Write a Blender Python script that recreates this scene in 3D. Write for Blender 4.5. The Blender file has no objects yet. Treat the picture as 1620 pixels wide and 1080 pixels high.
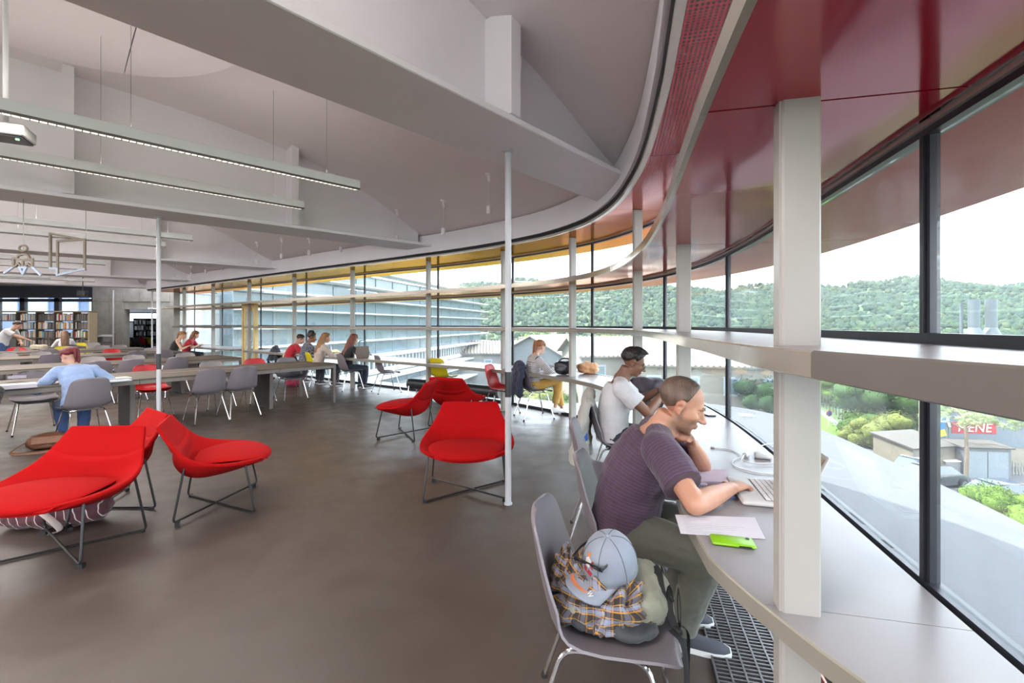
import bpy, bmesh, math, random
import numpy as np
from mathutils import Vector, Matrix, Euler, noise
random.seed(7)
SC = bpy.context.scene
COL = SC.collection
PI = math.pi
V = Vector

# ------------------------------------------------------------------ camera, world, sun, exposure
F, CX, HZ, EYE = 720.0, 810.0, 513.0, 1.5
cam_d = bpy.data.cameras.new('camera')
cam = bpy.data.objects.new('camera', cam_d)
COL.objects.link(cam)
cam.location = (0, 0, EYE)
cam.rotation_euler = (PI / 2, 0, 0)
cam_d.sensor_fit = 'HORIZONTAL'
cam_d.sensor_width = 36.0
cam_d.lens = 36.0 * F / 1620.0
cam_d.shift_y = -(540.0 - HZ) / 1620.0
cam_d.clip_start = 0.02
cam_d.clip_end = 2000
SC.camera = cam

world = bpy.data.worlds.new('world')
SC.world = world
world.use_nodes = True
wn = world.node_tree.nodes
wl = world.node_tree.links
bg = wn['Background']
sky = wn.new('ShaderNodeTexSky')
sky.sky_type = 'NISHITA'
sky.sun_disc = False
sky.sun_elevation = math.radians(55)
sky.sun_rotation = math.radians(-57)
sky.altitude = 100
sky.dust_density = 3.0
sky.air_density = 1.0
skm = wn.new('ShaderNodeMixRGB')
skm.blend_type = 'MIX'
skm.inputs[0].default_value = 0.75
skm.inputs[2].default_value = (6.6, 6.7, 7.1, 1)
wl.new(sky.outputs[0], skm.inputs[1])
wl.new(skm.outputs[0], bg.inputs[0])
bg.inputs[1].default_value = 0.215

sun_d = bpy.data.lights.new('sun', 'SUN')
sun_d.energy = 3.0
sun_d.angle = math.radians(0.6)
sun_d.color = (1.0, 0.95, 0.87)
sun = bpy.data.objects.new('sun', sun_d)
COL.objects.link(sun)
SUN_DIR = V((-0.59, 0.36, 0.98)).normalized()
sun.rotation_euler = SUN_DIR.to_track_quat('Z', 'Y').to_euler()
sun.location = (20, 40, 40)

SC.view_settings.view_transform = 'Standard'
SC.view_settings.look = 'None'
SC.view_settings.gamma = 1.0
SC.view_settings.use_curve_mapping = False
SC.view_settings.exposure = 2.7
cy = SC.cycles
cy.use_denoising = True
cy.max_bounces = 9
cy.diffuse_bounces = 5
cy.glossy_bounces = 4
cy.transparent_max_bounces = 32
cy.transmission_bounces = 6
cy.sample_clamp_indirect = 6.0
cy.caustics_reflective = False
cy.caustics_refractive = False

# ------------------------------------------------------------------ helpers
def lin(c):
    return tuple(((x / 255.0) / 12.92 if x / 255.0 <= 0.04045 else ((x / 255.0 + 0.055) / 1.055) ** 2.4) for x in c)

MATS = {}
def mat(name, rgb, rough=0.5, metal=0.0, var=0.08, scale=8.0, bump=0.0, bscale=60.0, coat=0.0, spec=0.5, sheen=0.0, stretch=(1, 1, 1), emis=None, attr=None):
    """procedural principled material: base colour broken up by noise, optional fine bump"""
    if name in MATS:
        return MATS[name]
    m = bpy.data.materials.new(name)
    m.use_nodes = True
    nt = m.node_tree
    n, l = nt.nodes, nt.links
    p = n['Principled BSDF']
    p.inputs['Roughness'].default_value = rough
    p.inputs['Metallic'].default_value = metal
    p.inputs['Coat Weight'].default_value = coat
    p.inputs['Specular IOR Level'].default_value = spec
    p.inputs['Sheen Weight'].default_value = sheen
    tc = n.new('ShaderNodeTexCoord')
    mp = n.new('ShaderNodeMapping')
    mp.inputs['Scale'].default_value = stretch
    l.new(tc.outputs['Object'], mp.inputs[0])
    c = lin(rgb)
    no = n.new('ShaderNodeTexNoise')
    no.inputs['Scale'].default_value = scale
    no.inputs['Detail'].default_value = 4
    l.new(mp.outputs[0], no.inputs['Vector'])
    if attr:
        at = n.new('ShaderNodeAttribute')
        at.attribute_name = attr
        base = at.outputs['Color']
    else:
        base = None
    mr = n.new('ShaderNodeMapRange')
    mr.inputs[1].default_value = 0.3
    mr.inputs[2].default_value = 0.7
    mr.inputs[3].default_value = 1 - var
    mr.inputs[4].default_value = 1 + var
    l.new(no.outputs[0], mr.inputs[0])
    mx = n.new('ShaderNodeVectorMath')
    mx.operation = 'SCALE'
    if base is not None:
        l.new(base, mx.inputs[0])
    else:
        mx.inputs[0].default_value = c
    l.new(mr.outputs[0], mx.inputs['Scale'])
    l.new(mx.outputs[0], p.inputs['Base Color'])
    if bump > 0:
        nb = n.new('ShaderNodeTexNoise')
        nb.inputs['Scale'].default_value = bscale
        nb.inputs['Detail'].default_value = 3
        l.new(mp.outputs[0], nb.inputs['Vector'])
        b = n.new('ShaderNodeBump')
        b.inputs['Strength'].default_value = bump
        b.inputs['Distance'].default_value = 0.01
        l.new(nb.outputs[0], b.inputs['Height'])
        l.new(b.outputs[0], p.inputs['Normal'])
    if emis:
        p.inputs['Emission Color'].default_value = (*emis[0], 1)
        p.inputs['Emission Strength'].default_value = emis[1]
    MATS[name] = m
    return m

def nodes_of(m):
    return m.node_tree.nodes, m.node_tree.links, m.node_tree.nodes['Principled BSDF']

class MB:
    """collects shapes and links them as ONE mesh object"""
    def __init__(self):
        self.v, self.f, self.mi, self.m = [], [], [], 0
        self.col = None
    def add(self, vs, fs):
        o = len(self.v)
        self.v += [tuple(p) for p in vs]
        self.f += [tuple(i + o for i in f) for f in fs]
        self.mi += [self.m] * len(fs)
        return o
    def box(self, c, s, rot=None, b=0.0):
        x, y, z = s[0] / 2, s[1] / 2, s[2] / 2
        if b > 0 and min(x, y, z) > b:
            vs, fs = [], []
            pr = [(-x, -y + b), (-x + b, -y), (x - b, -y), (x, -y + b), (x, y - b), (x - b, y), (-x + b, y), (-x, y - b)]
            pi = [(px * (x - b) / x, py * (y - b) / y) for px, py in [(-x, -y + b), (-x + b, -y), (x - b, -y), (x, -y + b), (x, y - b), (x - b, y), (-x + b, y), (-x, y - b)]]
            for zz, pp in ((-z, pi), (-z + b, pr), (z - b, pr), (z, pi)):
                vs += [V((a, d, zz)) for a, d in pp]
            for r in range(3):
                for i in range(8):
                    j = (i + 1) % 8
                    fs.append((r * 8 + i, r * 8 + j, (r + 1) * 8 + j, (r + 1) * 8 + i))
            fs.append(tuple(range(7, -1, -1)))
            fs.append(tuple(range(24, 32)))
        else:
            vs = [V((sx * x, sy * y, sz * z)) for sx in (-1, 1) for sy in (-1, 1) for sz in (-1, 1)]
            fs = [(0, 1, 3, 2), (4, 6, 7, 5), (0, 4, 5, 1), (2, 3, 7, 6), (0, 2, 6, 4), (1, 5, 7, 3)]
        M = Matrix.Identity(3)
        if rot is not None:
            M = rot if isinstance(rot, Matrix) else Euler(rot).to_matrix()
        c = V(c)
        self.add([c + M @ p for p in vs], fs)
        return self
    def rows(self, rows, closed=False, cap=True):
        """grid from rows of points; closed: each row is a ring"""
        n = len(rows[0])
        vs = [p for r in rows for p in r]
        fs = []
        for i in range(len(rows) - 1):
            for j in range(n if closed else n - 1):
                k = (j + 1) % n
                fs.append((i * n + j, i * n + k, (i + 1) * n + k, (i + 1) * n + j))
        if closed and cap:
            fs.append(tuple(range(n - 1, -1, -1)))
            fs.append(tuple((len(rows) - 1) * n + j for j in range(n)))
        self.add(vs, fs)
        return self
    def tube(self, pts, r, n=8, side=None, closed=False, cap=True, flat=None):
        """sweep; r number, list, or list of (a,b) with side vector as the a axis"""
        pts = [V(p) for p in pts]
        k = len(pts)
        rr = r if isinstance(r, (list, tuple)) else [r] * k
        rows = []
        prev = None
        for i in range(k):
            if closed:
                t = pts[(i + 1) % k] - pts[i - 1]
            else:
                t = pts[min(i + 1, k - 1)] - pts[max(i - 1, 0)]
            t = t.normalized() if t.length > 1e-9 else V((0, 0, 1))
            if side is not None:
                a = V(side)
            elif prev is not None:
                a = prev
            else:
                a = V((0, 0, 1)).cross(t)
                if a.length < 0.1:
                    a = V((1, 0, 0))
            a = a - t * a.dot(t)
            if a.length < 1e-6:
                a = t.orthogonal()
            a.normalize()
            prev = a
            b = t.cross(a)
            ra, rb = rr[i] if isinstance(rr[i], (list, tuple)) else (rr[i], rr[i])
            if flat:
                ra, rb = ra, ra * flat
            rows.append([pts[i] + a * (ra * math.cos(2 * PI * j / n)) + b * (rb * math.sin(2 * PI * j / n)) for j in range(n)])
        if closed:
            rows.append(rows[0])
        self.rows(rows, closed=True, cap=cap and not closed)
        return self
    def ell(self, c, r, rot=None, nu=16, nv=10, ex=1.0):
        r = (r, r, r) if not isinstance(r, (list, tuple)) else r
        M = Matrix.Identity(3)
        if rot is not None:
            M = rot if isinstance(rot, Matrix) else Euler(rot).to_matrix()
        c = V(c)
        sg = lambda q: math.copysign(abs(q) ** ex, q)
        rows = []
        for i in range(nv + 1):
            th = PI * i / nv
            s = max(sg(math.sin(th)), 1e-4)
            rows.append([c + M @ V((r[0] * s * sg(math.cos(2 * PI * j / nu)), r[1] * s * sg(math.sin(2 * PI * j / nu)), -r[2] * sg(math.cos(th)))) for j in range(nu)])
        return self.rows(rows, closed=True)
    def lathe(self, prof, n=16, c=(0, 0, 0), rot=None):
        M = Matrix.Identity(3)
        if rot is not None:
            M = rot if isinstance(rot, Matrix) else Euler(rot).to_matrix()
        c = V(c)
        return self.rows([[c + M @ V((r * math.cos(2 * PI * j / n), r * math.sin(2 * PI * j / n), z)) for j in range(n)] for r, z in prof], closed=True)
    def prism(self, poly, z0, z1, M=None):
        n = len(poly)
        vs = [V((p[0], p[1], z0)) for p in poly] + [V((p[0], p[1], z1)) for p in poly]
        if M is not None:
            vs = [M @ p for p in vs]
        fs = [(i, (i + 1) % n, n + (i + 1) % n, n + i) for i in range(n)]
        fs += [tuple(range(n - 1, -1, -1)), tuple(range(n, 2 * n))]
        self.add(vs, fs)
        return self
    def mesh(self, name, mats, smooth=True, angle=40):
        me = bpy.data.meshes.new(name)
        me.from_pydata(self.v, [], self.f)
        mats = mats if isinstance(mats, (list, tuple)) else [mats]
        for m in mats:
            me.materials.append(m)
        if len(mats) > 1:
            me.polygons.foreach_set('material_index', self.mi)
        bm = bmesh.new()
        bm.from_mesh(me)
        bmesh.ops.recalc_face_normals(bm, faces=bm.faces)
        if smooth:
            ca = math.radians(angle)
            for f in bm.faces:
                f.smooth = True
            for e in bm.edges:
                if len(e.link_faces) == 2 and e.calc_face_angle(0) > ca:
                    e.smooth = False
        bm.to_mesh(me)
        bm.free()
        return me
    def build(self, name, mats, parent=None, smooth=True, angle=40, loc=None, rz=0):
        o = bpy.data.objects.new(name, self.mesh(name, mats, smooth, angle))
        COL.objects.link(o)
        if parent is not None:
            o.parent = parent
        if loc is not None:
            o.location = loc
        o.rotation_euler[2] = rz
        return o

def tag(o, label, cat, group=None, kind=None):
    if label: o['label'] = label
    if cat: o['category'] = cat
    if group: o['group'] = group
    if kind: o['kind'] = kind
    return o

def thing(name, label, cat, loc=(0, 0, 0), rz=0, group=None):
    o = bpy.data.objects.new(name, None)
    o.empty_display_size = 0.1
    COL.objects.link(o)
    o.location = loc
    o.rotation_euler = (0, 0, rz)
    return tag(o, label, cat, group)

def copy_tree(o, parent=None, swap=None):
    c = o.copy()
    COL.objects.link(c)
    if swap and c.type == 'MESH' and c.data.name in swap:
        c.data = swap[c.data.name]
    c.parent = parent
    for ch in o.children:
        copy_tree(ch, c, swap)
    return c

def struct(o):
    o['kind'] = 'structure'
    return o

def at(px, Y, z=0.0):
    """world point seen in column px at distance Y"""
    return V(((px - CX) / F * Y, Y, z))
def flo(px, py, z=0.0):
    """world point at height z seen at pixel (px, py)"""
    Y = F * (EYE - z) / (py - HZ)
    return at(px, Y, z)

def catmull(pts, n=6):
    pts = [V(p) for p in pts]
    out = []
    for i in range(len(pts) - 1):
        p0 = pts[i - 1] if i > 0 else pts[0] * 2 - pts[1]
        p1, p2 = pts[i], pts[i + 1]
        p3 = pts[i + 2] if i + 2 < len(pts) else pts[-1] * 2 - pts[-2]
        for k in range(n):
            t = k / n
            out.append(0.5 * ((2 * p1) + (p2 - p0) * t + (2 * p0 - 5 * p1 + 4 * p2 - p3) * t * t + (3 * p1 - p0 - 3 * p2 + p3) * t ** 3))
    out.append(pts[-1])
    return out

def round_path(pts, r, n=5):
    """polyline with rounded corners"""
    pts = [V(p) for p in pts]
    out = [pts[0]]
    for i in range(1, len(pts) - 1):
        a, b, c = pts[i - 1], pts[i], pts[i + 1]
        d1, d2 = (a - b), (c - b)
        q = min(r, d1.length * .45, d2.length * .45)
        s, e = b + d1.normalized() * q, b + d2.normalized() * q
        for k in range(n + 1):
            t = k / n
            out.append(s * (1 - t) ** 2 + b * 2 * t * (1 - t) + e * t * t)
    out.append(pts[-1])
    return out

def interp(x, xs, ys):
    return float(np.interp(x, xs, ys))

# ------------------------------------------------------------------ the curve of the glass wall
GP = [(0.35, -6.0), (.62, -3.4), (.80, -1.6), (.95, 0), (1.155, 1.027), (1.244, 1.36), (1.417, 2.08), (1.58, 2.71), (1.80, 3.79), (1.87, 4.77), (1.81, 5.4),
      (1.66, 6.05), (1.22, 7.1), (.01, 8.52), (-1.6, 9.88), (-3.64, 11.32), (-5.9, 13.0), (-9.0, 15.25), (-12.3, 17.6), (-13.6, 18.5)]
_d = catmull([(x, y, 0) for x, y in GP], 12)
_P = np.array([(p.x, p.y) for p in _d])
_s = np.concatenate([[0], np.cumsum(np.linalg.norm(np.diff(_P, axis=0), axis=1))])
S_MAX = _s[-1]
SS = np.linspace(0, S_MAX, 700)
GX, GY = np.interp(SS, _s, _P[:, 0]), np.interp(SS, _s, _P[:, 1])
def _sm(a, w):
    k = np.ones(2 * w + 1) / (2 * w + 1)
    e = np.concatenate([2 * a[0] - a[w:0:-1], a, 2 * a[-1] - a[-2:-w - 2:-1]])
    return np.convolve(e, k, 'valid')
GX, GY = _sm(_sm(GX, 12), 12), _sm(_sm(GY, 12), 12)
TX, TY = np.gradient(GX), np.gradient(GY)
_l = np.hypot(TX, TY)
TX, TY = _sm(TX / _l, 10), _sm(TY / _l, 10)
_l = np.hypot(TX, TY)
TX, TY = TX / _l, TY / _l
NX, NY = -TY, TX            # inward normal (towards the room)
def S_of_Y(y):
    return float(np.interp(y, GY, SS))
KS = [(0, 1.0), (S_of_Y(6.0), 1.0), (S_of_Y(9.5), 1.38), (S_MAX, 1.42)]
_K0, _K1 = [a for a, b in KS], [b for a, b in KS]
def kfar(s):
    return np.interp(s, _K0, _K1)
def cp(s, off=0.0, z=0.0):
    """point on the curve at arc length s, moved off metres into the room"""
    x, y = np.interp(s, SS, GX), np.interp(s, SS, GY)
    return V((x + off * np.interp(s, SS, NX), y + off * np.interp(s, SS, NY), z))
def ctan(s):
    return V((np.interp(s, SS, TX), np.interp(s, SS, TY), 0)).normalized()
def cnor(s):
    t = ctan(s)
    return V((-t.y, t.x, 0))
def s_at_px(px, off=lambda s: 0.0):
    lo, hi = S_of_Y(0.75), S_MAX
    f = lambda s: (lambda p: CX + F * p.x / p.y)(cp(s, off(s))) - px
    for _ in range(50):
        mid = (lo + hi) / 2
        if f(mid) > 0: lo = mid
        else: hi = mid
    return (lo + hi) / 2
S_CAM = S_of_Y(0.0)
OFF_COL = lambda s: 0.43 * kfar(s)
_r0 = [S_of_Y(2.2), S_of_Y(4.2)]
OFF_RING = lambda s: float(np.interp(s, _r0, [.67, .74])) * kfar(s)
_nar = ([S_of_Y(-2), S_of_Y(0.5), S_of_Y(.85), S_of_Y(.98), S_of_Y(1.15), S_of_Y(1.32), S_of_Y(1.7), S_MAX], [0.28, 0.31, 0.37, 0.45, 0.535, 0.61, 0.65, 0.64])
OFF_DESK = lambda s: float(np.interp(s, *_nar)) * kfar(s)
_s0 = [S_of_Y(-2), S_of_Y(0.4), S_of_Y(1.0), S_of_Y(1.9), S_MAX]
OFF_SHELF = lambda s: float(np.interp(s, _s0, [0.30, 0.34, 0.56, 0.62, 0.62])) * kfar(s)

def sweep(mb, s0, s1, prof, step=0.12, z_of=None):
    """closed profile [(offset fn or number, z)] swept along the curve"""
    n = max(2, int(abs(s1 - s0) / step) + 1)
    rows = []
    for i in range(n + 1):
        s = s0 + (s1 - s0) * i / n
        rows.append([cp(s, (o(s) if callable(o) else o), (z(s) if callable(z) else z)) for o, z in prof])
    mb.rows(rows, closed=True)
    return mb
# ------------------------------------------------------------------ materials of the building
M_white = mat('white_paint', (232, 230, 233), 0.55, var=0.03, scale=1.5, bump=0.03, bscale=200)
M_ceil = mat('ceiling_plaster', (226, 218, 219), 0.6, var=0.03, scale=0.8, bump=0.04, bscale=150)
M_col = mat('column_paint', (160, 156, 150), 0.35, var=0.03, scale=5)
M_steel = mat('white_steel', (180, 181, 185), 0.3, var=0.02)
M_dark = mat('dark_frame', (44, 46, 54), 0.35, var=0.08, metal=0.2)
M_slot = mat('shadow_gap', (30, 31, 36), 0.7)
M_rim = mat('bright_trim', (205, 200, 190), 0.22, metal=0.55, var=0.03)
M_mirror = mat('polished_edge', (178, 170, 158), 0.18, metal=0.6, var=0.02)
M_desk = mat('desk_top', (132, 126, 127), 0.32, var=0.025, scale=4, bump=0.02, bscale=300, spec=0.5)
M_deskedge = mat('desk_edge', (138, 132, 122), 0.3, var=0.03, metal=0.1)
M_conc = mat('concrete', (142, 139, 131), 0.75, var=0.16, scale=3, bump=0.15, bscale=40)
M_ledge = mat('white_concrete', (218, 218, 220), 0.8, var=0.04, scale=20, bump=0.12, bscale=120)
M_chrome = mat('chrome', (215, 215, 218), 0.12, metal=1.0, var=0.02)
M_black = mat('black_metal', (26, 27, 30), 0.35, var=0.1)
M_blackrub = mat('black_rubber', (20, 20, 22), 0.7)

def floor_material():
    m = mat('resin_floor', (74, 64, 58), 0.42, var=0.10, scale=0.9, bump=0.04, bscale=90, spec=0.5)
    n, l, p = nodes_of(m)
    tc = n.new('ShaderNodeTexCoord')
    no = n.new('ShaderNodeTexNoise'); no.inputs['Scale'].default_value = 3.5; no.inputs['Detail'].default_value = 6
    l.new(tc.outputs['Object'], no.inputs['Vector'])
    mr = n.new('ShaderNodeMapRange'); mr.inputs[1].default_value = .3; mr.inputs[2].default_value = .75; mr.inputs[3].default_value = .33; mr.inputs[4].default_value = .52
    l.new(no.outputs[0], mr.inputs[0]); l.new(mr.outputs[0], p.inputs['Roughness'])
    return m
M_floor = floor_material()

def glass_material(name='window_glass', tint=(0.90, 0.945, 0.945), veil=0.022):
    m = bpy.data.materials.new(name)
    m.use_nodes = True
    n, l = m.node_tree.nodes, m.node_tree.links
    n.remove(n['Principled BSDF'])
    out = n['Material Output']
    tr = n.new('ShaderNodeBsdfTransparent'); tr.inputs[0].default_value = (*tint, 1)
    gl = n.new('ShaderNodeBsdfGlossy'); gl.inputs['Roughness'].default_value = 0.015
    df = n.new('ShaderNodeBsdfTranslucent'); df.inputs[0].default_value = (.8, .85, .9, 1)
    lw = n.new('ShaderNodeLayerWeight'); lw.inputs[0].default_value = 0.5
    pw = n.new('ShaderNodeMath'); pw.operation = 'POWER'; pw.inputs[1].default_value = 4.5
    ml = n.new('ShaderNodeMath'); ml.operation = 'MULTIPLY_ADD'; ml.inputs[1].default_value = 0.8; ml.inputs[2].default_value = 0.035
    l.new(lw.outputs['Facing'], pw.inputs[0]); l.new(pw.outputs[0], ml.inputs[0])
    m1 = n.new('ShaderNodeMixShader'); m2 = n.new('ShaderNodeMixShader')
    no = n.new('ShaderNodeTexNoise'); no.inputs['Scale'].default_value = 6
    tc = n.new('ShaderNodeTexCoord'); l.new(tc.outputs['Object'], no.inputs['Vector'])
    vm = n.new('ShaderNodeMath'); vm.operation = 'MULTIPLY'; vm.inputs[1].default_value = veil * 2
    l.new(no.outputs[0], vm.inputs[0]); l.new(vm.outputs[0], m1.inputs[0])
    l.new(tr.outputs[0], m1.inputs[1]); l.new(df.outputs[0], m1.inputs[2])
    l.new(ml.outputs[0], m2.inputs[0]); l.new(m1.outputs[0], m2.inputs[1]); l.new(gl.outputs[0], m2.inputs[2])
    l.new(m2.outputs[0], out.inputs[0])
    return m
M_glass = glass_material()

RAMP = [(0.0, (176, 10, 46)), (S_of_Y(3.2), (182, 14, 46)), (S_of_Y(4.2), (206, 40, 40)), (S_of_Y(5.0), (232, 92, 34)), (S_of_Y(6.0), (244, 130, 28)), (S_of_Y(7.2), (248, 166, 18)),
        (S_of_Y(8.6), (250, 194, 14)), (S_of_Y(11.0), (250, 204, 22)), (S_of_Y(15.5), (248, 190, 30)), (S_MAX, (242, 150, 36))]
def ramp(s):
    return tuple(float(np.interp(s, [a for a, b in RAMP], [lin(c)[k] for a, c in RAMP])) for k in range(3))
def paint_curve(o):
    """the coating's own colour changes along the wall: crimson, orange, yellow"""
    me = o.data
    at_ = me.color_attributes.new('tint', 'FLOAT_COLOR', 'POINT')
    uv_ = me.attributes.new('suv', 'FLOAT_VECTOR', 'POINT')
    for i, v in enumerate(me.vertices):
        d = (GX - v.co.x) ** 2 + (GY - v.co.y) ** 2
        k = int(np.argmin(d))
        at_.data[i].color = (*ramp(SS[k]), float(np.interp(SS[k], [S_of_Y(4.5), S_of_Y(7.0), S_of_Y(9.5)], [.30, .75, .95])))
        off = (v.co.x - GX[k]) * NX[k] + (v.co.y - GY[k]) * NY[k]
        uv_.data[i].vector = (SS[k], off, 0)
def soffit_material(name, perforated, ior=2.2):
    m = mat(name, (200, 60, 30), 0.10, var=0.02, scale=2, coat=0.0, spec=0.9, attr='tint')
    n, l, p = nodes_of(m)
    tc = n.new('ShaderNodeTexCoord')
    no = n.new('ShaderNodeTexNoise'); no.inputs['Scale'].default_value = 1.3; no.inputs['Detail'].default_value = 1
    l.new(tc.outputs['Object'], no.inputs['Vector'])
    b = n.new('ShaderNodeBump'); b.inputs['Strength'].default_value = 0.25; b.inputs['Distance'].default_value = 0.05
    l.new(no.outputs[0], b.inputs['Height']); l.new(b.outputs[0], p.inputs['Normal'])
    p.inputs['IOR'].default_value = ior
    st_ = n.new('ShaderNodeMixRGB'); st_.inputs[1].default_value = (1, 1, 1, 1)
    at2 = n.new('ShaderNodeAttribute'); at2.attribute_name = 'tint'; l.new(at2.outputs['Alpha'], st_.inputs[0]); mm_ = n.new('ShaderNodeMapRange'); mm_.inputs[1].default_value = .3; mm_.inputs[2].default_value = .95; mm_.inputs[3].default_value = .10; mm_.inputs[4].default_value = .85; l.new(at2.outputs['Alpha'], mm_.inputs[0]); l.new(mm_.outputs[0], p.inputs['Metallic'])
    l.new(at2.outputs['Color'], st_.inputs[2]); l.new(st_.outputs[0], p.inputs['Specular Tint'])
    p.inputs['Specular IOR Level'].default_value = .5
    if perforated:
        a = n.new('ShaderNodeAttribute'); a.attribute_name = 'suv'
        sc = n.new('ShaderNodeVectorMath'); sc.operation = 'SCALE'; sc.inputs['Scale'].default_value = 1 / 0.021
        l.new(a.outputs['Vector'], sc.inputs[0])
        fr = n.new('ShaderNodeVectorMath'); fr.operation = 'FRACTION'; l.new(sc.outputs[0], fr.inputs[0])
        sb = n.new('ShaderNodeVectorMath'); sb.operation = 'SUBTRACT'; sb.inputs[1].default_value = (.5, .5, 0); l.new(fr.outputs[0], sb.inputs[0])
        ln = n.new('ShaderNodeVectorMath'); ln.operation = 'LENGTH'; l.new(sb.outputs[0], ln.inputs[0])
        lt = n.new('ShaderNodeMath'); lt.operation = 'LESS_THAN'; lt.inputs[1].default_value = 0.33; l.new(ln.outputs['Value'], lt.inputs[0])
        src = p.inputs['Base Color'].links[0].from_socket
        mx = n.new('ShaderNodeMixRGB'); l.new(lt.outputs[0], mx.inputs[0]); l.new(src, mx.inputs[1]); mx.inputs[2].default_value = (.012, .008, .01, 1)
        l.new(mx.outputs[0], p.inputs['Base Color'])
        mr = n.new('ShaderNodeMath'); mr.operation = 'MULTIPLY_ADD'; mr.inputs[1].default_value = 0.6; mr.inputs[2].default_value = 0.12
        l.new(lt.outputs[0], mr.inputs[0]); l.new(mr.outputs[0], p.inputs['Roughness'])
    return m
M_soff = soffit_material('lacquered_soffit', False)
M_canopy = soffit_material('canopy_lacquer', False, 1.3)
_p = nodes_of(M_canopy)[2]; _p.inputs['Roughness'].default_value = .3; _p.inputs['Specular IOR Level'].default_value = .25; _p.inputs['Metallic'].default_value = 0
M_perf = soffit_material('perforated_soffit', True)

# ------------------------------------------------------------------ levels
Z_DESK, Z_SH, Z_R2, Z_R1 = 0.74, 1.445, 2.09, 2.77
MUL_PX = [1470, 1152, 1052, 937, 811, 693, 577, 485, 413, 352, 308]
MUL_S = [s_at_px(p) for p in MUL_PX]
COL_PX = [1262, 1082, 1009, 906, 797, 678, 558, 466, 394.6, 337.6, 291.5]
COL_S = [s_at_px(p, OFF_COL) for p in COL_PX]
JOINTS = sorted([MUL_S[0] - 2.15 * k for k in (3, 2, 1)] + MUL_S)
JOINTS = [max(0.3, JOINTS[0] - 2.1)] + JOINTS + [S_MAX - 0.25]
S_DOOR = (s_at_px(386, OFF_SHELF), s_at_px(366, OFF_SHELF))

# floor
mb = MB()
fpoly = [(-27, -6.5)] + [(p.x, p.y) for p in [cp(s, -.02) for s in np.linspace(0.02, S_MAX - .2, 120)]] + [(-11.9, 21.3), (-27, 21.3)]
mb.prism(fpoly, -.2, 0.0)
floor = struct(mb.build('floor', M_floor, smooth=False))

# trench grate along the foot of the glass, near the camera
mb = MB()
sg0, sg1 = S_of_Y(-0.6), S_of_Y(9.6)
G_IN, G_OUT = lambda s: 0.50 * kfar(s), lambda s: 0.20
s = sg0
while s < S_of_Y(4.6):
    a, b = cp(s, 0.20), cp(s, 0.50 * kfar(s))
    mb.box(((a + b) / 2) + V((0, 0, .010)), ((a - b).length, .008, .016), (0, 0, math.atan2((b - a).y, (b - a).x)))
    s += 0.024
for k in range(6):
    o = .20 + .30 * k / 5
    sweep(mb, sg0, S_of_Y(4.6), [(o - .004, .001), (o + .004, .001), (o + .004, .020), (o - .004, .020)])
gr = mb.build('trench_grate', mat('grate_steel', (120, 118, 120), 0.35, metal=0.7), floor, smooth=False)
gr['kind'] = 'stuff'
mb = MB()
sweep(mb, sg0, S_of_Y(4.6), [(.19, .0012), (.51, .0012), (.51, .003), (.19, .003)])
mb.build('trench_pan', M_slot, floor, smooth=False)
mb = MB()
for o in (.045, .10):
    mb.tube([cp(S_of_Y(-.6) + k * .2, o, .05) for k in range(26)], .016, 8)
mb.build('heating_pipe', mat('copper_pipe', (150, 92, 78), 0.35, metal=0.6), floor)

# glass bays: frame, mullion, panes
def bay(i, s0, s1):
    root = bpy.data.objects.new('window_%d' % i, None)
    COL.objects.link(root); struct(root)
    fr = MB()
    for z0, z1 in ((0.0, .05), (.70, .745), (1.44, 1.475), (2.055, 2.075), (2.16, 2.20), (2.735, 2.755)):
        sweep(fr, s0, s1, [(-.022, z0), (.022, z0), (.022, z1), (-.022, z1)], .2)
    fr.build('window_frame', M_dark, root, smooth=False)
    fr = MB()
    for z0, z1 in ((2.075, 2.092), (2.755, 2.772)):
        sweep(fr, s0, s1, [(-.03, z0), (.034, z0), (.034, z1), (-.03, z1)], .2)
    fr.build('head_trim', M_rim, root, smooth=False)
    m = MB()
    t = ctan(s0)
    ang = math.atan2(t.y, t.x)
    c = cp(s0)
    m.box(c + V((0, 0, 1.385)), (.018, .040, 2.77), (0, 0, ang))
    m.box(c - t * .020 + V((0, 0, 1.385)), (.014, .026, 2.77), (0, 0, ang))
    m.build('mullion', M_dark, root, smooth=False)
    for z0, z1 in ((.05, .70), (.745, 1.44), (1.475, 2.05), (2.20, 2.735)):
        p = MB()
        sweep(p, s0 + .015, s1 - .045, [(-.006, z0), (.006, z0), (.006, z1), (-.006, z1)], .25)
        p.build('pane', M_glass, root, smooth=True)
for i in range(len(JOINTS) - 1):
    bay(i + 1, JOINTS[i], JOINTS[i + 1])

# columns just inside the glass
def column(s, width=.066):
    mb = MB()
    t = ctan(s)
    ang = math.atan2(t.y, t.x)
    c = cp(s, OFF_COL(s))
    mb.box(c + V((0, 0, Z_R1 / 2)), (.058, .092, Z_R1), (0, 0, ang), b=.005)
    mb.box(c + cnor(s) * .048 + V((0, 0, Z_R1 / 2)), (.044, .008, Z_R1), (0, 0, ang))
    o = mb.build('column', M_col)
    struct(o)
cs_extra = [COL_S[0] - 2.0, COL_S[0] - 4.0]
for s in cs_extra + COL_S:
    column(s)

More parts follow.
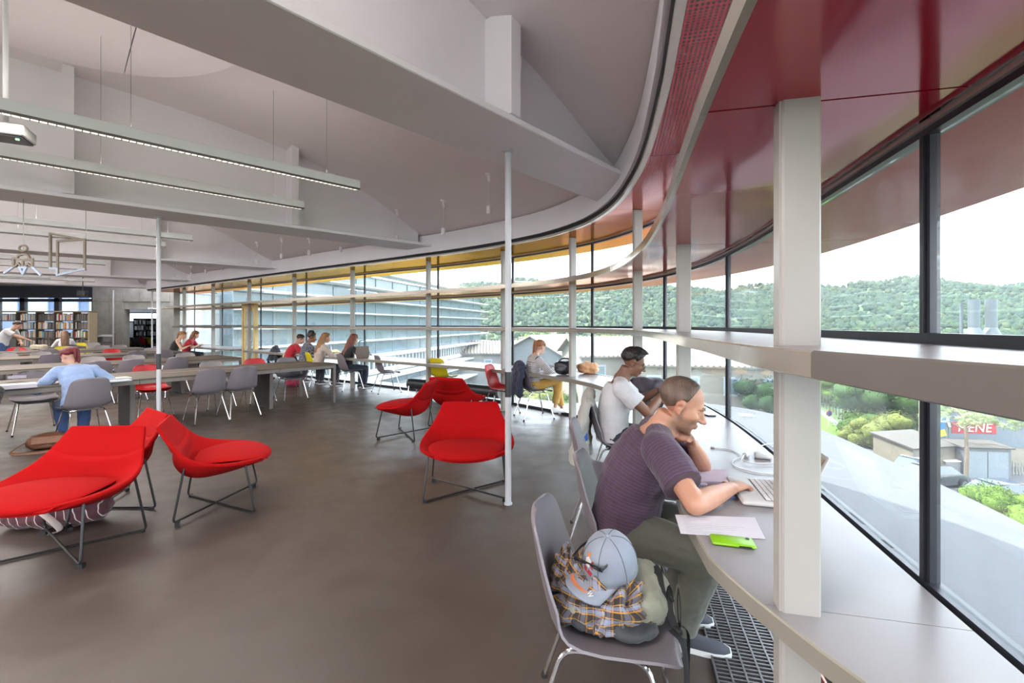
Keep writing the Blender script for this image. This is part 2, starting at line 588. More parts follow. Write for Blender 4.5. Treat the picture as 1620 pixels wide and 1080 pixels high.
# the four rings: upper perforated soffit, lacquered soffit, shelf, desk
def ring(name, s_list, prof, m_body, pan=None, pan_m=None, rim=None, rim_m=None, gap=.004):
    root = bpy.data.objects.new(name, None)
    COL.objects.link(root); struct(root)
    for a, b in zip(s_list[:-1], s_list[1:]):
        mb = MB(); sweep(mb, a + gap / 2, b - gap / 2, prof)
        mb.build('ring_segment', m_body, root, angle=30)
        if pan:
            for pp in pan:
                q = MB(); sweep(q, a + gap, b - gap, pp[0])
                o = q.build(pp[1], pp[2], root, angle=30)
                paint_curve(o)
        if rim:
            q = MB(); sweep(q, a + .001, b - .001, rim)
            q.build('edge_trim', rim_m, root, angle=30)
    return root
rj = [j for j in JOINTS if j > .2]
rs = sorted(set(rj + COL_S))
def split(lst, mind=0.5):
    out = [lst[0]]
    for a in lst[1:]:
        if a - out[-1] > mind: out.append(a)
    return out
rs = [JOINTS[0]] + [s for s in sorted(COL_S + cs_extra)] + [S_MAX - .25]
ring('trim_1', rs,
     [(-.62, 2.80), (OFF_RING, 2.80), (OFF_RING, 2.86), (lambda s: OFF_RING(s) - .06, 3.2), (-.62, 3.2)], M_white,
     pan=[([(lambda s: OFF_RING(s) - .03, 2.772), (.045, 2.772), (.045, 2.80), (lambda s: OFF_RING(s) - .03, 2.80)], 'perforated_panel', M_perf),
          ([(-.045, 2.772), (-.66, 2.772), (-.66, 2.80), (-.045, 2.80)], 'canopy_panel', M_canopy)],
     rim=[(lambda s: OFF_RING(s) - .03, 2.768), (lambda s: OFF_RING(s) + .012, 2.768), (lambda s: OFF_RING(s) + .012, 2.798), (lambda s: OFF_RING(s) - .03, 2.798)], rim_m=M_rim)
# dark gap and white ring beam over the soffit edge
mb = MB(); sweep(mb, JOINTS[0], S_MAX - .2, [(lambda s: OFF_RING(s) - .05, 2.79), (lambda s: OFF_RING(s) + .015, 2.80), (lambda s: OFF_RING(s) + .02, 2.845), (lambda s: OFF_RING(s) - .05, 2.86)])
struct(mb.build('trim_2', M_slot))
mb = MB(); sweep(mb, JOINTS[0], S_MAX - .2, [(lambda s: OFF_RING(s) - .05, 2.845), (lambda s: OFF_RING(s) + .05, 2.845), (lambda s: OFF_RING(s) + .035, 3.17), (lambda s: OFF_RING(s) - .1, 3.17)])
struct(mb.build('trim_3', M_white))
ring('trim_4', rs,
     [(.04, 2.105), (lambda s: OFF_RING(s) - .01, 2.105), (lambda s: OFF_RING(s) - .01, 2.145), (.04, 2.16)], M_ledge,
     pan=[([(lambda s: OFF_RING(s) - .012, 2.092), (.045, 2.092), (.045, 2.106), (lambda s: OFF_RING(s) - .012, 2.106)], 'soffit_panel', M_soff),
          ([(-.045, 2.092), (-.80, 2.092), (-.80, 2.11), (-.045, 2.11)], 'canopy_panel', M_canopy)],
     rim=[(lambda s: OFF_RING(s) - .014, 2.086), (lambda s: OFF_RING(s) + .006, 2.086), (lambda s: OFF_RING(s) + .006, 2.15), (lambda s: OFF_RING(s) - .014, 2.15)], rim_m=M_mirror)
mb = MB(); sweep(mb, JOINTS[0], S_MAX - .25, [(-.036, 2.11), (-.79, 2.11), (-.79, 2.19), (-.036, 2.21)])
struct(mb.build('roof_canopy', M_ledge))

def curved_top(name, label, cat, s_list, off, z, th, edge_m, z_low=None, group=None):
    root = thing(name, label, cat, cp((s_list[0] + s_list[-1]) / 2, .3, 0), 0, group)
    inv = -root.location
    for a, b in zip(s_list[:-1], s_list[1:]):
        mb = MB(); sweep(mb, a + .0012, b - .0012, [(.04, z - th), (lambda s: off(s) - .008, z - th), (lambda s: off(s) - .008, z), (.04, z)], .1)
        mb.v = [tuple(V(p) + inv) for p in mb.v]
        mb.build('top_board', M_desk, root, angle=30)
    zl = z_low or (lambda s: z - th)
    mb = MB(); sweep(mb, s_list[0] + .001, s_list[-1] - .001, [(lambda s: off(s) - .008, zl), (off, lambda s: (zl(s) + .004)), (off, z - .004), (lambda s: off(s) - .004, z + .0005), (lambda s: off(s) - .01, z + .0005)], .1)
    mb.v = [tuple(V(p) + inv) for p in mb.v]
    mb.build('front_edge', edge_m, root, angle=30)
    return root
js = [s for s in sorted(cs_extra + COL_S)]
d_near = [S_of_Y(-2.5)] + [s for s in js if S_of_Y(-2.4) < s < S_DOOR[0] - .3]
curved_top('window_desk', 'long cream curved desk running along the glass wall below the eye level shelf', 'desk', d_near + [S_DOOR[0]], OFF_DESK, Z_DESK, .056, M_deskedge)
d_far = [S_DOOR[1]] + [s for s in js if s > S_DOOR[1] + .4][:2]
curved_top('window_desk', 'short far length of curved desk beyond the glass door, by the woman in black', 'desk', [S_DOOR[1], COL_S[-2], COL_S[-1] + .3], OFF_DESK, Z_DESK, .056, M_deskedge)
zl = lambda s: Z_SH - float(np.interp(s, [S_of_Y(.3), S_of_Y(.9), S_of_Y(1.6), S_of_Y(3), S_MAX], [.085, .058, .046, .058, .062]))
M_shedge = mat('shelf_edge', (98, 92, 87), 0.35, metal=0.1, var=0.03)
sh_a = [S_of_Y(-2.5), COL_S[0] - .62]
curved_top('window_shelf', 'grey fronted end of the high shelf by the nearest column', 'shelf', [S_of_Y(-2.5), S_of_Y(.0), COL_S[0] - .28], OFF_SHELF, Z_SH, .04, M_shedge, zl)
curved_top('window_shelf', 'long polished-edge shelf running at eye level around the curved glass', 'shelf', [COL_S[0] - .28] + [s for s in js if COL_S[0] - .2 < s < S_DOOR[0] - .3][1:] + [S_DOOR[0]], OFF_SHELF, Z_SH, .04, M_mirror, zl)
curved_top('window_shelf', 'short eye level shelf beyond the glass door at the far end', 'shelf', [S_DOOR[1], COL_S[-2], COL_S[-1] + .35], OFF_SHELF, Z_SH, .04, M_shedge, zl)

# door in the glass wall
dr = bpy.data.objects.new('door_1', None); COL.objects.link(dr); struct(dr)
M_wood = mat('pale_wood', (214, 186, 128), 0.45, var=0.1, scale=6, stretch=(1, 1, .1))
mb = MB()
a0, a1 = S_DOOR[0] + .02, S_DOOR[1] - .02
for ss in (a0, a1):
    t = ctan(ss); mb.box(cp(ss, .52, 1.05), (.07, .10, 2.08), (0, 0, math.atan2(t.y, t.x)), b=.004)
sweep(mb, a0, a1, [(.47, 2.0), (.57, 2.0), (.57, 2.088), (.47, 2.088)])
mb.build('door_frame', M_wood, dr)
mb = MB()
for ss in (a0 + .09, a1 - .09):
    t = ctan(ss); mb.box(cp(ss, .52, 1.0), (.08, .05, 1.98), (0, 0, math.atan2(t.y, t.x)), b=.003)
for z in (.1, 1.95):
    sweep(mb, a0 + .06, a1 - .06, [(.495, z - .05), (.545, z - .05), (.545, z + .05), (.495, z + .05)])
mb.build('door_leaf', M_wood, dr)
mb = MB(); sweep(mb, a0 + .12, a1 - .12, [(.515, .15), (.525, .15), (.525, 1.9), (.515, 1.9)]); mb.build('pane', M_glass, dr)
mb = MB(); p0 = cp(a0 + .1, .57, 1.02); mb.tube([p0, p0 + cnor(a0) * .05, p0 + cnor(a0) * .05 + ctan(a0) * .12], .012); mb.build('handle', M_chrome, dr)

# the lower roof terrace outside the glass
_out = [(2.6, -6), (3.1, -3), (3.7, -.5), (4.4, 2.0), (5.0, 3.9), (5.3, 5.0), (5.62, 6.6), (5.95, 8.4), (6.0, 10.2), (5.2, 11.6), (3.6, 12.2), (1.3, 11.75)]
_out = [(p.x, p.y) for p in catmull([(x, y, 0) for x, y in _out], 8)] + [(p.x, p.y) for p in [cp(s, -3.4) for s in np.linspace(S_of_Y(9.4), S_MAX - .25, 40)]]
_inn = [(p.x, p.y) for p in [cp(s, .02) for s in np.linspace(S_MAX - .25, JOINTS[0], 120)]]
mb = MB(); mb.prism(_out + _inn, -.95, -.54)
struct(mb.build('slab_terrace', mat('terrace_membrane', (66, 68, 73), .8, var=.05, scale=6, bump=.15, bscale=60), smooth=False))
mb = MB(); sweep(mb, JOINTS[0], S_MAX - .25, [(.02, -.53), (-.06, -.53), (-.06, .02), (.02, .02)])
struct(mb.build('slab_edge', M_dark, angle=30))

# ------------------------------------------------------------------ ceiling vault, beams
_RO = np.array([OFF_RING(s) for s in SS])
RX_, RY_ = GX + NX * _RO, GY + NY * _RO
def signed_d(X, Y):
    rx, ry = RX_, RY_
    out = np.empty(X.shape)
    flat_x, flat_y = X.ravel(), Y.ravel()
    o = out.ravel()
    for i0 in range(0, flat_x.size, 2000):
        x, y = flat_x[i0:i0 + 2000, None], flat_y[i0:i0 + 2000, None]
        d = (x - rx) ** 2 + (y - ry) ** 2
        k = d.argmin(1)
        dd = np.sqrt(d[np.arange(len(k)), k])
        sg = np.sign((flat_x[i0:i0 + 2000] - rx[k]) * NX[k] + (flat_y[i0:i0 + 2000] - ry[k]) * NY[k])
        o[i0:i0 + 2000] = dd * sg
    return o.reshape(X.shape)
def zc_d(d):
    d = .12 * np.log1p(np.exp(np.minimum(d - .1, 30) / .12))
    return 3.14 + 1.42 * (1 - np.exp(-d / 1.75))
def zc(x, y):
    return float(zc_d(signed_d(np.array([[x]]), np.array([[y]])))[0, 0])
gx, gy = np.arange(-27, 2.6, .13), np.arange(-6.4, 21.3, .13)
GXX, GYY = np.meshgrid(gx, gy)
DD = signed_d(GXX, GYY)
ZZ = zc_d(DD)
nx = len(gx)
vs = [(float(a), float(b), float(c)) for a, b, c in zip(GXX.ravel(), GYY.ravel(), ZZ.ravel())]
keep = DD > -1.0
fs = []
for j in range(len(gy) - 1):
    for i in range(nx - 1):
        if keep[j, i] and keep[j, i + 1] and keep[j + 1, i] and keep[j + 1, i + 1]:
            fs.append((j * nx + i, (j + 1) * nx + i, (j + 1) * nx + i + 1, j * nx + i + 1))
mb = MB(); mb.add(vs, fs)
ceil_o = struct(mb.build('ceiling', M_ceil, angle=80))

BEAM_DIR = [V((.67, .742, 0)), V((.742, .67, 0)), V((.77, .638, 0)), V((.79, .613, 0)), V((.80, .6, 0)), V((.80, .6, 0))]
BEAM_END = [V((1.14, 5.02, 0)), V((-1.9, 8.55, 0)), V((-6.2, 12.2, 0)), V((-10.6, 15.6, 0)), V((-14.2, 18.7, 0)), V((2.0, 1.1, 0))]
BEAM_DIR[5] = V((.62, .785, 0)).normalized()
STIFF = [[2.05, 5.2, 8.5], [2.15, 4.6, 8], [2.6, 6.0, 9.5], [2.4, 6], [3, 6], [2.2, 5.4]]
BEAM_LEN = [9.5, 13, 14, 11.5, 9, 6.0]
def beam(k):
    d = BEAM_DIR[k].normalized(); e = BEAM_END[k]; L = BEAM_LEN[k]
    n = V((-d.y, d.x, 0))
    ang = math.atan2(d.y, d.x)
    mb = MB()
    mid = e - d * (L / 2 - .2)
    mb.box(mid + V((0, 0, 2.975)), (L + .4, .68, .05), (0, 0, ang), b=.006)
    # web whose top follows the vault
    N = 40
    rows = []
    for i in range(N + 1):
        p = e + d * .1 - d * (L * i / N)
        zt = zc(p.x, p.y) + .04
        rows.append([p + n * .09 + V((0, 0, 3.0)), p - n * .09 + V((0, 0, 3.0)), p - n * .09 + V((0, 0, zt)), p + n * .09 + V((0, 0, zt))])
    mb.rows(rows, closed=True)
    for t in STIFF[k]:
        for sd in (-1, 1):
            p = e - d * t + n * (sd * .22)
            zt = zc(p.x, p.y) + .04
            mb.box((p.x, p.y, (3.0 + zt) / 2), (.10, .27, zt - 3.0), (0, 0, ang))
    struct(mb.build('beam', M_white, angle=30))
for k in range(5):
    beam(k)

# boards of the flat ceiling between the first two beams
d0 = BEAM_DIR[0].lerp(BEAM_DIR[1], .5).normalized(); n0 = V((-d0.y, d0.x, 0))
e0 = (BEAM_END[0] + BEAM_END[1]) / 2
M_board = mat('ceiling_board', (228, 220, 221), 0.6, var=0.02, scale=1)
def halfw(t):   # rounded end of the board field
    return 1.75 * math.sqrt(max(0.0, 1 - max(0, (4.6 - t) / 1.5) ** 2))
cuts = [3.12, 4.0, 5.2, 6.5, 7.9, 9.4]
for a, b in zip(cuts[:-1], cuts[1:]):
    poly = []
    for i in range(11):
        t = a + .005 + (b - a - .01) * i / 10
        poly.append(e0 - d0 * t + n0 * max(halfw(t), .02))
    for i in range(10, -1, -1):
        t = a + .005 + (b - a - .01) * i / 10
        poly.append(e0 - d0 * t - n0 * max(halfw(t), .02))
    mb = MB(); mb.prism([(p.x, p.y) for p in poly], 4.30, 4.335)
    mb.build('ceiling_board', M_board, ceil_o, smooth=False)

# slim posts under the beams
def post(px, Y, top, label, band=True):
    p = at(px, Y)
    t = thing('support_post', label, 'post', p)
    mb = MB(); mb.lathe([(.026, 0), (.026, top)], 16); mb.build('shaft', M_steel, t)
    mb = MB(); mb.lathe([(.034, 0), (.034, .012), (.027, .018)], 16); mb.build('foot_plate', M_steel, t)
    mb = MB(); mb.lathe([(.027, top - .02), (.045, top - .008), (.045, top)], 16); mb.build('top_plate', M_steel, t)
    if band:
        mb = MB(); mb.lathe([(.0268, .895), (.0268, 1.105)], 16); o = mb.build('black_band', M_black, t); o['label'] = 'black band at chest height'
post(804, 3.80, 2.95, 'slim white post with black band standing beside the red lounge chair in the centre')
post(251, 6.14, 2.95, 'slim white post with black band between the two facing red lounge chairs at left')
post(240.5, 17.6, 2.95, 'thin plain white post standing before the opening in the concrete wall', False)
post(179, 19.2, 2.95, 'thin plain white post left of the opening in the concrete wall', False)

# ------------------------------------------------------------------ walls
YB = 21.0
wb = bpy.data.objects.new('wall_back', None); COL.objects.link(wb); struct(wb)
def wall_x(px): return (px - CX) / F * YB
xo0, xo1, zo1 = wall_x(195), wall_x(252), 2.2
xw1 = wall_x(146)
mb = MB()
mb.box(((xw1 + xo0) / 2, YB + .2, 2.3), (xo0 - xw1, .3, 4.6)); mb.box(((xo0 + xo1) / 2, YB + .2, (zo1 + 4.6) / 2), (xo1 - xo0, .3, 4.6 - zo1)); mb.box(((xo1 - 15.2) / 2, YB + .2, 2.3), (-15.2 - xo1, .3, 4.6))
mb.box(((-27 + xw1) / 2, YB + .2, 3.75), (xw1 + 27, .3, 1.7)); mb.box(((-27 + xw1) / 2, YB + .2, .5), (xw1 + 27, .3, 1.0))
mb.build('concrete_core', M_conc, wb, smooth=False)
x = xw1
k = 0
while x < -15.3:
    w = .62 if k % 2 else .78
    for z0, z1 in ((0, .95), (.95, 1.75), (1.75, 2.55), (2.55, 3.3), (3.3, 4.5)):
        if x + w > xo0 + .02 and x < xo1 - .02 and z0 < zo1:
            continue
        x1 = min(x + w, -15.2)
        mb = MB(); mb.box(((x + x1) / 2, YB + .03, (z0 + z1) / 2), (x1 - x - .012, .05 + .006 * random.random(), z1 - z0 - .012)); mb.build('concrete_panel', M_conc, wb, smooth=False)
    x += w; k += 1
mb = MB(); mb.box((-27, 7, 2.3), (.3, 28.5, 4.6)); struct(mb.build('wall_left', M_white, smooth=False))
# windows in the back wall at far left
wd = bpy.data.objects.new('window_20', None); COL.objects.link(wd); struct(wd)
mb = MB()
xs = [-26.9, wall_x(0) - .2, wall_x(34), wall_x(88.5), xw1 + .05]
for x in xs: mb.box((x, YB + .1, 2.0), (.22, .16, 2.1))
for z in (1.05, 2.62): mb.box(((-26.9 + xw1) / 2, YB + .1, z), (xw1 + 26.9, .16, .14))
mb.box(((-26.9 + xw1) / 2, YB + .02, 3.0), (xw1 + 26.9, .12, .55))
mb.build('window_frame', M_dark, wd, smooth=False)
for a, b in zip(xs[:-1], xs[1:]):
    mb = MB(); mb.box(((a + b) / 2, YB + .1, 1.83), (b - a - .2, .012, 1.5)); mb.build('pane', M_glass, wd, smooth=False)
# return wall that closes the room between the end of the glass and the back wall
pe = cp(S_MAX - .25, .1)
mb = MB(); q = V((-15.2, YB, 0)); mid = (pe + q) / 2
mb.box((mid.x, mid.y, 2.3), ((q - pe).length + .2, .2, 4.6), (0, 0, math.atan2((q - pe).y, (q - pe).x))); struct(mb.build('wall_return', M_conc, smooth=False))
# unseen rear wall of the hall; its long open band is added to let daylight in
wr = bpy.data.objects.new('wall_rear', None); COL.objects.link(wr); struct(wr)
mb = MB(); mb.box((-13.3, -6.4, .3), (27.6, .25, .6)); mb.box((-13.3, -6.4, 4.0), (27.6, .25, 1.2))
for k in range(12): mb.box((-26.9 + k * 2.48, -6.4, 2.0), (.3, .25, 2.8))
mb.build('wall_frame', M_white, wr, smooth=False)
# next room seen through the opening
mb = MB(); mb.box((-21, 29.2, 1.6), (9.4, .2, 3.2)); mb.box((-16.55, 25.3, 1.6), (.2, 8, 3.2)); mb.prism([(-18.3, 21.2), (-16.4, 21.2), (-16.4, 29.3), (-25.6, 29.3)], 3.1, 3.2)
_a, _b = V((-18.25, 21.4, 0)), V((-25.5, 29.2, 0)); _m = (_a + _b) / 2; mb.box((_m.x, _m.y, 1.6), ((_b - _a).length, .15, 3.2), (0, 0, math.atan2((_b - _a).y, (_b - _a).x)))
struct(mb.build('wall_annex', mat('annex_grey', (176, 176, 178), .7), smooth=False))
mb = MB(); mb.prism([(-18.3, 21.2), (-16.4, 21.2), (-16.4, 29.3), (-25.6, 29.3)], -.19, -.005); struct(mb.build('floor_annex', M_floor, smooth=False))
mb = MB(); mb.box((wall_x(228) * 29 / 21, 29.06, 1.95), (2.0, .06, .62)); mb.m = 1; mb.box((wall_x(228) * 29 / 21, 29.02, 1.95), (1.8, .02, .45))
struct(mb.build('window_21', [M_dark, mat('lit_window', (210, 222, 230), .5, emis=((.8, .9, 1), 5.0))], smooth=False))  # pane glows by emission, added to brighten the annex
# ------------------------------------------------------------------ outside
ZG = -9.0
def greenery(name, rgb, var=.35, scale=.8):
    return mat(name, rgb, 0.8, var=var, scale=scale, bump=.9, bscale=scale * 5, spec=.15)
M_asph = mat('asphalt', (92, 92, 96), 0.9, var=.1, scale=3)
M_grass = greenery('lawn', (78, 108, 34), .25, 4)
M_hill = greenery('hill_ground', (70, 86, 60), .3, .05)
M_tree = [greenery('tree_green_%d' % i, c, .5, .35) for i, c in enumerate([(36, 54, 36), (42, 60, 37), (32, 50, 37), (52, 64, 39), (36, 54, 42)])]
M_leaf = [greenery('bush_green_%d' % i, c, .4, 5) for i, c in enumerate([(50, 76, 32), (76, 98, 36), (40, 62, 36), (92, 100, 48), (62, 70, 50)])]
mb = MB(); mb.box((0, 260, ZG - .5), (900, 700, 1.0)); struct(mb.build('ground', M_hill, smooth=False))

def ridge(x):
    return 35.5 + 3 * math.sin(x * .021 + .6) + 2.4 * math.sin(x * .053 + 2) + 1.2 * math.sin(x * .13)
def hill_z(x, y):
    t = min(max((y - 110) / 290.0, 0), 1)
    return ZG + (ridge(x) - ZG) * (t ** 1.25) + 1.2 * noise.noise((x * .03, y * .03, 0)) * t
rows = []
for j in range(24):
    y = 105 + 330 * j / 23
    rows.append([V((x, y, hill_z(x, y) if y < 400 else hill_z(x, 400) - (y - 400) * .3)) for x in np.linspace(-420, 620, 80)])
mb = MB(); mb.rows(rows); struct(mb.build('hill', M_hill, angle=90))

def blob_verts(r, sub=2, rough=.28, seed=0, flat=.8):
    bm = bmesh.new(); bmesh.ops.create_icosphere(bm, subdivisions=sub, radius=1)
    vs = []
    for v in bm.verts:
        k = 1 + rough * noise.noise(v.co * 2.1 + V((seed * 3.7, seed, 0))) * 1.6 + rough * .5 * noise.noise(v.co * 5 + V((seed, 0, 5)))
        vs.append(V((v.co.x * r * k, v.co.y * r * k, v.co.z * r * k * flat)))
    fs = [tuple(v.index for v in f.verts) for f in bm.faces]
    bm.free()
    return vs, fs
BLOBS = [blob_verts(1, 2, .35, i) for i in range(6)]
BLOB1 = [blob_verts(1, 1, .55, i, 1.15) for i in range(8)]
# forest on the hillside: nobody could count it
mb = MB()
rnd = random.Random(3)
for i in range(16000):
    y = 112 + 290 * rnd.random() ** .8
    x = (rnd.random() * 1.9 - .75) * y * 1.25
    r = (.75 + 1.15 * rnd.random()) * (0.7 + .6 * y / 400)
    vs, fs = BLOB1[rnd.randrange(8)]
    a = rnd.random() * 6.28; c_, s_ = math.cos(a), math.sin(a)
    z = hill_z(x, y) + r * .45
    mb.m = rnd.choice([0, 0, 1, 2, 2, 3, 4])
    mb.add([(x + (p.x * c_ - p.y * s_) * r, y + (p.x * s_ + p.y * c_) * r, z + p.z * r) for p in vs], fs)
o = mb.build('hillside_forest', M_tree, angle=180)
tag(o, 'dense green forest covering the hillside beyond the houses', 'forest', kind='stuff')

def leafy(name, label, cat, p, h, w, m, n=14, seed=1, trunk=True, group=None, leaf_n=420):
    """tree or bush: trunk with limbs, crown of lumps carrying leaf cards with thickness"""
    rnd = random.Random(seed)
    t = thing(name, label, cat, p, 0, group)
    if trunk:
        mb = MB(); mb.tube([(0, 0, 0), (.05 * h, 0, h * .3), (0, .03 * h, h * .6)], [.035 * h, .025 * h, .015 * h], 7)
        for k in range(4):
            a = k * 1.6; mb.tube([(0, 0, h * .35), (w * .25 * math.cos(a), w * .25 * math.sin(a), h * .65)], [.018 * h, .008 * h], 5)
        mb.build('trunk', mat('bark', (96, 82, 68), .9, var=.2, scale=6), t)
    z0 = h * .3 if trunk else 0
    mb = MB()
    spots = []
    for k in range(n):
        a, q, zz = rnd.random() * 6.28, math.sqrt(rnd.random()), rnd.random()
        rad = w * .5 * q * math.sqrt(max(.1, 1 - (zz * 1.5 - .6) ** 2))
        r = w * (.16 + .12 * rnd.random())
        c = V((rad * math.cos(a), rad * math.sin(a), z0 + r * .5 + (h - z0 - r) * zz))
        spots.append((c, r))
        vs, fs = BLOBS[rnd.randrange(6)]
        mb.add([c + V(q2) * (r * .82) for q2 in vs], fs)
    for k in range(int(leaf_n * 2.6)):
        c, r = spots[rnd.randrange(n)]
        dr_ = V((rnd.gauss(0, 1), rnd.gauss(0, 1), rnd.gauss(0, 1) + .3)).normalized()
        b = c + dr_ * r * (.8 + .25 * rnd.random())
        sz = r * .085
        u = dr_.orthogonal().normalized(); u.rotate(Matrix.Rotation(rnd.random() * 6, 3, dr_)); w2 = dr_.cross(u)
        tip = b + (dr_ * .6 + u).normalized() * sz * 2
        mb.add([b - w2 * sz * .6, tip, b + w2 * sz * .6, b + dr_ * sz * .35], [(0, 1, 3), (3, 1, 2), (0, 2, 1), (0, 3, 2)])
    mb.build('foliage', m, t, angle=180)
    return t

# terraced glass building with white fins on the left
def px_wall(px):   # point on its facade line
    A, B = V((-16.5, 22.5, 0)), V((-4.6, 72.0, 0))
    k = (px - CX) / F
    t = (k * A.y - A.x) / ((B.x - A.x) - k * (B.y - A.y))
    return A + (B - A) * t
A_, B_ = V((-15.6, 25.4, 0)), V((-5.0, 70.0, 0))
dv = (B_ - A_).normalized(); nv_ = V((dv.y, -dv.x, 0))
R_ = 4.5
outl = []
nseg = 30
for i in range(nseg + 1):
    outl.append((A_ + (B_ - A_) * i / nseg, nv_))
cB = B_ - nv_ * R_
for i in range(1, 13):
    a = PI * i / 12
    nn = (nv_ * math.cos(a) + dv * math.sin(a)).normalized()
    outl.append((cB + nn * R_, nn))
bld = thing('office_building', 'curved glass office building with stacked white fins outside the left windows', 'building', A_)
def lift(p): return p - A_
M_bglass = mat('building_glass', (104, 122, 130), 0.15, var=.15, scale=.3, spec=.8)
M_fin = mat('white_fin', (206, 206, 206), .6, var=.03)
mb = MB()
mb.rows([[lift(p) + V((0, 0, ZG)), lift(p) + V((0, 0, 5.6)), lift(p - n * 1) + V((0, 0, 5.6)), lift(p - n * 1) + V((0, 0, ZG))] for p, n in outl], closed=True)
mb.build('glass_wall', M_bglass, bld, angle=40)
for z, dep, th in [(5.75, 1.5, .32), (4.5, 1.2, .10), (3.4, 1.2, .10), (2.3, 1.2, .10), (1.2, 1.2, .12), (.1, 1.2, .12), (-1.2, 1.7, .14), (-3.1, 1.9, .16), (-4.2, 1.3, .12), (-5.3, 2.4, .2)]:
    mb = MB()
    mb.rows([[lift(p - n * .1) + V((0, 0, z)), lift(p + n * dep) + V((0, 0, z + .02)), lift(p + n * dep) + V((0, 0, z + th)), lift(p - n * .1) + V((0, 0, z + th))] for p, n in outl], closed=True)
    mb.build('fin', M_fin, bld, angle=40)
for i in range(0, len(outl), 2):   # mullions in the glass
    p, n = outl[i]
    mb = MB(); mb.box(lift(p + n * .03) + V((0, 0, 0)), (.06, .06, 11), (0, 0, math.atan2(n.y, n.x))); mb.build('facade_mullion', mat('grey_mullion', (126, 138, 144), .5), bld, smooth=False)
# white window band on the lower floor
for i in range(0, nseg):
    p, n = outl[i]; q = outl[i + 1][0]; c = (p + q) / 2 + n * .25; L = (q - p).length; ang = math.atan2((q - p).y, (q - p).x)
    mb = MB()
    mb.box(lift(c) + V((0, 0, -1.35)), (L, .12, .22), (0, 0, ang)); mb.box(lift(c) + V((0, 0, -2.6)), (L, .12, .45), (0, 0, ang))
    for k in (-.5, 0): mb.box(lift(c + dv * L * k) + V((0, 0, -1.95)), (.18, .12, 1.2), (0, 0, ang))
    mb.build('band_frame', M_fin, bld, smooth=False)
mb = MB()
rail = [lift(p - n * 1.0) + V((0, 0, 6.9)) for p, n in outl[:nseg + 6]]
mb.tube(rail, .05, 6)
for p in rail[::2]: mb.tube([p, p - V((0, 0, .9))], .05, 5)
mb.build('roof_rail', M_fin, bld)

# houses with tiled roofs
M_tile = mat('pale_roof_tile', (140, 132, 124), .8, var=.18, scale=3)
def house(label, px, Y, w, d, eave, ridge_z, rz, wall_rgb, win=3):
    t = thing('house', label, 'house', at(px, Y, ZG), rz)
    h = eave - ZG
    mb = MB(); mb.box((0, 0, h / 2), (w, d, h)); mb.prism([(-d / 2, h), (d / 2, h), (0, ridge_z - ZG)], -w / 2, w / 2, Matrix(((0, 0, 1, 0), (1, 0, 0, 0), (0, 1, 0, 0), (0, 0, 0, 1)))) 
    mb.build('wall', mat('render_' + str(wall_rgb[0]), wall_rgb, .8, var=.06, scale=2), t, smooth=False)
    e = .5
    sl = math.hypot(d / 2 + e, (ridge_z - eave) * (1 + 2 * e / d))
    an = math.atan2((ridge_z - eave), d / 2)
    for sd in (-1, 1):
        mb = MB()
        cy_, cz_ = sd * (d / 4 + e / 2), (h + ridge_z - ZG) / 2 - e * .5 * math.tan(an) + .1
        rot = Euler((-sd * an, 0, 0)).to_matrix()
        mb.box((0, cy_, cz_), (w + 2 * e, sl, .12), rot)
        nr = int((w + 2 * e) / .42)
        for k in range(nr):   # ribs of the pantiles
            x = -(w + 2 * e) / 2 + .2 + k * .42
            pp = [V((0, -sl / 2, .07)), V((0, sl / 2, .07))]
            mb.tube([V((x, cy_, cz_)) + rot @ q for q in pp], .11, 6)
        mb.build('roof_slope', M_tile, t)
    for k in range(win):
        x = -w / 2 + w * (k + .5) / win
        for sd in (-1,):
            f = MB(); f.box((x, sd * d / 2 - .03, h - 1.5), (1.1, .08, 1.4)); fo = f.build('window', mat('shutter', (150, 160, 170), .6), t, smooth=False)
            g = MB(); g.box((x, sd * d / 2 - .08, h - 1.5), (.8, .05, 1.1)); g.build('pane', M_bglass, fo, smooth=False)
    mb = MB(); mb.box((w * .25, d * .12, ridge_z - ZG + .1), (.7, .6, .9)); mb.box((w * .25, d * .12, ridge_z - ZG + .6), (.85, .75, .12)); mb.build('chimney', M_tile, t, smooth=False)
    return t
house('pale house with a wide tiled roof beyond the man in the white tee', 1000, 46, 12.5, 9, -1.35, .1, .1, (128, 125, 118), 4)
house('pale house with long tiled roof just left of the nearest column', 1112, 38, 11, 8, -1.6, -.2, -.25, (126, 120, 110), 4)
house('grey gabled house above the striped woman', 872, 62, 9, 9, -2.2, -.1, .9, (112, 118, 122), 2)
house('low grey house with flat tiled roof behind the red chair back', 790, 66, 13, 9, -2.4, -1.0, .05, (118, 120, 120), 4)

# roofs and twin silver stacks beyond the right panes
def roofbox(label, px, Y, w, d, z, rgb):
    t = thing('flat_roofed_building', label, 'building', at(px, Y, ZG))
    mb = MB(); mb.box((0, 0, (z - ZG) / 2), (w, d, z - ZG)); mb.build('wall', mat('grey_render', rgb, .8), t, smooth=False)
    mb = MB(); mb.box((0, 0, z - ZG + .12), (w + .5, d + .5, .28)); mb.build('roof', M_ledge, t, smooth=False)
    for k in range(4):
        mb = MB(); mb.box((-w / 2 + w * (k + .5) / 4, -d / 2 - .02, z - ZG - 1.2), (w / 6, .06, 1.0)); mb.build('window', M_bglass, t, smooth=False)
roofbox('flat roofed pale building low behind the shelf, left of the dark mullion', 1400, 85, 16, 8, -.9, (180, 180, 176))
roofbox('flat roofed grey building right of the twin silver stacks', 1605, 90, 14, 8, -1.1, (170, 172, 172))
M_alu = mat('stack_metal', (84, 90, 96), .5, metal=.2, var=.06, scale=1, stretch=(1, 1, .02))
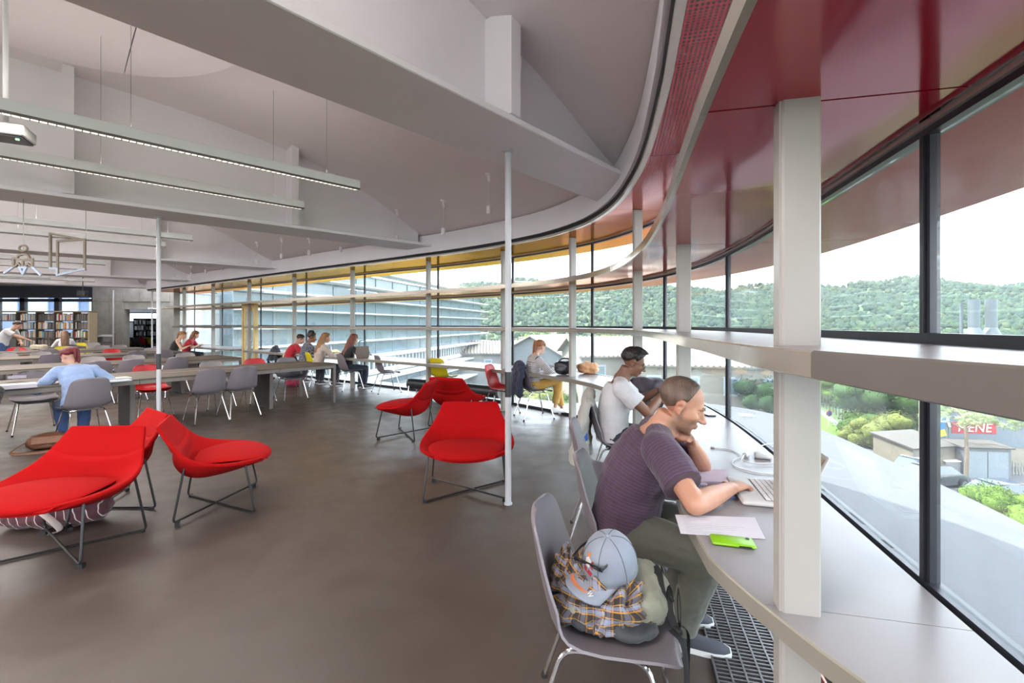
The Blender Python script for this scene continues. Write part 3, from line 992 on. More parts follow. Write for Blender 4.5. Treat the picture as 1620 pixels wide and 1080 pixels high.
for i, (px, w) in enumerate(((1541, 'left'), (1568, 'right'))):
    t = thing('silver_stack', 'tall silver ventilation stack with flared base, %s of the pair' % w, 'chimney', at(px, 62, ZG))
    mb = MB(); mb.lathe([(1.08, 0), (1.08, 8.9)], 24); mb.build('base', M_alu, t)
    mb = MB(); mb.lathe([(1.1, 8.9), (.62, 10.05)], 24); mb.build('cone', M_alu, t)
    mb = MB(); mb.lathe([(.62, 10.05), (.62, 13.9), (.56, 13.9), (.56, 13.6)], 24); mb.build('flue', M_alu, t)
    mb = MB(); mb.tube([(-.95, .8, 3), (-.95, .8, 13.2)], .18, 8); mb.box((-.95, .8, 13.3), (.6, .6, .12)); mb.build('side_pipe', M_alu, t)

# street below on the right
def gpt(px, py, z=ZG): return flo(px, py, z)
mb = MB()
road = [gpt(1300, 705), gpt(1420, 700), gpt(1700, 745), gpt(1750, 850), gpt(1600, 860), gpt(1450, 800)]
mb.prism([(p.x, p.y) for p in road], ZG + .01, ZG + .05); struct(mb.build('road', M_asph, smooth=False))
mb = MB()
lw = [gpt(1200, 640), gpt(1292, 650), gpt(1345, 682), gpt(1338, 700), gpt(1285, 692), gpt(1180, 690)]
mb.prism([(p.x, p.y) for p in lw], ZG + .02, ZG + .12); struct(mb.build('lawn', M_grass, smooth=False))
mb = MB(); mb.tube([gpt(1280, 640) + V((0, 0, .15)), gpt(1345, 690) + V((0, 0, .15))], [(.25, .3)] * 2, 6); struct(mb.build('kerb', M_asph))
# wire fence on the slope
t = thing('wire_fence', 'grey wire fence climbing beside the small lawn', 'fence', gpt(1342, 672))
base = gpt(1342, 672)
fp = [gpt(1293, 640) - base + V((0, 0, 0)), gpt(1318, 652) - base, gpt(1345, 678) - base]
fp = [fp[0].lerp(fp[1], i / 5) for i in range(5)] + [fp[1].lerp(fp[2], i / 5) for i in range(6)]
for p in fp:
    mb = MB(); mb.tube([p, p + V((0, 0, 1.9))], .05, 6); mb.build('post', mat('fence_post', (66, 68, 66), .7), t)
mb = MB()
for z in np.linspace(.2, 1.8, 7): mb.tube([p + V((0, 0, z)) for p in fp], .012, 4)
w_ = mb.build('wire', mat('fence_wire', (70, 74, 70), .6, metal=.5), t); w_['kind'] = 'stuff'
# sign
t = thing('road_sign', 'small round blue road sign with red rim on the lawn', 'sign', gpt(1311, 676))
mb = MB(); mb.tube([(0, 0, 0), (0, 0, 1.3)], .04, 6); mb.build('pole', M_fin, t)
mb = MB(); mb.lathe([(.30, 0), (.30, .03), (.001, .031)], 20, (0, -.05, 1.45), (PI / 2, 0, 0)); mb.build('rim', mat('sign_red', (178, 60, 66), .5), t)
mb = MB(); mb.lathe([(.22, 0), (.22, .035), (.001, .036)], 20, (0, -.06, 1.45), (PI / 2, 0, 0)); mb.build('disc', mat('sign_blue', (70, 88, 160), .5), t)

# sheds
def shed(label, px, py, w, d, h, slope, rz, rgb, door=True):
    t = thing('shed', label, 'shed', gpt(px, py), rz)
    mb = MB(); mb.add([(-w / 2, -d / 2, 0), (w / 2, -d / 2, 0), (w / 2, d / 2, 0), (-w / 2, d / 2, 0), (-w / 2, -d / 2, h), (w / 2, -d / 2, h), (w / 2, d / 2, h + slope), (-w / 2, d / 2, h + slope)],
                      [(0, 1, 2, 3), (4, 5, 6, 7), (0, 1, 5, 4), (1, 2, 6, 5), (2, 3, 7, 6), (3, 0, 4, 7)])
    mb.build('wall', mat('shed_%d' % rgb[0], rgb, .85, var=.08, scale=2), t, smooth=False)
    an = math.atan2(slope, d)
    mb = MB(); mb.box((0, 0, h + slope / 2 + .06), (w + .3, math.hypot(d, slope) + .3, .10), (an, 0, 0)); mb.build('roof', mat('shed_roof', (74, 70, 66), .8, var=.1), t, smooth=False)
    if door:
        for x in (-w * .22, w * .22):
            mb = MB(); mb.box((x, -d / 2 - .03, h * .46), (w * .42, .06, h * .88)); mb.build('door', mat('shed_door', (118, 126, 132), .6), t, smooth=False)
    return t
shed('low cream shed with grey sloping roof behind the dry bush', 1444, 744, 3.6, 2.8, 2.0, .4, .2, (112, 104, 92), False)
shed('pale grey double door garage shed beside the pine trunk', 1545, 751, 2.9, 1.6, 2.05, .08, -.12, (100, 104, 108))
t = thing('utility_cabinet', 'grey utility cabinet standing left of the garage shed', 'cabinet', gpt(1502, 752))
mb = MB(); mb.box((0, 0, .52), (1.05, .6, 1.05), b=.03); mb.build('body', mat('cabinet_grey', (116, 118, 118), .7), t); mb = MB(); mb.box((0, 0, 1.08), (1.15, .7, .06)); mb.build('lid', M_ledge, t)
# graffiti wall
t = thing('street_wall', 'cream street wall with graffiti behind the pine', 'wall', gpt(1560, 737), -.1)
mb = MB(); mb.box((2.0, 0, 2.6), (13, .3, 5.2)); mb.build('wall_body', mat('cream_render', (134, 126, 113), .85, var=.06, scale=2), t, smooth=False)
mb = MB(); mb.box((-.1, -.17, 2.75), (5.2, .04, 2.6)); o = mb.build('grey_patch', mat('grey_patch', (102, 110, 118), .8), t, smooth=False); o['label'] = 'pale grey repainted patch'
def text_mesh(body, size, ext, m, name, parent, loc, rot, shear=0.0):
    cu = bpy.data.curves.new(name, 'FONT'); cu.body = body; cu.size = size; cu.extrude = ext; cu.align_x = 'CENTER'; cu.align_y = 'CENTER'; cu.shear = shear
    o = bpy.data.objects.new(name, cu); COL.objects.link(o)
    dg = bpy.context.evaluated_depsgraph_get()
    me = bpy.data.meshes.new_from_object(o.evaluated_get(dg))
    bpy.data.objects.remove(o)
    me.name = name; me.materials.clear(); me.materials.append(m)
    q = bpy.data.objects.new(name, me); COL.objects.link(q); q.parent = parent; q.location = loc; q.rotation_euler = rot
    return q
mb = MB(); mb.box((-1.0, -.2, 2.85), (3.0, .03, .85)); mb.build('graffiti_ground', mat('graffiti_red', (150, 48, 52), .7, var=.2, scale=4), t, smooth=False)
text_mesh('HENE', .92, .02, mat('graffiti_white', (196, 194, 188), .7), 'graffiti_letters', t, (-1.0, -.24, 2.85), (PI / 2, 0, 0), .15)
mb = MB(); mb.box((-3.7, -.19, 3.3), (1.6, .03, 2.4)); mb.build('graffiti_ground', mat('graffiti_blue', (56, 112, 160), .7, var=.2, scale=3), t, smooth=False)
mb = MB(); mb.box((-3.35, -.21, 2.35), (.9, .03, .5), (0, -.3, 0)); mb.build('graffiti_stroke', mat('graffiti_yellow', (190, 176, 60), .7), t, smooth=False)
text_mesh('KA', 1.7, .02, mat('graffiti_ice', (176, 204, 214), .7), 'graffiti_letters', t, (-3.7, -.24, 3.4), (PI / 2, 0, 0), .2)
# low fence with pale slats in front of wall
t = thing('slat_fence', 'low pale slat fence beside the garage shed', 'fence', gpt(1608, 752))
for k in range(16):
    mb = MB(); mb.box((-.9 + k * .22, 0, .5), (.09, .04, 1.0)); mb.build('slat', mat('slat_grey', (120, 118, 112), .7), t, smooth=False)
mb = MB(); mb.box((.75, .03, .85), (3.5, .03, .06)); mb.box((.75, .03, .2), (3.5, .03, .06)); mb.build('rail', mat('slat_grey', (120, 118, 112), .7), t, smooth=False)

# pine with bare trunk
t = thing('umbrella_pine', 'tall pine with bare pale trunk and wide crown by the street', 'tree', gpt(1528, 765))
mb = MB(); mb.tube([(0, 0, 0), (.08, 0, 2), (-.03, 0, 3.9), (.1, 0, 5.0)], [.13, .11, .09, .06], 9)
for a, z, L in ((.3, 3.6, 2.2), (2.6, 3.5, 1.6), (4.4, 3.8, 2.0), (5.6, 4.1, 2.6), (1.5, 4.3, 1.8)): mb.tube([(0, 0, z), (L * .5 * math.cos(a), L * .5 * math.sin(a), z + .5), (L * math.cos(a), L * math.sin(a), z + .6)], [.05, .035, .015], 6)
mb.build('trunk', mat('pale_bark', (112, 98, 86), .85, var=.12, scale=5), t)
mb = MB(); rnd = random.Random(5)
for k in range(150):
    a, q = rnd.random() * 6.28, 2.9 * math.sqrt(rnd.random())
    c = V((1.0 + q * 1.15 * math.cos(a), q * math.sin(a), 4.6 + .7 * rnd.random() - .07 * q * q))
    for j in range(60):
        d = V((rnd.gauss(0, 1), rnd.gauss(0, 1), rnd.gauss(.25, .7))).normalized(); e = c + d * (.16 + .22 * rnd.random())
        u = d.orthogonal().normalized() * .016; w2 = d.cross(u)
        mb.add([c + d * .1 - u, c + d * .1 + u, e, c + d * .1 + w2], [(0, 1, 2), (1, 3, 2), (3, 0, 2)])
o = mb.build('needles', greenery('pine_needles', (132, 146, 104), .25, 3), t, angle=180); o['kind'] = 'stuff'

# bushes and trees
for i, (px, py, h, w, m, nm, lb) in enumerate([
    (1385, 690, 3.6, 4.6, 0, 'bush', 'large glossy green bush beyond the first right pane'),
    (1428, 675, 3.2, 4.4, 0, 'bush', 'broad green bush above the cream shed, left of the dark mullion'),
    (1372, 705, 1.6, 2.4, 3, 'bush', 'dry yellowish bush at the foot of the big green bush'),
    (1404, 712, 2.0, 2.6, 3, 'bush', 'sparse olive bush left of the cream shed'),
    (1322, 640, 3.4, 4.0, 1, 'bush', 'light green rounded bush behind the wire fence'),
    (1352, 632, 4.0, 4.6, 4, 'bush', 'greyish olive bush uphill behind the fence'),
    (1300, 628, 4.2, 4.0, 2, 'bush', 'dark green bush beside the nearest column, uphill'),
    (1575, 822, 1.7, 3.0, 1, 'hedge_bush', 'bright green hedge bush in front of the parked car'),
    (1618, 838, 1.7, 2.8, 1, 'hedge_bush', 'bright green hedge bush at the right edge of view'),
    (1545, 800, 1.1, 1.6, 1, 'hedge_bush', 'small bright hedge tuft by the pavement edge'),
    (1428, 735, 1.2, 2.2, 0, 'hedge_bush', 'clipped green hedge below the cream shed')]):
    if nm == 'bush': h, w = h * 1.5, w * 1.4
    leafy(nm, lb, 'bush', gpt(px, py), h, w, M_leaf[m], 16, 20 + i, False, None, 900)
for i, (px, Y, h, w, m, lb) in enumerate([
    (940, 50, 5.2, 5, 1, 'small bright tree between the grey house and the tiled house'),
    (905, 44, 4.2, 3.6, 0, 'slim young green tree below the grey gabled house'),
    (850, 48, 3.6, 6, 3, 'yellowish spreading tree beside the striped woman'),
    (880, 36, 3.2, 5, 0, 'green tree seen under the desk beside the mustard trousers'),
    (960, 30, 3.6, 5, 1, 'green tree below the black bag on the desk'),
    (1060, 28, 3.8, 5, 2, 'dark green tree row left of the second column'),
    (1120, 27, 3.6, 4.5, 0, 'green tree in front of the long tiled house'),
    (1215, 30, 4.0, 5, 1, 'pale green tree beside the nearest column at left'),
    (1480, 120, 8, 10, 1, 'wide pale tree in front of the hill by the dark mullion'),
    (1340, 110, 8, 12, 3, 'yellow green tree at the hill foot, right of the column'),
    (1410, 105, 7, 14, 1, 'low wide tree at the hill foot behind the flat roof'),
    (1618, 80, 8.5, 2.2, 2, 'tall narrow cypress at the right edge'),
    (860, 100, 8, 12, 1, 'bright tree band at the hill foot above the grey house'),
    (980, 95, 8, 14, 3, 'yellowish wide tree above the pale house roof'),
    (1100, 90, 8.5, 12, 1, 'light green wide tree above the long roof'),
    (1200, 92, 8.5, 10, 0, 'green tree above the roof, beside the nearest column')]):
    leafy('cypress' if 'cypress' in lb else 'tree', lb, 'tree', at(px, Y, ZG), h, w, M_leaf[m], 16, 50 + i, True, None, 700)

leafy('bush', 'rounded dark green bush seen past the bald man, left of the nearest column', 'bush', at(1196, 32, ZG), 6.4, 4.6, M_leaf[2], 18, 77, False, None, 1000)
# parked cars
def car(label, p, rz, rgb):
    t = thing('car', label, 'car', p, rz)
    body = MB()
    xs = [-2.1, -1.95, -1.2, -.5, .5, 1.3, 1.95, 2.1]
    zt = [.62, .82, .90, .93, .93, .90, .72, .55]
    rows = []
    for x, z in zip(xs, zt):
        w = .82 * (1 - .12 * (abs(x) / 2.1) ** 4)
        rows.append([V((x, -w, .28)), V((x, -w, z * .75)), V((x, -w * .93, z)), V((x, w * .93, z)), V((x, w, z * .75)), V((x, w, .28))])
    body.rows(rows, closed=True)
    body.build('body', mat('car_paint_%d' % rgb[0], rgb, .2, var=.03, coat=.6), t, angle=50)
    rows = []
    for x, z, w in ((-1.75, .88, .70), (-1.1, 1.36, .58), (0.1, 1.44, .60), (.75, 1.34, .58), (1.35, .90, .70)):
        rows.append([V((x, -.74, .86)), V((x, -w, z)), V((x, w, z)), V((x, .74, .86))])
    g = MB(); g.rows(rows, closed=True); g.build('glasshouse', mat('car_glass', (60, 72, 84), .1, spec=.8), t, angle=30)
    r = MB(); r.box((-.2, 0, 1.42), (1.6, 1.1, .05), b=.02); r.build('roof', mat('car_paint_%d' % rgb[0], rgb, .2), t)
    for x in (-1.3, 1.3):
        for y in (-.8, .8):
            w_ = MB(); w_.lathe([(.12, -.1), (.31, -.1), (.33, 0), (.31, .1), (.12, .1)], 18, (x, y, .33), (PI / 2, 0, 0)); wo = w_.build('wheel', M_blackrub, t)
            h_ = MB(); h_.lathe([(.2, -.11), (.18, .11)], 12, (x, y, .33), (PI / 2, 0, 0)); h_.build('hub', M_alu, wo)
    return t
car('dark blue car parked behind the bright hedge', gpt(1588, 800), .05, (48, 58, 78))
car('silver car half hidden by the white ledge, left of the dark mullion', gpt(1450, 752), .5, (178, 184, 190))
car('dark car peeking from behind the dark mullion', gpt(1476, 768), .2, (40, 44, 52))

# summer haze over the valley
mh = bpy.data.materials.new('valley_haze'); mh.use_nodes = True
hn, hl = mh.node_tree.nodes, mh.node_tree.links
hn.remove(hn['Principled BSDF'])
vs_ = hn.new('ShaderNodeVolumeScatter'); vs_.inputs['Color'].default_value = (.80, .90, 1.0, 1); vs_.inputs['Density'].default_value = .00020; vs_.inputs['Anisotropy'].default_value = .3
hl.new(vs_.outputs[0], hn['Material Output'].inputs['Volume'])
mb = MB(); mb.box((100, 262, 32), (1100, 440, 75))
hz_ = mb.build('haze', mh, smooth=False); hz_['kind'] = 'stuff'; hz_['label'] = 'thin summer haze over the wooded valley'; hz_['category'] = 'haze'

# blue office block beyond the windows at far left
t = thing('office_building', 'blue grey office block seen through the dark windows above the bookcase', 'building', (-46, 40, ZG))
mb = MB(); mb.box((0, 0, 9), (30, 8, 18)); mb.build('wall', mat('blue_cladding', (62, 84, 120), .5), t, smooth=False)
for k in range(12):
    for j in range(5):
        mb = MB(); mb.box((-13 + k * 2.4, -4.05, 3 + j * 3), (1.5, .12, 1.5)); mb.build('window', mat('pale_window', (150, 172, 196), .3), t, smooth=False)
# ------------------------------------------------------------------ lamps and signs that hang from the ceiling
M_lum = mat('luminaire_grey', (232, 234, 234), .4, var=.02)
M_louv = mat('louvre_metal', (150, 150, 148), .15, metal=.9)
M_lamp = mat('lamp_glow', (255, 246, 230), .5, emis=((1, .93, .82), 1.3))
M_cable = mat('steel_cable', (150, 148, 144), .4, metal=.6)
def add_area(parent, loc, rot, sx, sy, power, color=(1, .95, .89), name='lamp_light'):
    d = bpy.data.lights.new(name, 'AREA'); d.shape = 'RECTANGLE'; d.size = sx; d.size_y = sy; d.energy = power; d.color = color
    o = bpy.data.objects.new(name, d); COL.objects.link(o); o.parent = parent; o.location = loc; o.rotation_euler = rot
    return o
LUM_W = 3.6
def pendant(end, d, L, label, z=2.95, down=1.0, up=.45, cables=(.35, 1.9, 3.4, 5.0), cells=True):
    d = d.normalized(); ang = math.atan2(d.y, d.x)
    t = thing('linear_pendant', label, 'lamp', (end.x, end.y, z), ang)
    mb = MB(); mb.box((-L / 2, 0, .06), (L, .055, .085), b=.004); mb.build('housing', M_lum, t, smooth=False)
    mb = MB(); mb.box((-L / 2, 0, .015), (L - .02, .018, .006)); mb.build('lamp_tube', M_lamp, t, smooth=False)
    mb = MB()
    for sd in (-1, 1): mb.box((-L / 2, sd * .024, .008), (L, .004, .02))
    if cells:
        k = .02
        while k < L: mb.box((-k, 0, .008), (.006, .05, .02)); k += .045
    lo = mb.build('louvre', M_louv, t, smooth=False); lo['kind'] = 'stuff'
    for c in cables:
        if c < L:
            w = t.location + d * -c
            mb = MB(); mb.tube([(-c, 0, .10), (-c, 0, zc(w.x, w.y) - z)], .0022, 5); mb.build('cable', M_cable, t)
    add_area(t, (-L / 2, 0, -.012), (0, 0, 0), L, .05, LUM_W * L * down)
    add_area(t, (-L / 2, 0, .115), (PI, 0, 0), L, .05, LUM_W * L * up)
    return t
dA = V((1.85, 1.8, 0)); dB = V((.75, .66, 0)); dC = V((.78, .63, 0)); dD = V((.80, .6, 0))
e1 = at(568, 4.93); e2 = at(480, 5.75)
pendant(e1, dA, 7.0, 'long linear pendant nearest the camera, upper left, longest of the row', down=.6, up=.12)
pendant(e2, dA, 7.5, 'second long linear pendant hanging just below and behind the nearest one', down=.6, up=.12)
pendant(at(305, 7.95), dB, 7, 'linear pendant ending left of the post, above the hanging book outline')
pendant(at(262, 8.6), dB, 7, 'linear pendant passing behind the hanging book outline')
pendant(at(167, 11.2), dC, 6, 'linear pendant further back, behind the hanging signs', cells=False)
pendant(at(137, 12.2), dC, 6, 'far linear pendant, higher of the two behind the reading figure sign', cells=False)
pendant(at(79, 14.5), dD, 5, 'short looking linear pendant low at far left, above the bookcase', cells=False)
pendant(at(150, 15.6), dD, 6, 'farthest linear pendant before the concrete wall', cells=False)
# unseen pendants continuing the rows, added to brighten the vault and hall
for i, (e, d, L) in enumerate([(V((-.2, 1.0, 0)), dA, 6), (V((-4.6, -1.4, 0)), dA, 6), (V((-8.5, 1.5, 0)), dA, 6), (V((-13, 3, 0)), dC, 8), (V((-17, 8, 0)), dC, 8), (V((-20, 13, 0)), dC, 5)]):
    pendant(e, d, L, ['linear pendant above the open floor behind the camera', 'linear pendant over the rear of the hall', 'linear pendant left of the reading tables', 'linear pendant deep in the hall at left', 'linear pendant by the left wall', 'linear pendant before the far windows'][i], cells=False, up=.9 if i < 2 else .4)

# small cylinder spots on cords
def spot(px, py_top, py_bot, label, lamp_h=.085):
    # march along the view ray until it meets the vault
    for Y in np.arange(2.5, 24, .02):
        z = EYE + (HZ - py_top) / F * Y
        if z >= zc((px - CX) / F * Y, Y): break
    z1 = EYE + (HZ - py_bot) / F * Y
    t = thing('cord_spot', label, 'lamp', at(px, Y, z))
    L = z - z1
    mb = MB(); mb.lathe([(.045, 0.02), (.045, -.008), (.03, -.012)], 14); mb.build('ceiling_rose', M_white, t)
    mb = MB(); mb.tube([(0, 0, -.005), (.012, 0, -.10 if L > .25 else -.03)], .024, 12); mb.build('bracket', M_white, t)
    if L > .3:
        mb = MB(); mb.tube([(.012, 0, -.1), (0, 0, -L + .1)], .004, 5); mb.build('cord', M_white, t)
    mb = MB(); mb.lathe([(.012, -L + .115), (.032, -L + .105), (.032, -L), (.024, -L), (.024, -L + .02)], 16); mb.build('shade', M_white, t)
for a in [(773, 276, 338, 'white cylinder spot on a cord, nearest of the row, left of the tall post'), (701, 318, 371, 'white cylinder spot on a cord, second along the vault from the tall post'),
          (628, 333, 382, 'white cylinder spot on a cord, third along the vault, by the beam end'), (407, 384, 418, 'small white cylinder spot in the second vault, leftmost of its row'),
          (445, 377, 409, 'small white cylinder spot in the second vault, second of its row'), (489, 378, 404, 'small white cylinder spot in the second vault, third of its row'), (539, 381, 398, 'small white cylinder spot in the second vault, by the wall of glass'),
          (276, 417, 438, 'tiny white cylinder spot in the third vault, leftmost'), (302, 419, 437, 'tiny white cylinder spot in the third vault, second'), (325, 421, 432, 'tiny white cylinder spot in the third vault, third'), (352, 422, 427, 'tiny white cylinder spot in the third vault, rightmost')]:
    spot(*a)

# hanging outline signs: a reader and an open book
M_signm = mat('sign_metal', (128, 116, 102), .4, metal=.3, var=.04)
M_signlo = mat('sign_metal_light', (166, 176, 194), .4, metal=.3, var=.04)
def sign_pt(px, py, Y): return at(px, Y, EYE + (HZ - py) / F * Y)
_bn = [0]
def bars(mb, pts, Y, o, w=.026, closed=False):
    P = [sign_pt(a, b, Y) - o for a, b in pts]
    if closed: P.append(P[0])
    for a, b in zip(P[:-1], P[1:]):
        d = (b - a); c = (a + b) / 2
        ax = d.normalized(); y = V((0, 1, 0)); z = ax.cross(y).normalized()
        M = Matrix((ax, y, z)).transposed()
        _bn[0] += 1; mb.box(c, (d.length + w * .8, .022 - .0011 * (_bn[0] % 6), w - .0006 * (_bn[0] % 5)), M)
z5 = lambda x, y: (x / 6.0, 320 + y / 6.0)
Yb = 5.7
o = sign_pt(136, 378, Yb)
t = thing('book_sign', 'hanging metal outline of an open book', 'sign', o)
mb = MB(); bars(mb, [z5(x, y) for x, y in ((478, 625), (478, 298), (805, 355), (803, 632))], Yb, o); bars(mb, [z5(x, y) for x, y in ((547, 690), (547, 366), (805, 352))], Yb, o); mb.build('cover_outline', M_signm, t, smooth=False)
mb = MB(); bars(mb, [z5(x, y) for x, y in ((478, 625), (545, 632), (545, 690), (803, 632))], Yb, o); q = mb.build('lower_outline', M_signlo, t, smooth=False); q['label'] = 'pale blue lower edge'
mb = MB(); mb.tube([(0, 0, 0), (0, 0, 2.95 - o.z)], .004, 5); mb.build('cable', M_cable, t)
Yp = 5.25
o = sign_pt(37, 388, Yp)
t = thing('reader_sign', 'hanging metal outline of a person reading a book', 'sign', o)
mb = MB()
c = sign_pt(*z5(222, 436), Yp) - o
mb.tube([c + V((.047 * math.cos(a), 0, .034 * math.sin(a))) for a in np.linspace(0, 2 * PI, 20, endpoint=False)], .012, 6, closed=True); mb.build('head_ring', M_signm, t)
mb = MB()
bars(mb, [z5(x, y) for x, y in ((160, 535), (175, 505), (222, 492), (268, 505), (285, 535))], Yp, o, .02)
bars(mb, [z5(x, y) for x, y in ((130, 610), (130, 528), (220, 548), (308, 540), (308, 605))], Yp, o, .024); bars(mb, [z5(x, y) for x, y in ((218, 545), (218, 610))], Yp, o, .024)
bars(mb, [z5(x, y) for x, y in ((148, 608), (178, 578), (200, 606))], Yp, o, .02); bars(mb, [z5(x, y) for x, y in ((240, 606), (268, 582), (292, 606))], Yp, o, .02)
mb.build('book_and_shoulders', M_signm, t, smooth=False)
mb = MB()
bars(mb, [z5(x, y) for x, y in ((45, 668), (130, 612))], Yp, o, .024); bars(mb, [z5(x, y) for x, y in ((385, 688), (308, 612))], Yp, o, .024)
bars(mb, [z5(x, y) for x, y in ((190, 618), (220, 680), (250, 618), (190, 618))], Yp, o, .024)
q = mb.build('legs_outline', M_signlo, t, smooth=False); q['label'] = 'pale blue arms and lower point'
mb = MB(); mb.tube([(0, 0, -.07), (0, 0, 2.95 - o.z + .0)], .004, 5); mb.build('cable', M_cable, t)

# device box on a ceiling rod
p = at(9, 3.3)
ztop = zc(p.x, p.y)
t = thing('ceiling_projector', 'grey box with black glass face on a ceiling rod at the top left', 'device', (p.x, p.y, 2.93))
mb = MB(); mb.tube([(-.0, 0, .02), (-.0, 0, ztop - 2.93)], .016, 10); mb.build('rod', M_lum, t)
mb = MB(); mb.box((.0, 0, -.035), (.26, .22, .085), (0, 0, .5), b=.008); mb.build('case', mat('case_grey', (140, 140, 136), .4), t, smooth=False)
mb = MB(); mb.box((.0, 0, -.082), (.23, .19, .012), (0, 0, .5)); mb.build('glass_face', mat('black_glass', (34, 34, 38), .12), t, smooth=False)
mb = MB(); mb.box((.085, -.0, -.09), (.018, .01, .006), (0, 0, .5)); mb.build('green_led', mat('led_green', (60, 220, 90), .5, emis=((.1, .9, .2), 3)), t, smooth=False)

# ------------------------------------------------------------------ shell chairs
M_shell = {'grey': mat('shell_grey', (114, 107, 113), .42, var=.02), 'red': mat('shell_red', (190, 22, 30), .38, var=.02), 'yellow': mat('shell_yellow', (196, 178, 22), .4, var=.02),
           'light': mat('shell_light', (136, 128, 127), .42, var=.02)}
CH_P = [(.228, .418, .13), (.224, .433, .175), (.205, .447, .212), (.15, .447, .228), (.07, .440, .236), (-.01, .434, .238), (-.08, .432, .236), (-.135, .440, .232), (-.175, .462, .228), (-.203, .500, .224),
        (-.220, .55, .220), (-.234, .61, .213), (-.247, .67, .205), (-.258, .73, .196), (-.266, .775, .183), (-.271, .80, .165), (-.274, .815, .14), (-.276, .825, .105), (-.277, .829, .06)]
def chair_shell():
    nu = 13
    P = [V((0, y, z)) for y, z, w in CH_P]
    top, bot = [], []
    for i, (y, z, w) in enumerate(CH_P):
        t = P[min(i + 1, len(P) - 1)] - P[max(i - 1, 0)]; t.normalize()
        n = V((1, 0, 0)).cross(t); n = -n if (n.z < 0 and i < 9) or (n.y < 0 and i >= 9) else n
        bend = .038 * (.05, .15, .4, .7, .9, 1)[i] if i < 6 else (.038 + .03 * (i - 5) / 5 if i < 11 else .065 * max(.35, 1 - (i - 10) / 10))
        a, b = [], []
        for j in range(nu):
            u = -1 + 2 * j / (nu - 1)
            c = V((w * u, y, z)) + n * (bend * abs(u) ** 2.4)
            nn = (n - V((1, 0, 0)) * (u * abs(u) ** 1.2 * bend * 2.4 / .24)).normalized()
            a.append(c); b.append(c - nn * .009)
        top.append(a); bot.append(b)
    mb = MB()
    rings = [a + b[::-1] for a, b in zip(top, bot)]
    mb.rows(rings, closed=True)
    return mb
def make_chair(colour, label, chrome=None):
    t = thing('shell_chair', label, 'chair')
    chair_shell().build('shell', M_shell[colour], t, angle=50)
    for sx in (-1, 1):
        for fy, ky, my in ((.225, .125, .0), (-.285, -.15, .0)):
            p = round_path([(sx * .235, fy, .006), (sx * .165, ky, .418), (sx * .16, my, .420)], .05, 5)
            mb = MB(); mb.tube(p, .0085, 8); lg = mb.build('leg', M_chrome, t)
            mb = MB(); mb.lathe([(.012, 0), (.013, .012), (.010, .022)], 10, (sx * .235, fy, 0)); mb.build('glide', M_blackrub, lg)
    mb = MB()
    for y in (.10, -.12): mb.tube(round_path([(-.162, y, .419), (-.10, y, .424), (.10, y, .424), (.162, y, .419)], .04), .008, 8)
    mb.build('under_frame', M_chrome, t)
    return t
CHAIR0 = {}
def chair(x, y, face, colour, label, group=None, tilt=None):
    """face: direction (dx, dy) the sitter looks"""
    if colour not in CHAIR0:
        c = CHAIR0[colour] = make_chair(colour, label)
    else:
        c = copy_tree(CHAIR0[colour])
    c['label'] = label
    c.location = (x, y, 0)
    c.rotation_euler = (0, 0, math.atan2(face[1], face[0]) - PI / 2)
    if group: c['group'] = group
    return c

# reading tables
M_tab = mat('table_top_taupe', (92, 83, 74), .6, spec=.3, var=.05, scale=3, stretch=(.3, 1, 1))
M_tabedge = mat('table_edge', (112, 106, 100), .45, var=.04)
M_panel = mat('dark_panel', (58, 56, 55), .5, var=.06)
T_DIR = V((.6, .8, 0)); T_PERP = V((-.8, .6, 0)); T_C = V((-3.385, 8.755, 0))
ROW = [(0.0, 0.0, 7.2), (3.35, -.3, 9.2), (6.75, -.25, 9.0), (10.05, -.3, 8.0), (13.35, -1.2, 6.5)]
T_W = 1.28
def table(k, label):
    perp, al, L = ROW[k]
    o = T_C + T_PERP * perp + T_DIR * al
    t = thing('reading_table', label, 'table', o, math.atan2(T_DIR.y, T_DIR.x))
    # local x runs along the table (0 at the near right corner, negative to the left), y across
    seams = [0, -1.06] + [-1.06 - 1.95 * i for i in range(1, 8)]
    seams = [s for s in seams if s > -L] + [-L]
    for a, b in zip(seams[:-1], seams[1:]):
        mb = MB(); mb.box(((a + b) / 2, T_W / 2, .728), (a - b - .005, T_W - .004, .024), b=.003); tt = mb.build('tabletop', M_tab, t, smooth=False)
        for y in (.012, T_W - .012):
            mb = MB(); mb.box(((a + b) / 2, y, .69), (a - b - .005, .022, .05)); mb.build('apron', M_tabedge, tt, smooth=False)
        mb = MB(); mb.box(((a + b) / 2, T_W / 2, .7415), ((a - b) * .55, .09, .004)); mb.build('cable_flap', M_tabedge, tt, smooth=False)
    for s in seams[1:-1]:
        mb = MB(); mb.box((s, T_W / 2, .345), (.05, .56, .66), b=.004); pn = mb.build('leg_panel', M_panel, t, smooth=False)
        for y in (T_W / 2 - .30, T_W / 2 + .30):
            mb = MB(); mb.box((s, y, .345), (.055, .03, .69)); mb.build('panel_edge', M_tabedge, pn, smooth=False)
    mb = MB(); mb.box((-.012, T_W / 2, .69), (.022, T_W - .05, .05)); mb.build('end_apron', M_tabedge, t, smooth=False)
    for y in (.025, T_W - .025):
        mb = MB(); mb.box((-.025, y, .355), (.045, .045, .71)); mb.build('leg', M_tabedge, t, smooth=False)
table(0, 'nearest long taupe reading table with the red-haired woman')
table(1, 'second long taupe reading table, behind the red-haired woman')
table(2, 'third long taupe reading table from the camera')
table(3, 'fourth long taupe reading table, by the standing man')
table(4, 'farthest long taupe reading table, before the bookcase')

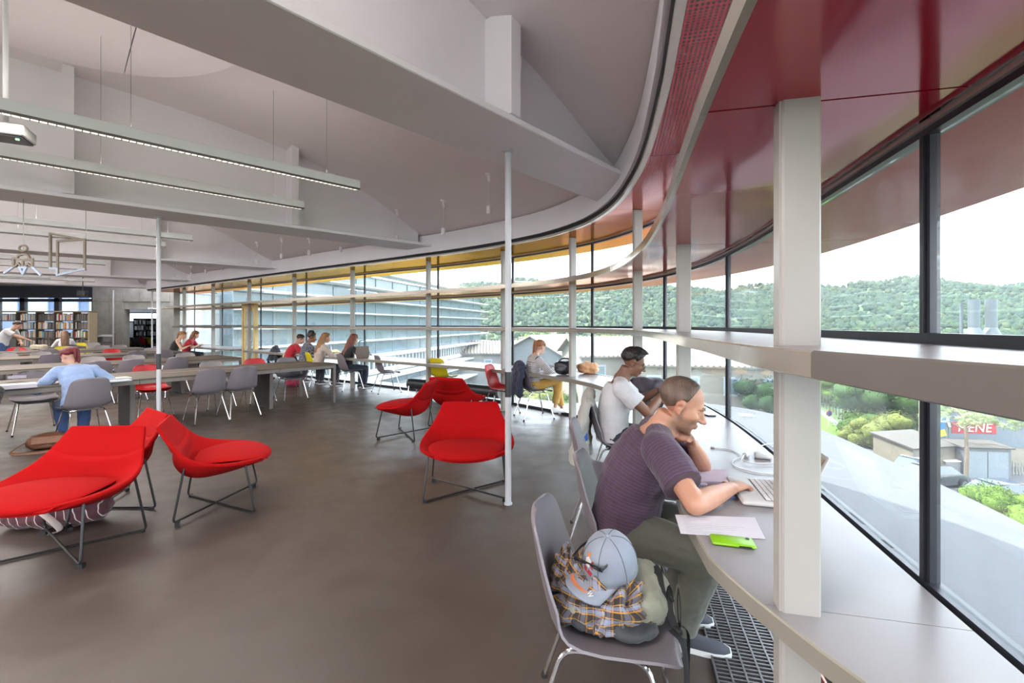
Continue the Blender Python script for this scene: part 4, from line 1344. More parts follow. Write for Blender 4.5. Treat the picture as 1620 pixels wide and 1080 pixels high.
def row_pt(k, perp, px):
    """point on a line parallel to table k, seen in column px"""
    b = T_C + T_PERP * (ROW[k][0] + perp)
    q = (px - CX) / F
    t = (q * b.y - b.x) / (T_DIR.x - q * T_DIR.y)
    return b + T_DIR * t
NEAR, FAR = (-.8, .6), (.8, -.6)
rj_ = random.Random(11)
def row_chair(k, side, px, colour, label, extra=0.0):
    # px is where the backrest shows
    perp = (-.17 if side == 'n' else T_W + .20) + extra
    p = row_pt(k, perp, px)
    f = V((NEAR if side == 'n' else FAR) + (0,))
    p = p + f * .26
    a = rj_.uniform(-.12, .12)
    f.rotate(Euler((0, 0, a)))
    return chair(p.x, p.y, f, colour, label)
for a in [
    (0, 'n', 336, 'grey', 'empty grey shell chair on the camera side of the nearest table, left of two'),
    (0, 'n', 388, 'grey', 'grey shell chair at the nearest table, beside the dark table leg panel'),
    (0, 'n', 140, 'grey', 'grey shell chair the red-haired woman in the blue shirt sits on', -.17),
    (0, 'f', 232, 'red', 'red shell chair on the far side of the nearest table, behind the post'),
    (0, 'f', 50, 'grey', 'grey shell chair across from the red-haired woman, by the books at left'),
    (0, 'f', 334, 'light', 'pale grey shell chair facing us across the nearest table, between two near chairs'),
    (0, 'f', 400, 'red', 'red shell chair peeking over the right half of the nearest table'),
    (1, 'n', 155, 'grey', 'grey shell chair right behind the blue shirt shoulder at the second table'),
    (1, 'n', 209, 'grey', 'grey shell chair at the second table, left of the red chair and post'),
    (1, 'n', 280, 'grey', 'grey shell chair at the second table, just right of the post'),
    (1, 'f', 145, 'light', 'pale grey shell chair facing us at the second table, right of the red hair'),
    (1, 'f', 210, 'light', 'pale grey shell chair facing us at the second table, left of the post'),
    (1, 'f', 291, 'light', 'pale grey shell chair facing us at the second table, below the woman in black'),
    (2, 'n', 80, 'grey', 'grey shell chair at the third table, left of the red hair'),
    (2, 'n', 217, 'grey', 'grey shell chair at the third table, left of the post band'),
    (2, 'n', 262, 'grey', 'grey shell chair at the third table, below the woman in the black top'),
    (2, 'f', 178, 'red', 'red shell chair facing us at the third table'),
    (2, 'f', 67, 'light', 'pale grey shell chair facing us at the third table, above the red-haired woman'),
    (2, 'f', 10, 'light', 'pale grey shell chair facing us at the third table, at the left edge'),
    (2, 'f', 240, 'light', 'pale grey shell chair facing us at the third table, behind the post'),
    (3, 'n', 78, 'grey', 'grey shell chair seen from behind at the fourth table'),
    (3, 'f', 97.5, 'yellow', 'yellow shell chair facing us at the fourth table'),
    (3, 'f', 37, 'light', 'pale grey shell chair facing us at the fourth table, below the standing man'),
    (3, 'f', 24, 'red', 'red shell chair facing us beside the standing man'),
    (3, 'f', 160, 'light', 'pale grey shell chair facing us at the fourth table, left of the thin post'),
    (3, 'f', 188, 'light', 'pale grey shell chair facing us at the fourth table, right of the thin post'),
    (4, 'n', 112, 'grey', 'grey shell chair of the long haired woman in white'),
    (4, 'f', 125, 'yellow', 'yellow shell chair facing us at the farthest table'),
    (4, 'f', 147, 'light', 'pale grey shell chair facing us at the farthest table, before the low shelf'),
    ]:
    row_chair(*a)
chair(-4.42, 9.12, (.75, -.65), 'grey', 'grey shell chair at the right end of the nearest table, near the maroon bag')

def wdir(s): return -cnor(s)
p = flo(613.4, 620); chair(p.x, p.y, (.83, .55), 'grey', 'empty grey shell chair at the window desk, right of the long haired group')
p = flo(553.6, 616); CH_DARK = chair(p.x, p.y, (.72, .70), 'grey', 'grey shell chair under the woman in dark top with auburn hair')
p = flo(503, 610); CH_YEL = chair(p.x, p.y, (.75, .66), 'yellow', 'olive yellow shell chair under the brown haired woman in cream')
p = flo(476, 603); CH_COAT = chair(p.x, p.y, (.7, .71), 'light', 'shell chair covered by a cream coat, below the patterned blouse')
p = flo(452, 597); CH_RED4 = chair(p.x, p.y, (.65, .76), 'grey', 'shell chair with a dark jacket under the person in red')
p = flo(703, 628); chair(p.x, p.y - .1, (.5, .87), 'yellow', 'yellow shell chair standing behind the red lounge chairs by the black bolster')
CH_ST = chair(.38, 7.37, (.90, .30), 'grey', 'grey shell chair with a navy jacket under the striped woman')
chair(-.16, 7.55, (.92, -.35), 'red', 'red shell chair seen beside the tall post, left of the striped woman')
# near desk
CH_PACK = chair(.355, 1.64, (.97, -.25), 'grey', 'grey shell chair loaded with backpack, plaid shirt and cap in the foreground')
CH_MAN = chair(.60, 2.31, (.96, -.25), 'grey', 'grey shell chair the man in purple sits on')
CH_MID = chair(.68, 3.15, (.95, -.2), 'grey', 'grey shell chair standing empty behind the man in purple')
CH_TEE = chair(.97, 4.08, (.95, -.2), 'grey', 'shell chair with a grey hoodie under the man in the white tee')
p = flo(252, 575); chair(-10.9, 14.3, (.3, .9), 'grey', 'grey shell chair of the woman in the black top by the far desk')
# the annex row
for i, (px, c) in enumerate(((199, 'grey'), (209, 'yellow'), (216, 'grey'), (224, 'grey'), (231, 'red'), (243, 'yellow'))):
    q = at(px, 24.2)
    chair(q.x, q.y, (.35, 1), c, ['grey chair at the left end of the row inside the opening', 'yellow chair in the row inside the opening', 'grey chair next to the yellow one inside the opening', 'grey chair next to the red one inside the opening', 'red chair in the row inside the opening', 'yellow chair at the right end of the row inside the opening'][i])

# ------------------------------------------------------------------ red lounge chairs
def red_fabric():
    m = mat('red_wool', (158, 9, 11), .95, var=.05, scale=90, bump=.12, bscale=500, sheen=.0, spec=.15)
    return m
M_red = red_fabric()
LROWS = [  # centre (y, z), rim (half width, y, z)
    ((.335, .385), (.20, .300, .392)), ((.330, .405), (.27, .275, .412)), ((.27, .412), (.34, .215, .425)), ((.16, .398), (.395, .13, .437)), ((.03, .380), (.415, .03, .448)), ((-.10, .368), (.415, -.07, .465)),
    ((-.19, .378), (.40, -.15, .490)), ((-.240, .425), (.375, -.215, .525)), ((-.255, .475), (.355, -.25, .555)), ((-.268, .525), (.338, -.28, .588)), ((-.296, .545), (.328, -.295, .605)), ((-.302, .565), (.32, -.305, .62)), ((-.335, .63), (.30, -.34, .665)), ((-.375, .71), (.28, -.378, .72)), ((-.39, .748), (.268, -.395, .75))]
def lounge_shell():
    nu = 17
    cen = catmull([V((0, a[0], a[1])) for a, b in LROWS], 3)
    rim = catmull([V(b) for a, b in LROWS], 3)
    k = len(cen)
    top = []
    for i in range(k):
        r = []
        f = i / (k - 1)
        p = 2.6 if f < .55 else 2.6 + (f - .55) * 2
        for j in range(nu):
            u = -1 + 2 * j / (nu - 1)
            q = abs(u) ** p
            c = cen[i]; e = rim[i]
            r.append(V((e.x * u, c.y + (e.y - c.y) * q, c.z + (e.z - c.z) * q)))
        top.append(r)
    bot = []
    for i in range(k):
        r = []
        f = i / (k - 1)
        for j in range(nu):
            u = -1 + 2 * j / (nu - 1)
            a = top[min(i + 1, k - 1)][j] - top[max(i - 1, 0)][j]
            b = top[i][min(j + 1, nu - 1)] - top[i][max(j - 1, 0)]
            n = b.cross(a); n.normalize()
            if n.z < -.2 or (abs(n.z) < .3 and n.y < 0): n = -n
            th = .028 + (1 - u * u) * (.02 + .055 * math.exp(-((f - .42) / .25) ** 2))
            if i in (0, k - 1): th *= .55
            r.append(top[i][j] - n * th)
        bot.append(r)
    mb = MB(); mb.rows([a + b[::-1] for a, b in zip(top, bot)], closed=True)
    return mb
def make_lounge(label):
    t = thing('lounge_chair', label, 'armchair', group='red lounge chairs')
    sh = lounge_shell().build('shell', M_red, t, angle=75)
    sm = sh.modifiers.new('sub', 'SUBSURF'); sm.levels = 1; sm.render_levels = 1
    # seat pad: lens shaped, front rounded
    pad = []
    for i in range(13):
        f = i / 12
        y = -.20 + .555 * f
        w = [.22, .26, .285, .305, .32, .33, .335, .332, .32, .30, .265, .205, .10][i]
        zc_ = .405 + .032 * math.sin(PI * min(1, f * 1.05)) - .012 * f * f
        ring_ = []
        for j in range(16):
            a = 2 * PI * j / 16
            ring_.append(V((w * math.copysign(abs(math.cos(a)) ** .75, math.cos(a)), y + (.0 if i not in (0,) else 0), zc_ + (.030 if math.sin(a) > 0 else .03) * math.sin(a) * (1 - .5 * (f > .93)))))
        pad.append(ring_)
    mb = MB(); mb.rows(pad, closed=True); pd = mb.build('seat_pad', M_red, t, angle=75)
    sm = pd.modifiers.new('sub', 'SUBSURF'); sm.levels = 1; sm.render_levels = 1
    # crossed sled frame
    for sx in (-1, 1):
        z = .011 if sx > 0 else .033
        p = round_path([(sx * .315, .165, .395), (sx * .355, .235, z), (-sx * .355, -.295, z), (-sx * .315, -.225, .46)], .035, 5)
        mb = MB(); mb.tube(p, .0085, 8); fr = mb.build('sled_rod', M_black, t)
        for q in ((sx * .335, .21), (-sx * .335, -.27)):
            mb = MB(); mb.box((q[0], q[1], .008 if z < .02 else .014), (.04, .028, .016 if z < .02 else .028)); mb.build('foot_pad', M_blackrub, fr, smooth=False)
    return t
L0 = make_lounge('red lounge chair facing us in the centre, beside the tall post')
L0.location = (-.40, 4.06, 0)
L0.rotation_euler[2] = PI + .02
def lounge(x, y, face, label):
    c = copy_tree(L0); c.location = (x, y, 0); c.rotation_euler = (0, 0, math.atan2(face[1], face[0]) - PI / 2); c['label'] = label
    return c
lounge(-1.47, 6.2, (-.98, .17), 'red lounge chair turned left, behind the central one')
lounge(-.80, 6.85, (.35, .94), 'red lounge chair seen from behind, in front of the black bolster')
lounge(-2.41, 3.81, (.88, .47), 'red lounge chair facing right, just right of the banded post')
lounge(-3.0, 3.0, (.04, -1), 'nearest red lounge chair cut by the left edge')
lounge(-3.36, 3.68, (-.6, -.8), 'red lounge chair half hidden behind the nearest one at left')
# ------------------------------------------------------------------ people
_BENCH = bpy.data.scenes.new('bench')
def fuse(mb, voxel, smooth=2, name='body'):
    with bpy.context.temp_override(scene=_BENCH, view_layer=_BENCH.view_layers[0]):
        return _fuse(mb, voxel, smooth, name)
def _fuse(mb, voxel, smooth, name):
    me = bpy.data.meshes.new(name)
    me.from_pydata(mb.v, [], mb.f)
    bm = bmesh.new(); bm.from_mesh(me); bmesh.ops.recalc_face_normals(bm, faces=bm.faces); bm.to_mesh(me); bm.free()
    o = bpy.data.objects.new(name, me); _BENCH.collection.objects.link(o)
    r = o.modifiers.new('r', 'REMESH'); r.mode = 'VOXEL'; r.voxel_size = voxel; r.adaptivity = 0
    if smooth:
        s = o.modifiers.new('s', 'SMOOTH'); s.factor = .5; s.iterations = smooth
    dg = bpy.context.evaluated_depsgraph_get()
    out = bpy.data.meshes.new_from_object(o.evaluated_get(dg))
    bpy.data.objects.remove(o); bpy.data.meshes.remove(me)
    out.name = name
    out.polygons.foreach_set('use_smooth', [True] * len(out.polygons))
    return out

def link(me, name, m, parent):
    me.materials.clear(); me.materials.append(m)
    o = bpy.data.objects.new(name, me); COL.objects.link(o); o.parent = parent
    return o

def ik(a, b, l1, l2, pole):
    """joint between a and b; pole: direction the joint bends to"""
    d = b - a
    L = d.length
    if L > (l1 + l2) * .995:
        b = a + d.normalized() * (l1 + l2) * .995; d = b - a; L = d.length
    x = (l1 * l1 - l2 * l2 + L * L) / (2 * L)
    h = math.sqrt(max(l1 * l1 - x * x, 0))
    u = d.normalized()
    p = V(pole) - u * V(pole).dot(u); p.normalize()
    return a + u * x + p * h, b

def skin_mat(name, rgb):
    m = mat(name, rgb, .5, var=.06, scale=14, bump=.06, bscale=220, attr='tint')
    nodes_of(m)[2].inputs['Subsurface Weight'].default_value = 0.08
    nodes_of(m)[2].inputs['Subsurface Radius'].default_value = (.01, .004, .002)
    return m

def cloth_mat(name, rgb, rough=.85, stripes=None, width=.06, period=.03, var=.07, bump=.15):
    """woven cloth; stripes run round the body along the 'band' attribute"""
    m = mat(name, rgb, rough, var=var, scale=12, bump=bump, bscale=260, sheen=.15)
    if stripes:
        n, l, p = nodes_of(m)
        a = n.new('ShaderNodeAttribute'); a.attribute_name = 'band'
        d = n.new('ShaderNodeMath'); d.operation = 'DIVIDE'; d.inputs[1].default_value = period
        l.new(a.outputs['Fac'], d.inputs[0])
        f = n.new('ShaderNodeMath'); f.operation = 'FRACT'; l.new(d.outputs[0], f.inputs[0])
        t = n.new('ShaderNodeMath'); t.operation = 'LESS_THAN'; t.inputs[1].default_value = width; l.new(f.outputs[0], t.inputs[0])
        src = p.inputs['Base Color'].links[0].from_socket
        mx = n.new('ShaderNodeMixRGB'); l.new(t.outputs[0], mx.inputs[0]); l.new(src, mx.inputs[1]); mx.inputs[2].default_value = (*lin(stripes), 1)
        l.new(mx.outputs[0], p.inputs['Base Color'])
    return m

def hand(mb, w, d, pn, side, curl=(22, 30, 22), spread=.0, thumb=.5, sc=1.0):
    d = V(d).normalized(); pn = V(pn); pn = (pn - d * pn.dot(d)).normalized()
    ac = d.cross(-pn).normalized()
    th = -ac * side
    K = w + d * .088 * sc
    mb.tube([w - d * .01, w + d * .03 * sc, w + d * .065 * sc, K], [(.027 * sc, .02 * sc), (.036 * sc, .017 * sc), (.041 * sc, .015 * sc), (.038 * sc, .012 * sc)], 12, side=ac)
    for i in range(4):
        b = K + th * (.030 - .020 * i) * sc - d * (.004 * abs(i - 1.2)) * sc
        lf = (.95, 1.06, 1.0, .8)[i] * sc
        ang = 0
        pts = [b - d * .012 * sc, b]
        dd = (d + th * (spread * (1.5 - i) * .2)).normalized()
        for s_, L in enumerate((.043, .027, .021)):
            ang += math.radians(curl[s_] * (1 + .08 * i))
            v = dd * math.cos(ang) + pn * math.sin(ang)
            pts.append(pts[-1] + v * L * lf)
        mb.tube(pts, [.0105 * sc, .0105 * sc, .0098 * sc, .0088 * sc, .0072 * sc], 8)
        mb.ell(pts[-1], .0072 * sc, nu=8, nv=6)
    b = w + d * .022 * sc + th * .026 * sc
    v1 = (d * .65 + th * .75 + pn * .25 * thumb).normalized(); v2 = (d * .9 + th * (.5 - .4 * thumb) + pn * .35 * thumb).normalized()
    p = [b, b + v1 * .042 * sc, b + v1 * .042 * sc + v2 * .032 * sc, b + v1 * .042 * sc + v2 * .032 * sc + (v2 + pn * .2 * thumb).normalized() * .022 * sc]
    mb.tube(p, [.015 * sc, .0125 * sc, .0105 * sc, .008 * sc], 8); mb.ell(p[-1], .008 * sc, nu=8, nv=6)

def axes_from(f, up):
    f = V(f).normalized(); r = f.cross(V(up)).normalized(); u = r.cross(f).normalized()
    return Matrix((r, f, u)).transposed()

def limb(mb, a, b, radii, bulge=None, n=12):
    k = len(radii)
    mb.tube([a.lerp(b, i / (k - 1)) for i in range(k)], radii, n)
    mb.ell(a, radii[0], nu=n, nv=8); mb.ell(b, radii[-1], nu=n, nv=8)

def head_prims(mb, c, M, neck_base, female=False):
    P = lambda x, y, z: c + M @ V((x, y, z))
    jw = .9 if female else 1.0
    E = lambda p, r, rot=None: mb.ell(P(*p), r, rot=M if rot is None else M @ rot, nu=18, nv=12)
    E((0, -.018, .036), (.076, .098, .083))
    E((0, .028, -.018), (.062 * jw, .063, .086))
    E((0, .028, -.064), (.053 * jw, .057, .046))
    E((0, .066, -.094), (.022, .020, .017))
    mb.tube([P(-.046, .070, .024), P(-.02, .084, .028), P(.02, .084, .028), P(.046, .070, .024)], .011 if not female else .008, 8)
    mb.tube([P(0, .084, .018), P(0, .100, -.008), P(0, .112, -.026)], [.008, .0095, .0125], 10)
    E((0, .113, -.028), (.0125, .0125, .011))
    for s in (-1, 1):
        E((s * .012, .101, -.032), (.0085, .010, .008))
        E((s * .042, .060, -.020), (.022, .026, .022))
        R = Euler((-.2, s * .1, s * .35)).to_matrix()
        E((s * .079, -.014, -.004), (.010, .019, .031), R)
        E((s * .083, -.020, .008), (.008, .016, .020), R)
        E((s * .079, -.008, -.030), (.008, .010, .010), R)
    E((0, .088, -.0565), (.024, .011, .0065)); E((0, .086, -.0675), (.020, .011, .0075))
    nb = neck_base
    top = P(0, -.028, -.055)
    r = .049 if female else .061
    mb.tube([nb, nb.lerp(top, .5), top], [r * 1.18, r, r * .98], 14)
    mb.ell(nb, r * 1.2)

def head_sculpt(me, c, M):
    Mi = M.inverted()
    bm = bmesh.new(); bm.from_mesh(me)
    sel = []
    for v in bm.verts:
        q = Mi @ (v.co - c)
        if q.length > .19: continue
        if abs(q.x) < .03 and q.y > .072 and -.078 < q.z < .03: continue      # nose and lips stay crisp
        if abs(q.x) > .066 and -.045 < q.y < .012 and abs(q.z) < .045: continue   # ears
        if q.z < -.10 and q.y > .08: continue
        sel.append(v)
    for k in range(14): bmesh.ops.smooth_vert(bm, verts=sel, factor=.5, use_axis_x=True, use_axis_y=True, use_axis_z=True)
    bm.to_mesh(me); bm.free()
    spots = [((.031, .084, .006), .019, (0, -.012, 0)), ((-.031, .084, .006), .019, (0, -.012, 0)), ((0, .1, -.062), .006, (0, -.004, 0)), ((.02, .098, -.062), .006, (0, -.004, 0)), ((-.02, .098, -.062), .006, (0, -.004, 0)),
             ((.088, -.012, -.002), .010, (-.010, 0, 0)), ((-.088, -.012, -.002), .010, (.010, 0, 0)), ((.075, .03, .03), .03, (-.005, 0, 0)), ((-.075, .03, .03), .03, (.005, 0, 0))]
    for v in me.vertices:
        q = Mi @ (v.co - c)
        if q.length > .2: continue
        d = V((0, 0, 0))
        for p, r, dv_ in spots:
            k = math.exp(-((q - V(p)).length / r) ** 2)
            if k > .02: d += V(dv_) * k
        if d.length > 0: v.co = c + M @ (q + d)

def hair_cap(mb, c, M, off, line, seed=0, lump=.003, back=-.06, nu=48, nv=32, bulge=1.0):
    """cap over the skull; line(y, side) gives the height of the hairline"""
    rows = []
    for i in range(nv + 1):
        th = PI * i / nv * .86
        r = []
        for j in range(nu):
            a = 2 * PI * j / nu
            d = V((math.sin(th) * math.cos(a), math.sin(th) * math.sin(a), math.cos(th)))
            p = V((0, -.018, .036)) + V((d.x * .078, d.y * .100, d.z * .085))
            if p.z < 0.02 and p.y < 0.0:   # nape narrows
                p.x *= 1 - .9 * (0.02 - p.z); p.y += (.02 - p.z) * .25
            k = (p.z - line(p.y, p.x)) / ((.075 if p.y < 0 else .04) if off > .006 else .025)
            k = max(0.0, min(1.0, k)); k = k * k * (3 - 2 * k)
            o = -.015 + (off + .015) * k
            o += lump * k * noise.noise(V((d.x * 7, d.y * 7, d.z * 7 + seed)))
            r.append(c + M @ (p + d * o * (bulge if d.z > .3 else 1)))
        rows.append(r)
    mb.rows(rows, closed=True)

def strands(mb, c, M, roots, path, r0, r1, n=8, seed=0, wave=.006, waves=3, k=9):
    rnd = random.Random(seed)
    for rt in roots:
        pts = []
        ph = rnd.random() * 6
        for i in range(k):
            t = i / (k - 1)
            p = V(path(V(rt), t)) + V((math.sin(t * waves * 6 + ph), math.cos(t * waves * 5 + ph), 0)) * wave * t
            pts.append(c + M @ p)
        mb.tube(pts, [r0 + (r1 - r0) * (i / (k - 1)) ** 1.5 for i in range(k)], n)

def hair_mat(name, rgb, light=None):
    m = mat(name, rgb, .45, var=.3, scale=30, bump=.5, bscale=140, stretch=(1, 1, .12), spec=.4)
    return m

def wrinkle(me, amp, sc, seed, keep=None):
    nn = [v.normal.copy() for v in me.vertices]
    for v, n_ in zip(me.vertices, nn):
        q = v.co * sc + V((seed * 3.1, seed, 0))
        w = noise.noise(V((q.x, q.y, q.z * 1.6))) + .5 * abs(noise.noise(q * 2.2))
        v.co += n_ * amp * w

def band_attr(me, segs):
    """arc length along the nearest body segment, for stripes"""
    a = me.attributes.new('band', 'FLOAT', 'POINT')
    co = np.empty(len(me.vertices) * 3); me.vertices.foreach_get('co', co); co = co.reshape(-1, 3)
    best = np.full(len(co), 1e9); val = np.zeros(len(co))
    for p, q, s0, rad in segs:
        p, q = np.array(p), np.array(q); d = q - p; L = np.linalg.norm(d); u = d / L
        t = np.clip((co - p) @ u, -.04, L + .04)
        dist = np.linalg.norm(co - (p + np.outer(np.clip(t, 0, L), u)), axis=1) / rad
        k = dist < best
        best[k] = dist[k]; val[k] = (s0 + t)[k]
    a.data.foreach_set('value', val)

def person(label, loc, face, look, pose, voxel=.008, group=None):
    """look: sizes, colours, clothes, hair. pose: local targets, or world ones with key 'w'"""
    fx = V((face[0], face[1], 0)).normalized()
    rz = math.atan2(fx.y, fx.x) - PI / 2
    root = thing('person', label, 'person', loc, rz, group)
    R = Matrix.Rotation(-rz, 3, 'Z')
    W = lambda p: R @ (V(p) - V((loc[0], loc[1], loc[2] if len(loc) > 2 else 0)))   # world -> local
    g = lambda k, d=None: pose.get(k, d)
    fem = look.get('female', False)
    sc = look.get('scale', .94 if fem else 1.0)
    T = lambda key, d: (W(pose['w'][key]) if 'w' in pose and key in pose['w'] else V(pose.get(key, d)))
    hip = V(g('hip', (0, 0, .53)))
    lo, up = math.radians(g('lean', 10)), math.radians(g('lean2', 28))
    side = math.radians(g('side', 0)); tw = math.radians(g('twist', 0))
    # spine
    n = 8
    sp = [hip.copy()]
    TL = .50 * sc
    for i in range(n):
        a = lo + (up - lo) * i / (n - 1)
        sp.append(sp[-1] + V((math.sin(side), math.sin(a), math.cos(a))).normalized() * TL / n)
    c7 = sp[-1]
    sh_ax = V((math.cos(tw), math.sin(tw), math.sin(side) * -.5)).normalized()
    if 'shoulder_axis' in pose.get('w', {}):
        sh_ax = (R @ V(pose['w']['shoulder_axis'])).normalized()
    shw = (.165 if fem else .185) * sc
    fw = V((0, 1, 0))
    upd = (sp[-1] - sp[-3]).normalized()
    sj = {s: sp[-2] + sh_ax * (s * shw) - upd * .005 + V((0, .012, 0)) for s in (-1, 1)}
    # head
    hp, hy, hr = math.radians(g('pitch', 20)), math.radians(g('yaw', 0)), math.radians(g('roll', 0))
    Mh = Matrix.Rotation(hy, 3, 'Z') @ Matrix.Rotation(-hp, 3, 'X') @ Matrix.Rotation(hr, 3, 'Y')
    nl = math.radians(g('neck', 30))
    if 'head' in pose.get('w', {}):
        hc = W(pose['w']['head'])
    else:
        hc = c7 + V((0, math.sin(nl), math.cos(nl))) * .075 * sc + Mh @ V((0, .03, .095)) * sc
    # arms
    ua, fa = .29 * sc, .255 * sc
    hands, elb = {}, {}
    for s, nm in ((1, 'R'), (-1, 'L')):
        tgt = T('hand' + nm, (s * .12, .42, .80))
        pole = T('pole' + nm, (s * .8, -.25, -.7)) if 'pole' + nm in pose else V((s * .8, -.25, -.7))
        e, wv = ik(sj[s], tgt, ua, fa, pole)
        if 'elbow' + nm in pose.get('w', {}):
            e = W(pose['w']['elbow' + nm]); wv = tgt
        elb[s], hands[s] = e, wv
    # legs
    tl, cl = .42 * sc, .41 * sc
    hj, kn, an = {}, {}, {}
    for s, nm in ((1, 'R'), (-1, 'L')):
        hj[s] = hip + V((s * .085 * sc, .01, -.02))
        a = T('foot' + nm, (s * .10, .38, .085))
        pole = V(pose.get('kpole' + nm, (s * .12, 1, .6)))
        k, a = ik(hj[s], a, tl, cl, pole)
        if 'knee' + nm in pose.get('w', {}):
            k = W(pose['w']['knee' + nm]); a = T('foot' + nm, (0, 0, 0))
        kn[s], an[s] = k, a
    # ---- skin
    sk = look['skin']
    mb = MB()
    Msc = Mh * (sc * look.get('hscale', 1.0))
    head_prims(mb, hc, Msc, c7 + upd * .0, fem)
    f = .85 if fem else 1.0
    f *= look.get('build', 1.0)
    for s in (-1, 1):
        e, w = elb[s], hands[s]
        limb(mb, sj[s], e, [.056 * f, .052 * f, .047 * f, .042 * f, .040 * f])
        limb(mb, e, w, [.041 * f, .043 * f, .039 * f, .032 * f, .026 * f])
        nm = 'R' if s > 0 else 'L'
        hd = pose.get('hdir' + nm); pn = pose.get('hpalm' + nm, (0, 0, -1))
        hd = R @ V(hd) if hd is not None else (w - e).normalized()
        pn = R @ V(pn)
        hand(mb, w, hd, pn, s, pose.get('curl' + nm, (25, 32, 24)), .3, pose.get('thumb' + nm, .5), sc * (.92 if fem else 1.02))
        if look.get('bare_shin'):
            limb(mb, kn[s].lerp(an[s], .6), an[s], [.042 * f, .036 * f, .034 * f])
    # torso core under the clothes, so that the body is one figure
    wid = look.get('torso', [(.165, .118), (.160, .112), (.152, .108), (.152, .110), (.160, .115), (.168, .118), (.165, .112), (.130, .090), (.075, .065)])
    fw_ = .88 if fem else 1.0
    wid = [(a * fw_ * sc, b * fw_ * sc) for a, b in wid]
    mb.tube(sp, [(a * .92, b * .9) for a, b in wid], 20, side=V((1, 0, 0)).lerp(sh_ax, .5))
    for s in (-1, 1): mb.tube([c7 - upd * .02, sj[s] - upd * .0], [.05 * sc, .05 * sc], 10)
    for s in (-1, 1):
        limb(mb, hj[s], kn[s], [.075 * sc, .065 * sc, .05 * sc]); limb(mb, kn[s], an[s], [.048 * sc, .045 * sc, .03 * sc])
    me = fuse(mb, voxel, 2)
    if look.get('face', True):
        head_sculpt(me, hc, Msc)
    ca = me.color_attributes.new('tint', 'FLOAT_COLOR', 'POINT')
    base = tuple(x * .78 for x in lin(sk)); stub = look.get('stubble')
    Mi = Mh.transposed()
    lipc = tuple(min(1, x) for x in (base[0] * .85, base[1] * .55, base[2] * .55))
    cols = []
    for v in me.vertices:
        col = base
        q = Mi @ (v.co - hc) / (sc * look.get('hscale', 1.0))
        if q.length < .2:
            k = math.exp(-((q.x / .026) ** 2 + ((q.y - .095) / .02) ** 2 + ((q.z + .062) / .011) ** 2) * 1.2)
            col = tuple(a + (b - a) * min(1, k) for a, b in zip(col, lipc))
            if q.x * q.x > .0068 and abs(q.z) < .04: col = (col[0] * 1.02, col[1] * .82, col[2] * .8)   # ears are redder
            if stub:
                k = max(0, min(1, (-.028 - q.z) / .02)) * max(0, min(1, (q.y + .035) / .03)) * max(0, min(1, (.125 + q.z) / .015))
                k *= 1 - math.exp(-((q.x / .026) ** 2 + ((q.z + .062) / .010) ** 2))
                col = tuple(a + (b - a) * k * .62 for a, b in zip(col, lin(stub)))
        cols += [*col, 1.0]
    ca.data.foreach_set('color', cols)
    body_ = link(me, 'body', skin_mat('skin_%d_%d' % (sk[0], sk[1]), sk), root)
    PH = lambda x, y, z: hc + Msc @ V((x, y, z))
    if look.get('face', True):
        from mathutils.bvhtree import BVHTree
        tree = BVHTree.FromPolygons([v.co for v in me.vertices], [tuple(p.vertices) for p in me.polygons])
        Minv = Msc.inverted()
        def skin_y(x, z, extra=0.0):
            o_ = PH(x, .20, z); d_ = (Mh @ V((0, -1, 0))).normalized()
            h_ = tree.ray_cast(o_, d_)
            y = (Minv @ (h_[0] - hc)).y if h_[0] is not None else .08
            return max(.055, min(y, .105)) + extra
        drop = math.radians(-30 if g('pitch', 20) > 18 else -8)
        for s in (-1, 1):
            ye = skin_y(s * .031, .006) - .0075
            eb = MB(); eb.ell(PH(s * .031, ye, .006), .0118 * sc, rot=Mh); eo = eb.build('eye', mat('eye_white', (206, 196, 190), .25), root)
            eb = MB(); eb.ell(PH(s * .031, ye + .0078, .0), (.0058 * sc, .0046 * sc, .0058 * sc), rot=Mh); eb.build('iris', mat('iris_dark', (46, 36, 30), .15), eo)
            lid = MB(); rows = []
            for i in range(8):
                a = drop + (math.radians(110) - drop) * i / 7
                rows.append([PH(s * .031 + .0134 * math.cos(b) * 1.08, ye + .0132 * math.sin(b) * math.cos(a), .006 + .0132 * math.sin(b) * math.sin(a)) for b in np.linspace(.05, PI - .05, 13)])
            lid.rows(rows); lid.build('eyelid', mat('lid_%d' % sk[0], tuple(int(x * .92) for x in sk), .5), root)
            br = MB(); br.tube([PH(s * x_, skin_y(s * x_, z_, .0005), z_) for x_, z_ in ((.013, .026), (.022, .031), (.032, .033), (.042, .030))], [(.0022, .0042)] * 4, 6); br.build('eyebrow', hair_mat('brow_%d' % look['hair_rgb'][0], look['hair_rgb']), root)
    # ---- shirt
    sleeve = look.get('sleeve', .62)
    loose = look.get('loose', .014)
    mb = MB()
    hem = look.get('hem', -.05)
    spx = [sp[0] + (sp[0] - sp[1]).normalized() * -hem] + sp
    top_i = look.get('neck_cut', 8)
    rad = [(wid[0][0] + loose * 1.6, wid[0][1] + loose * 1.8)] + [(a + loose * (1.25 if i < 5 else 1), b + loose * (1.5 if i < 5 else 1)) for i, (a, b) in enumerate(wid)]
    sleeveless = look.get('sleeveless', False)
    mb.tube(spx[:top_i + 1], rad[:top_i + 1], 24, side=V((1, 0, 0)).lerp(sh_ax, .6))
    segs = [(spx[i], spx[i + 1], (spx[i] - spx[0]).length, .16) for i in range(len(spx) - 1)]
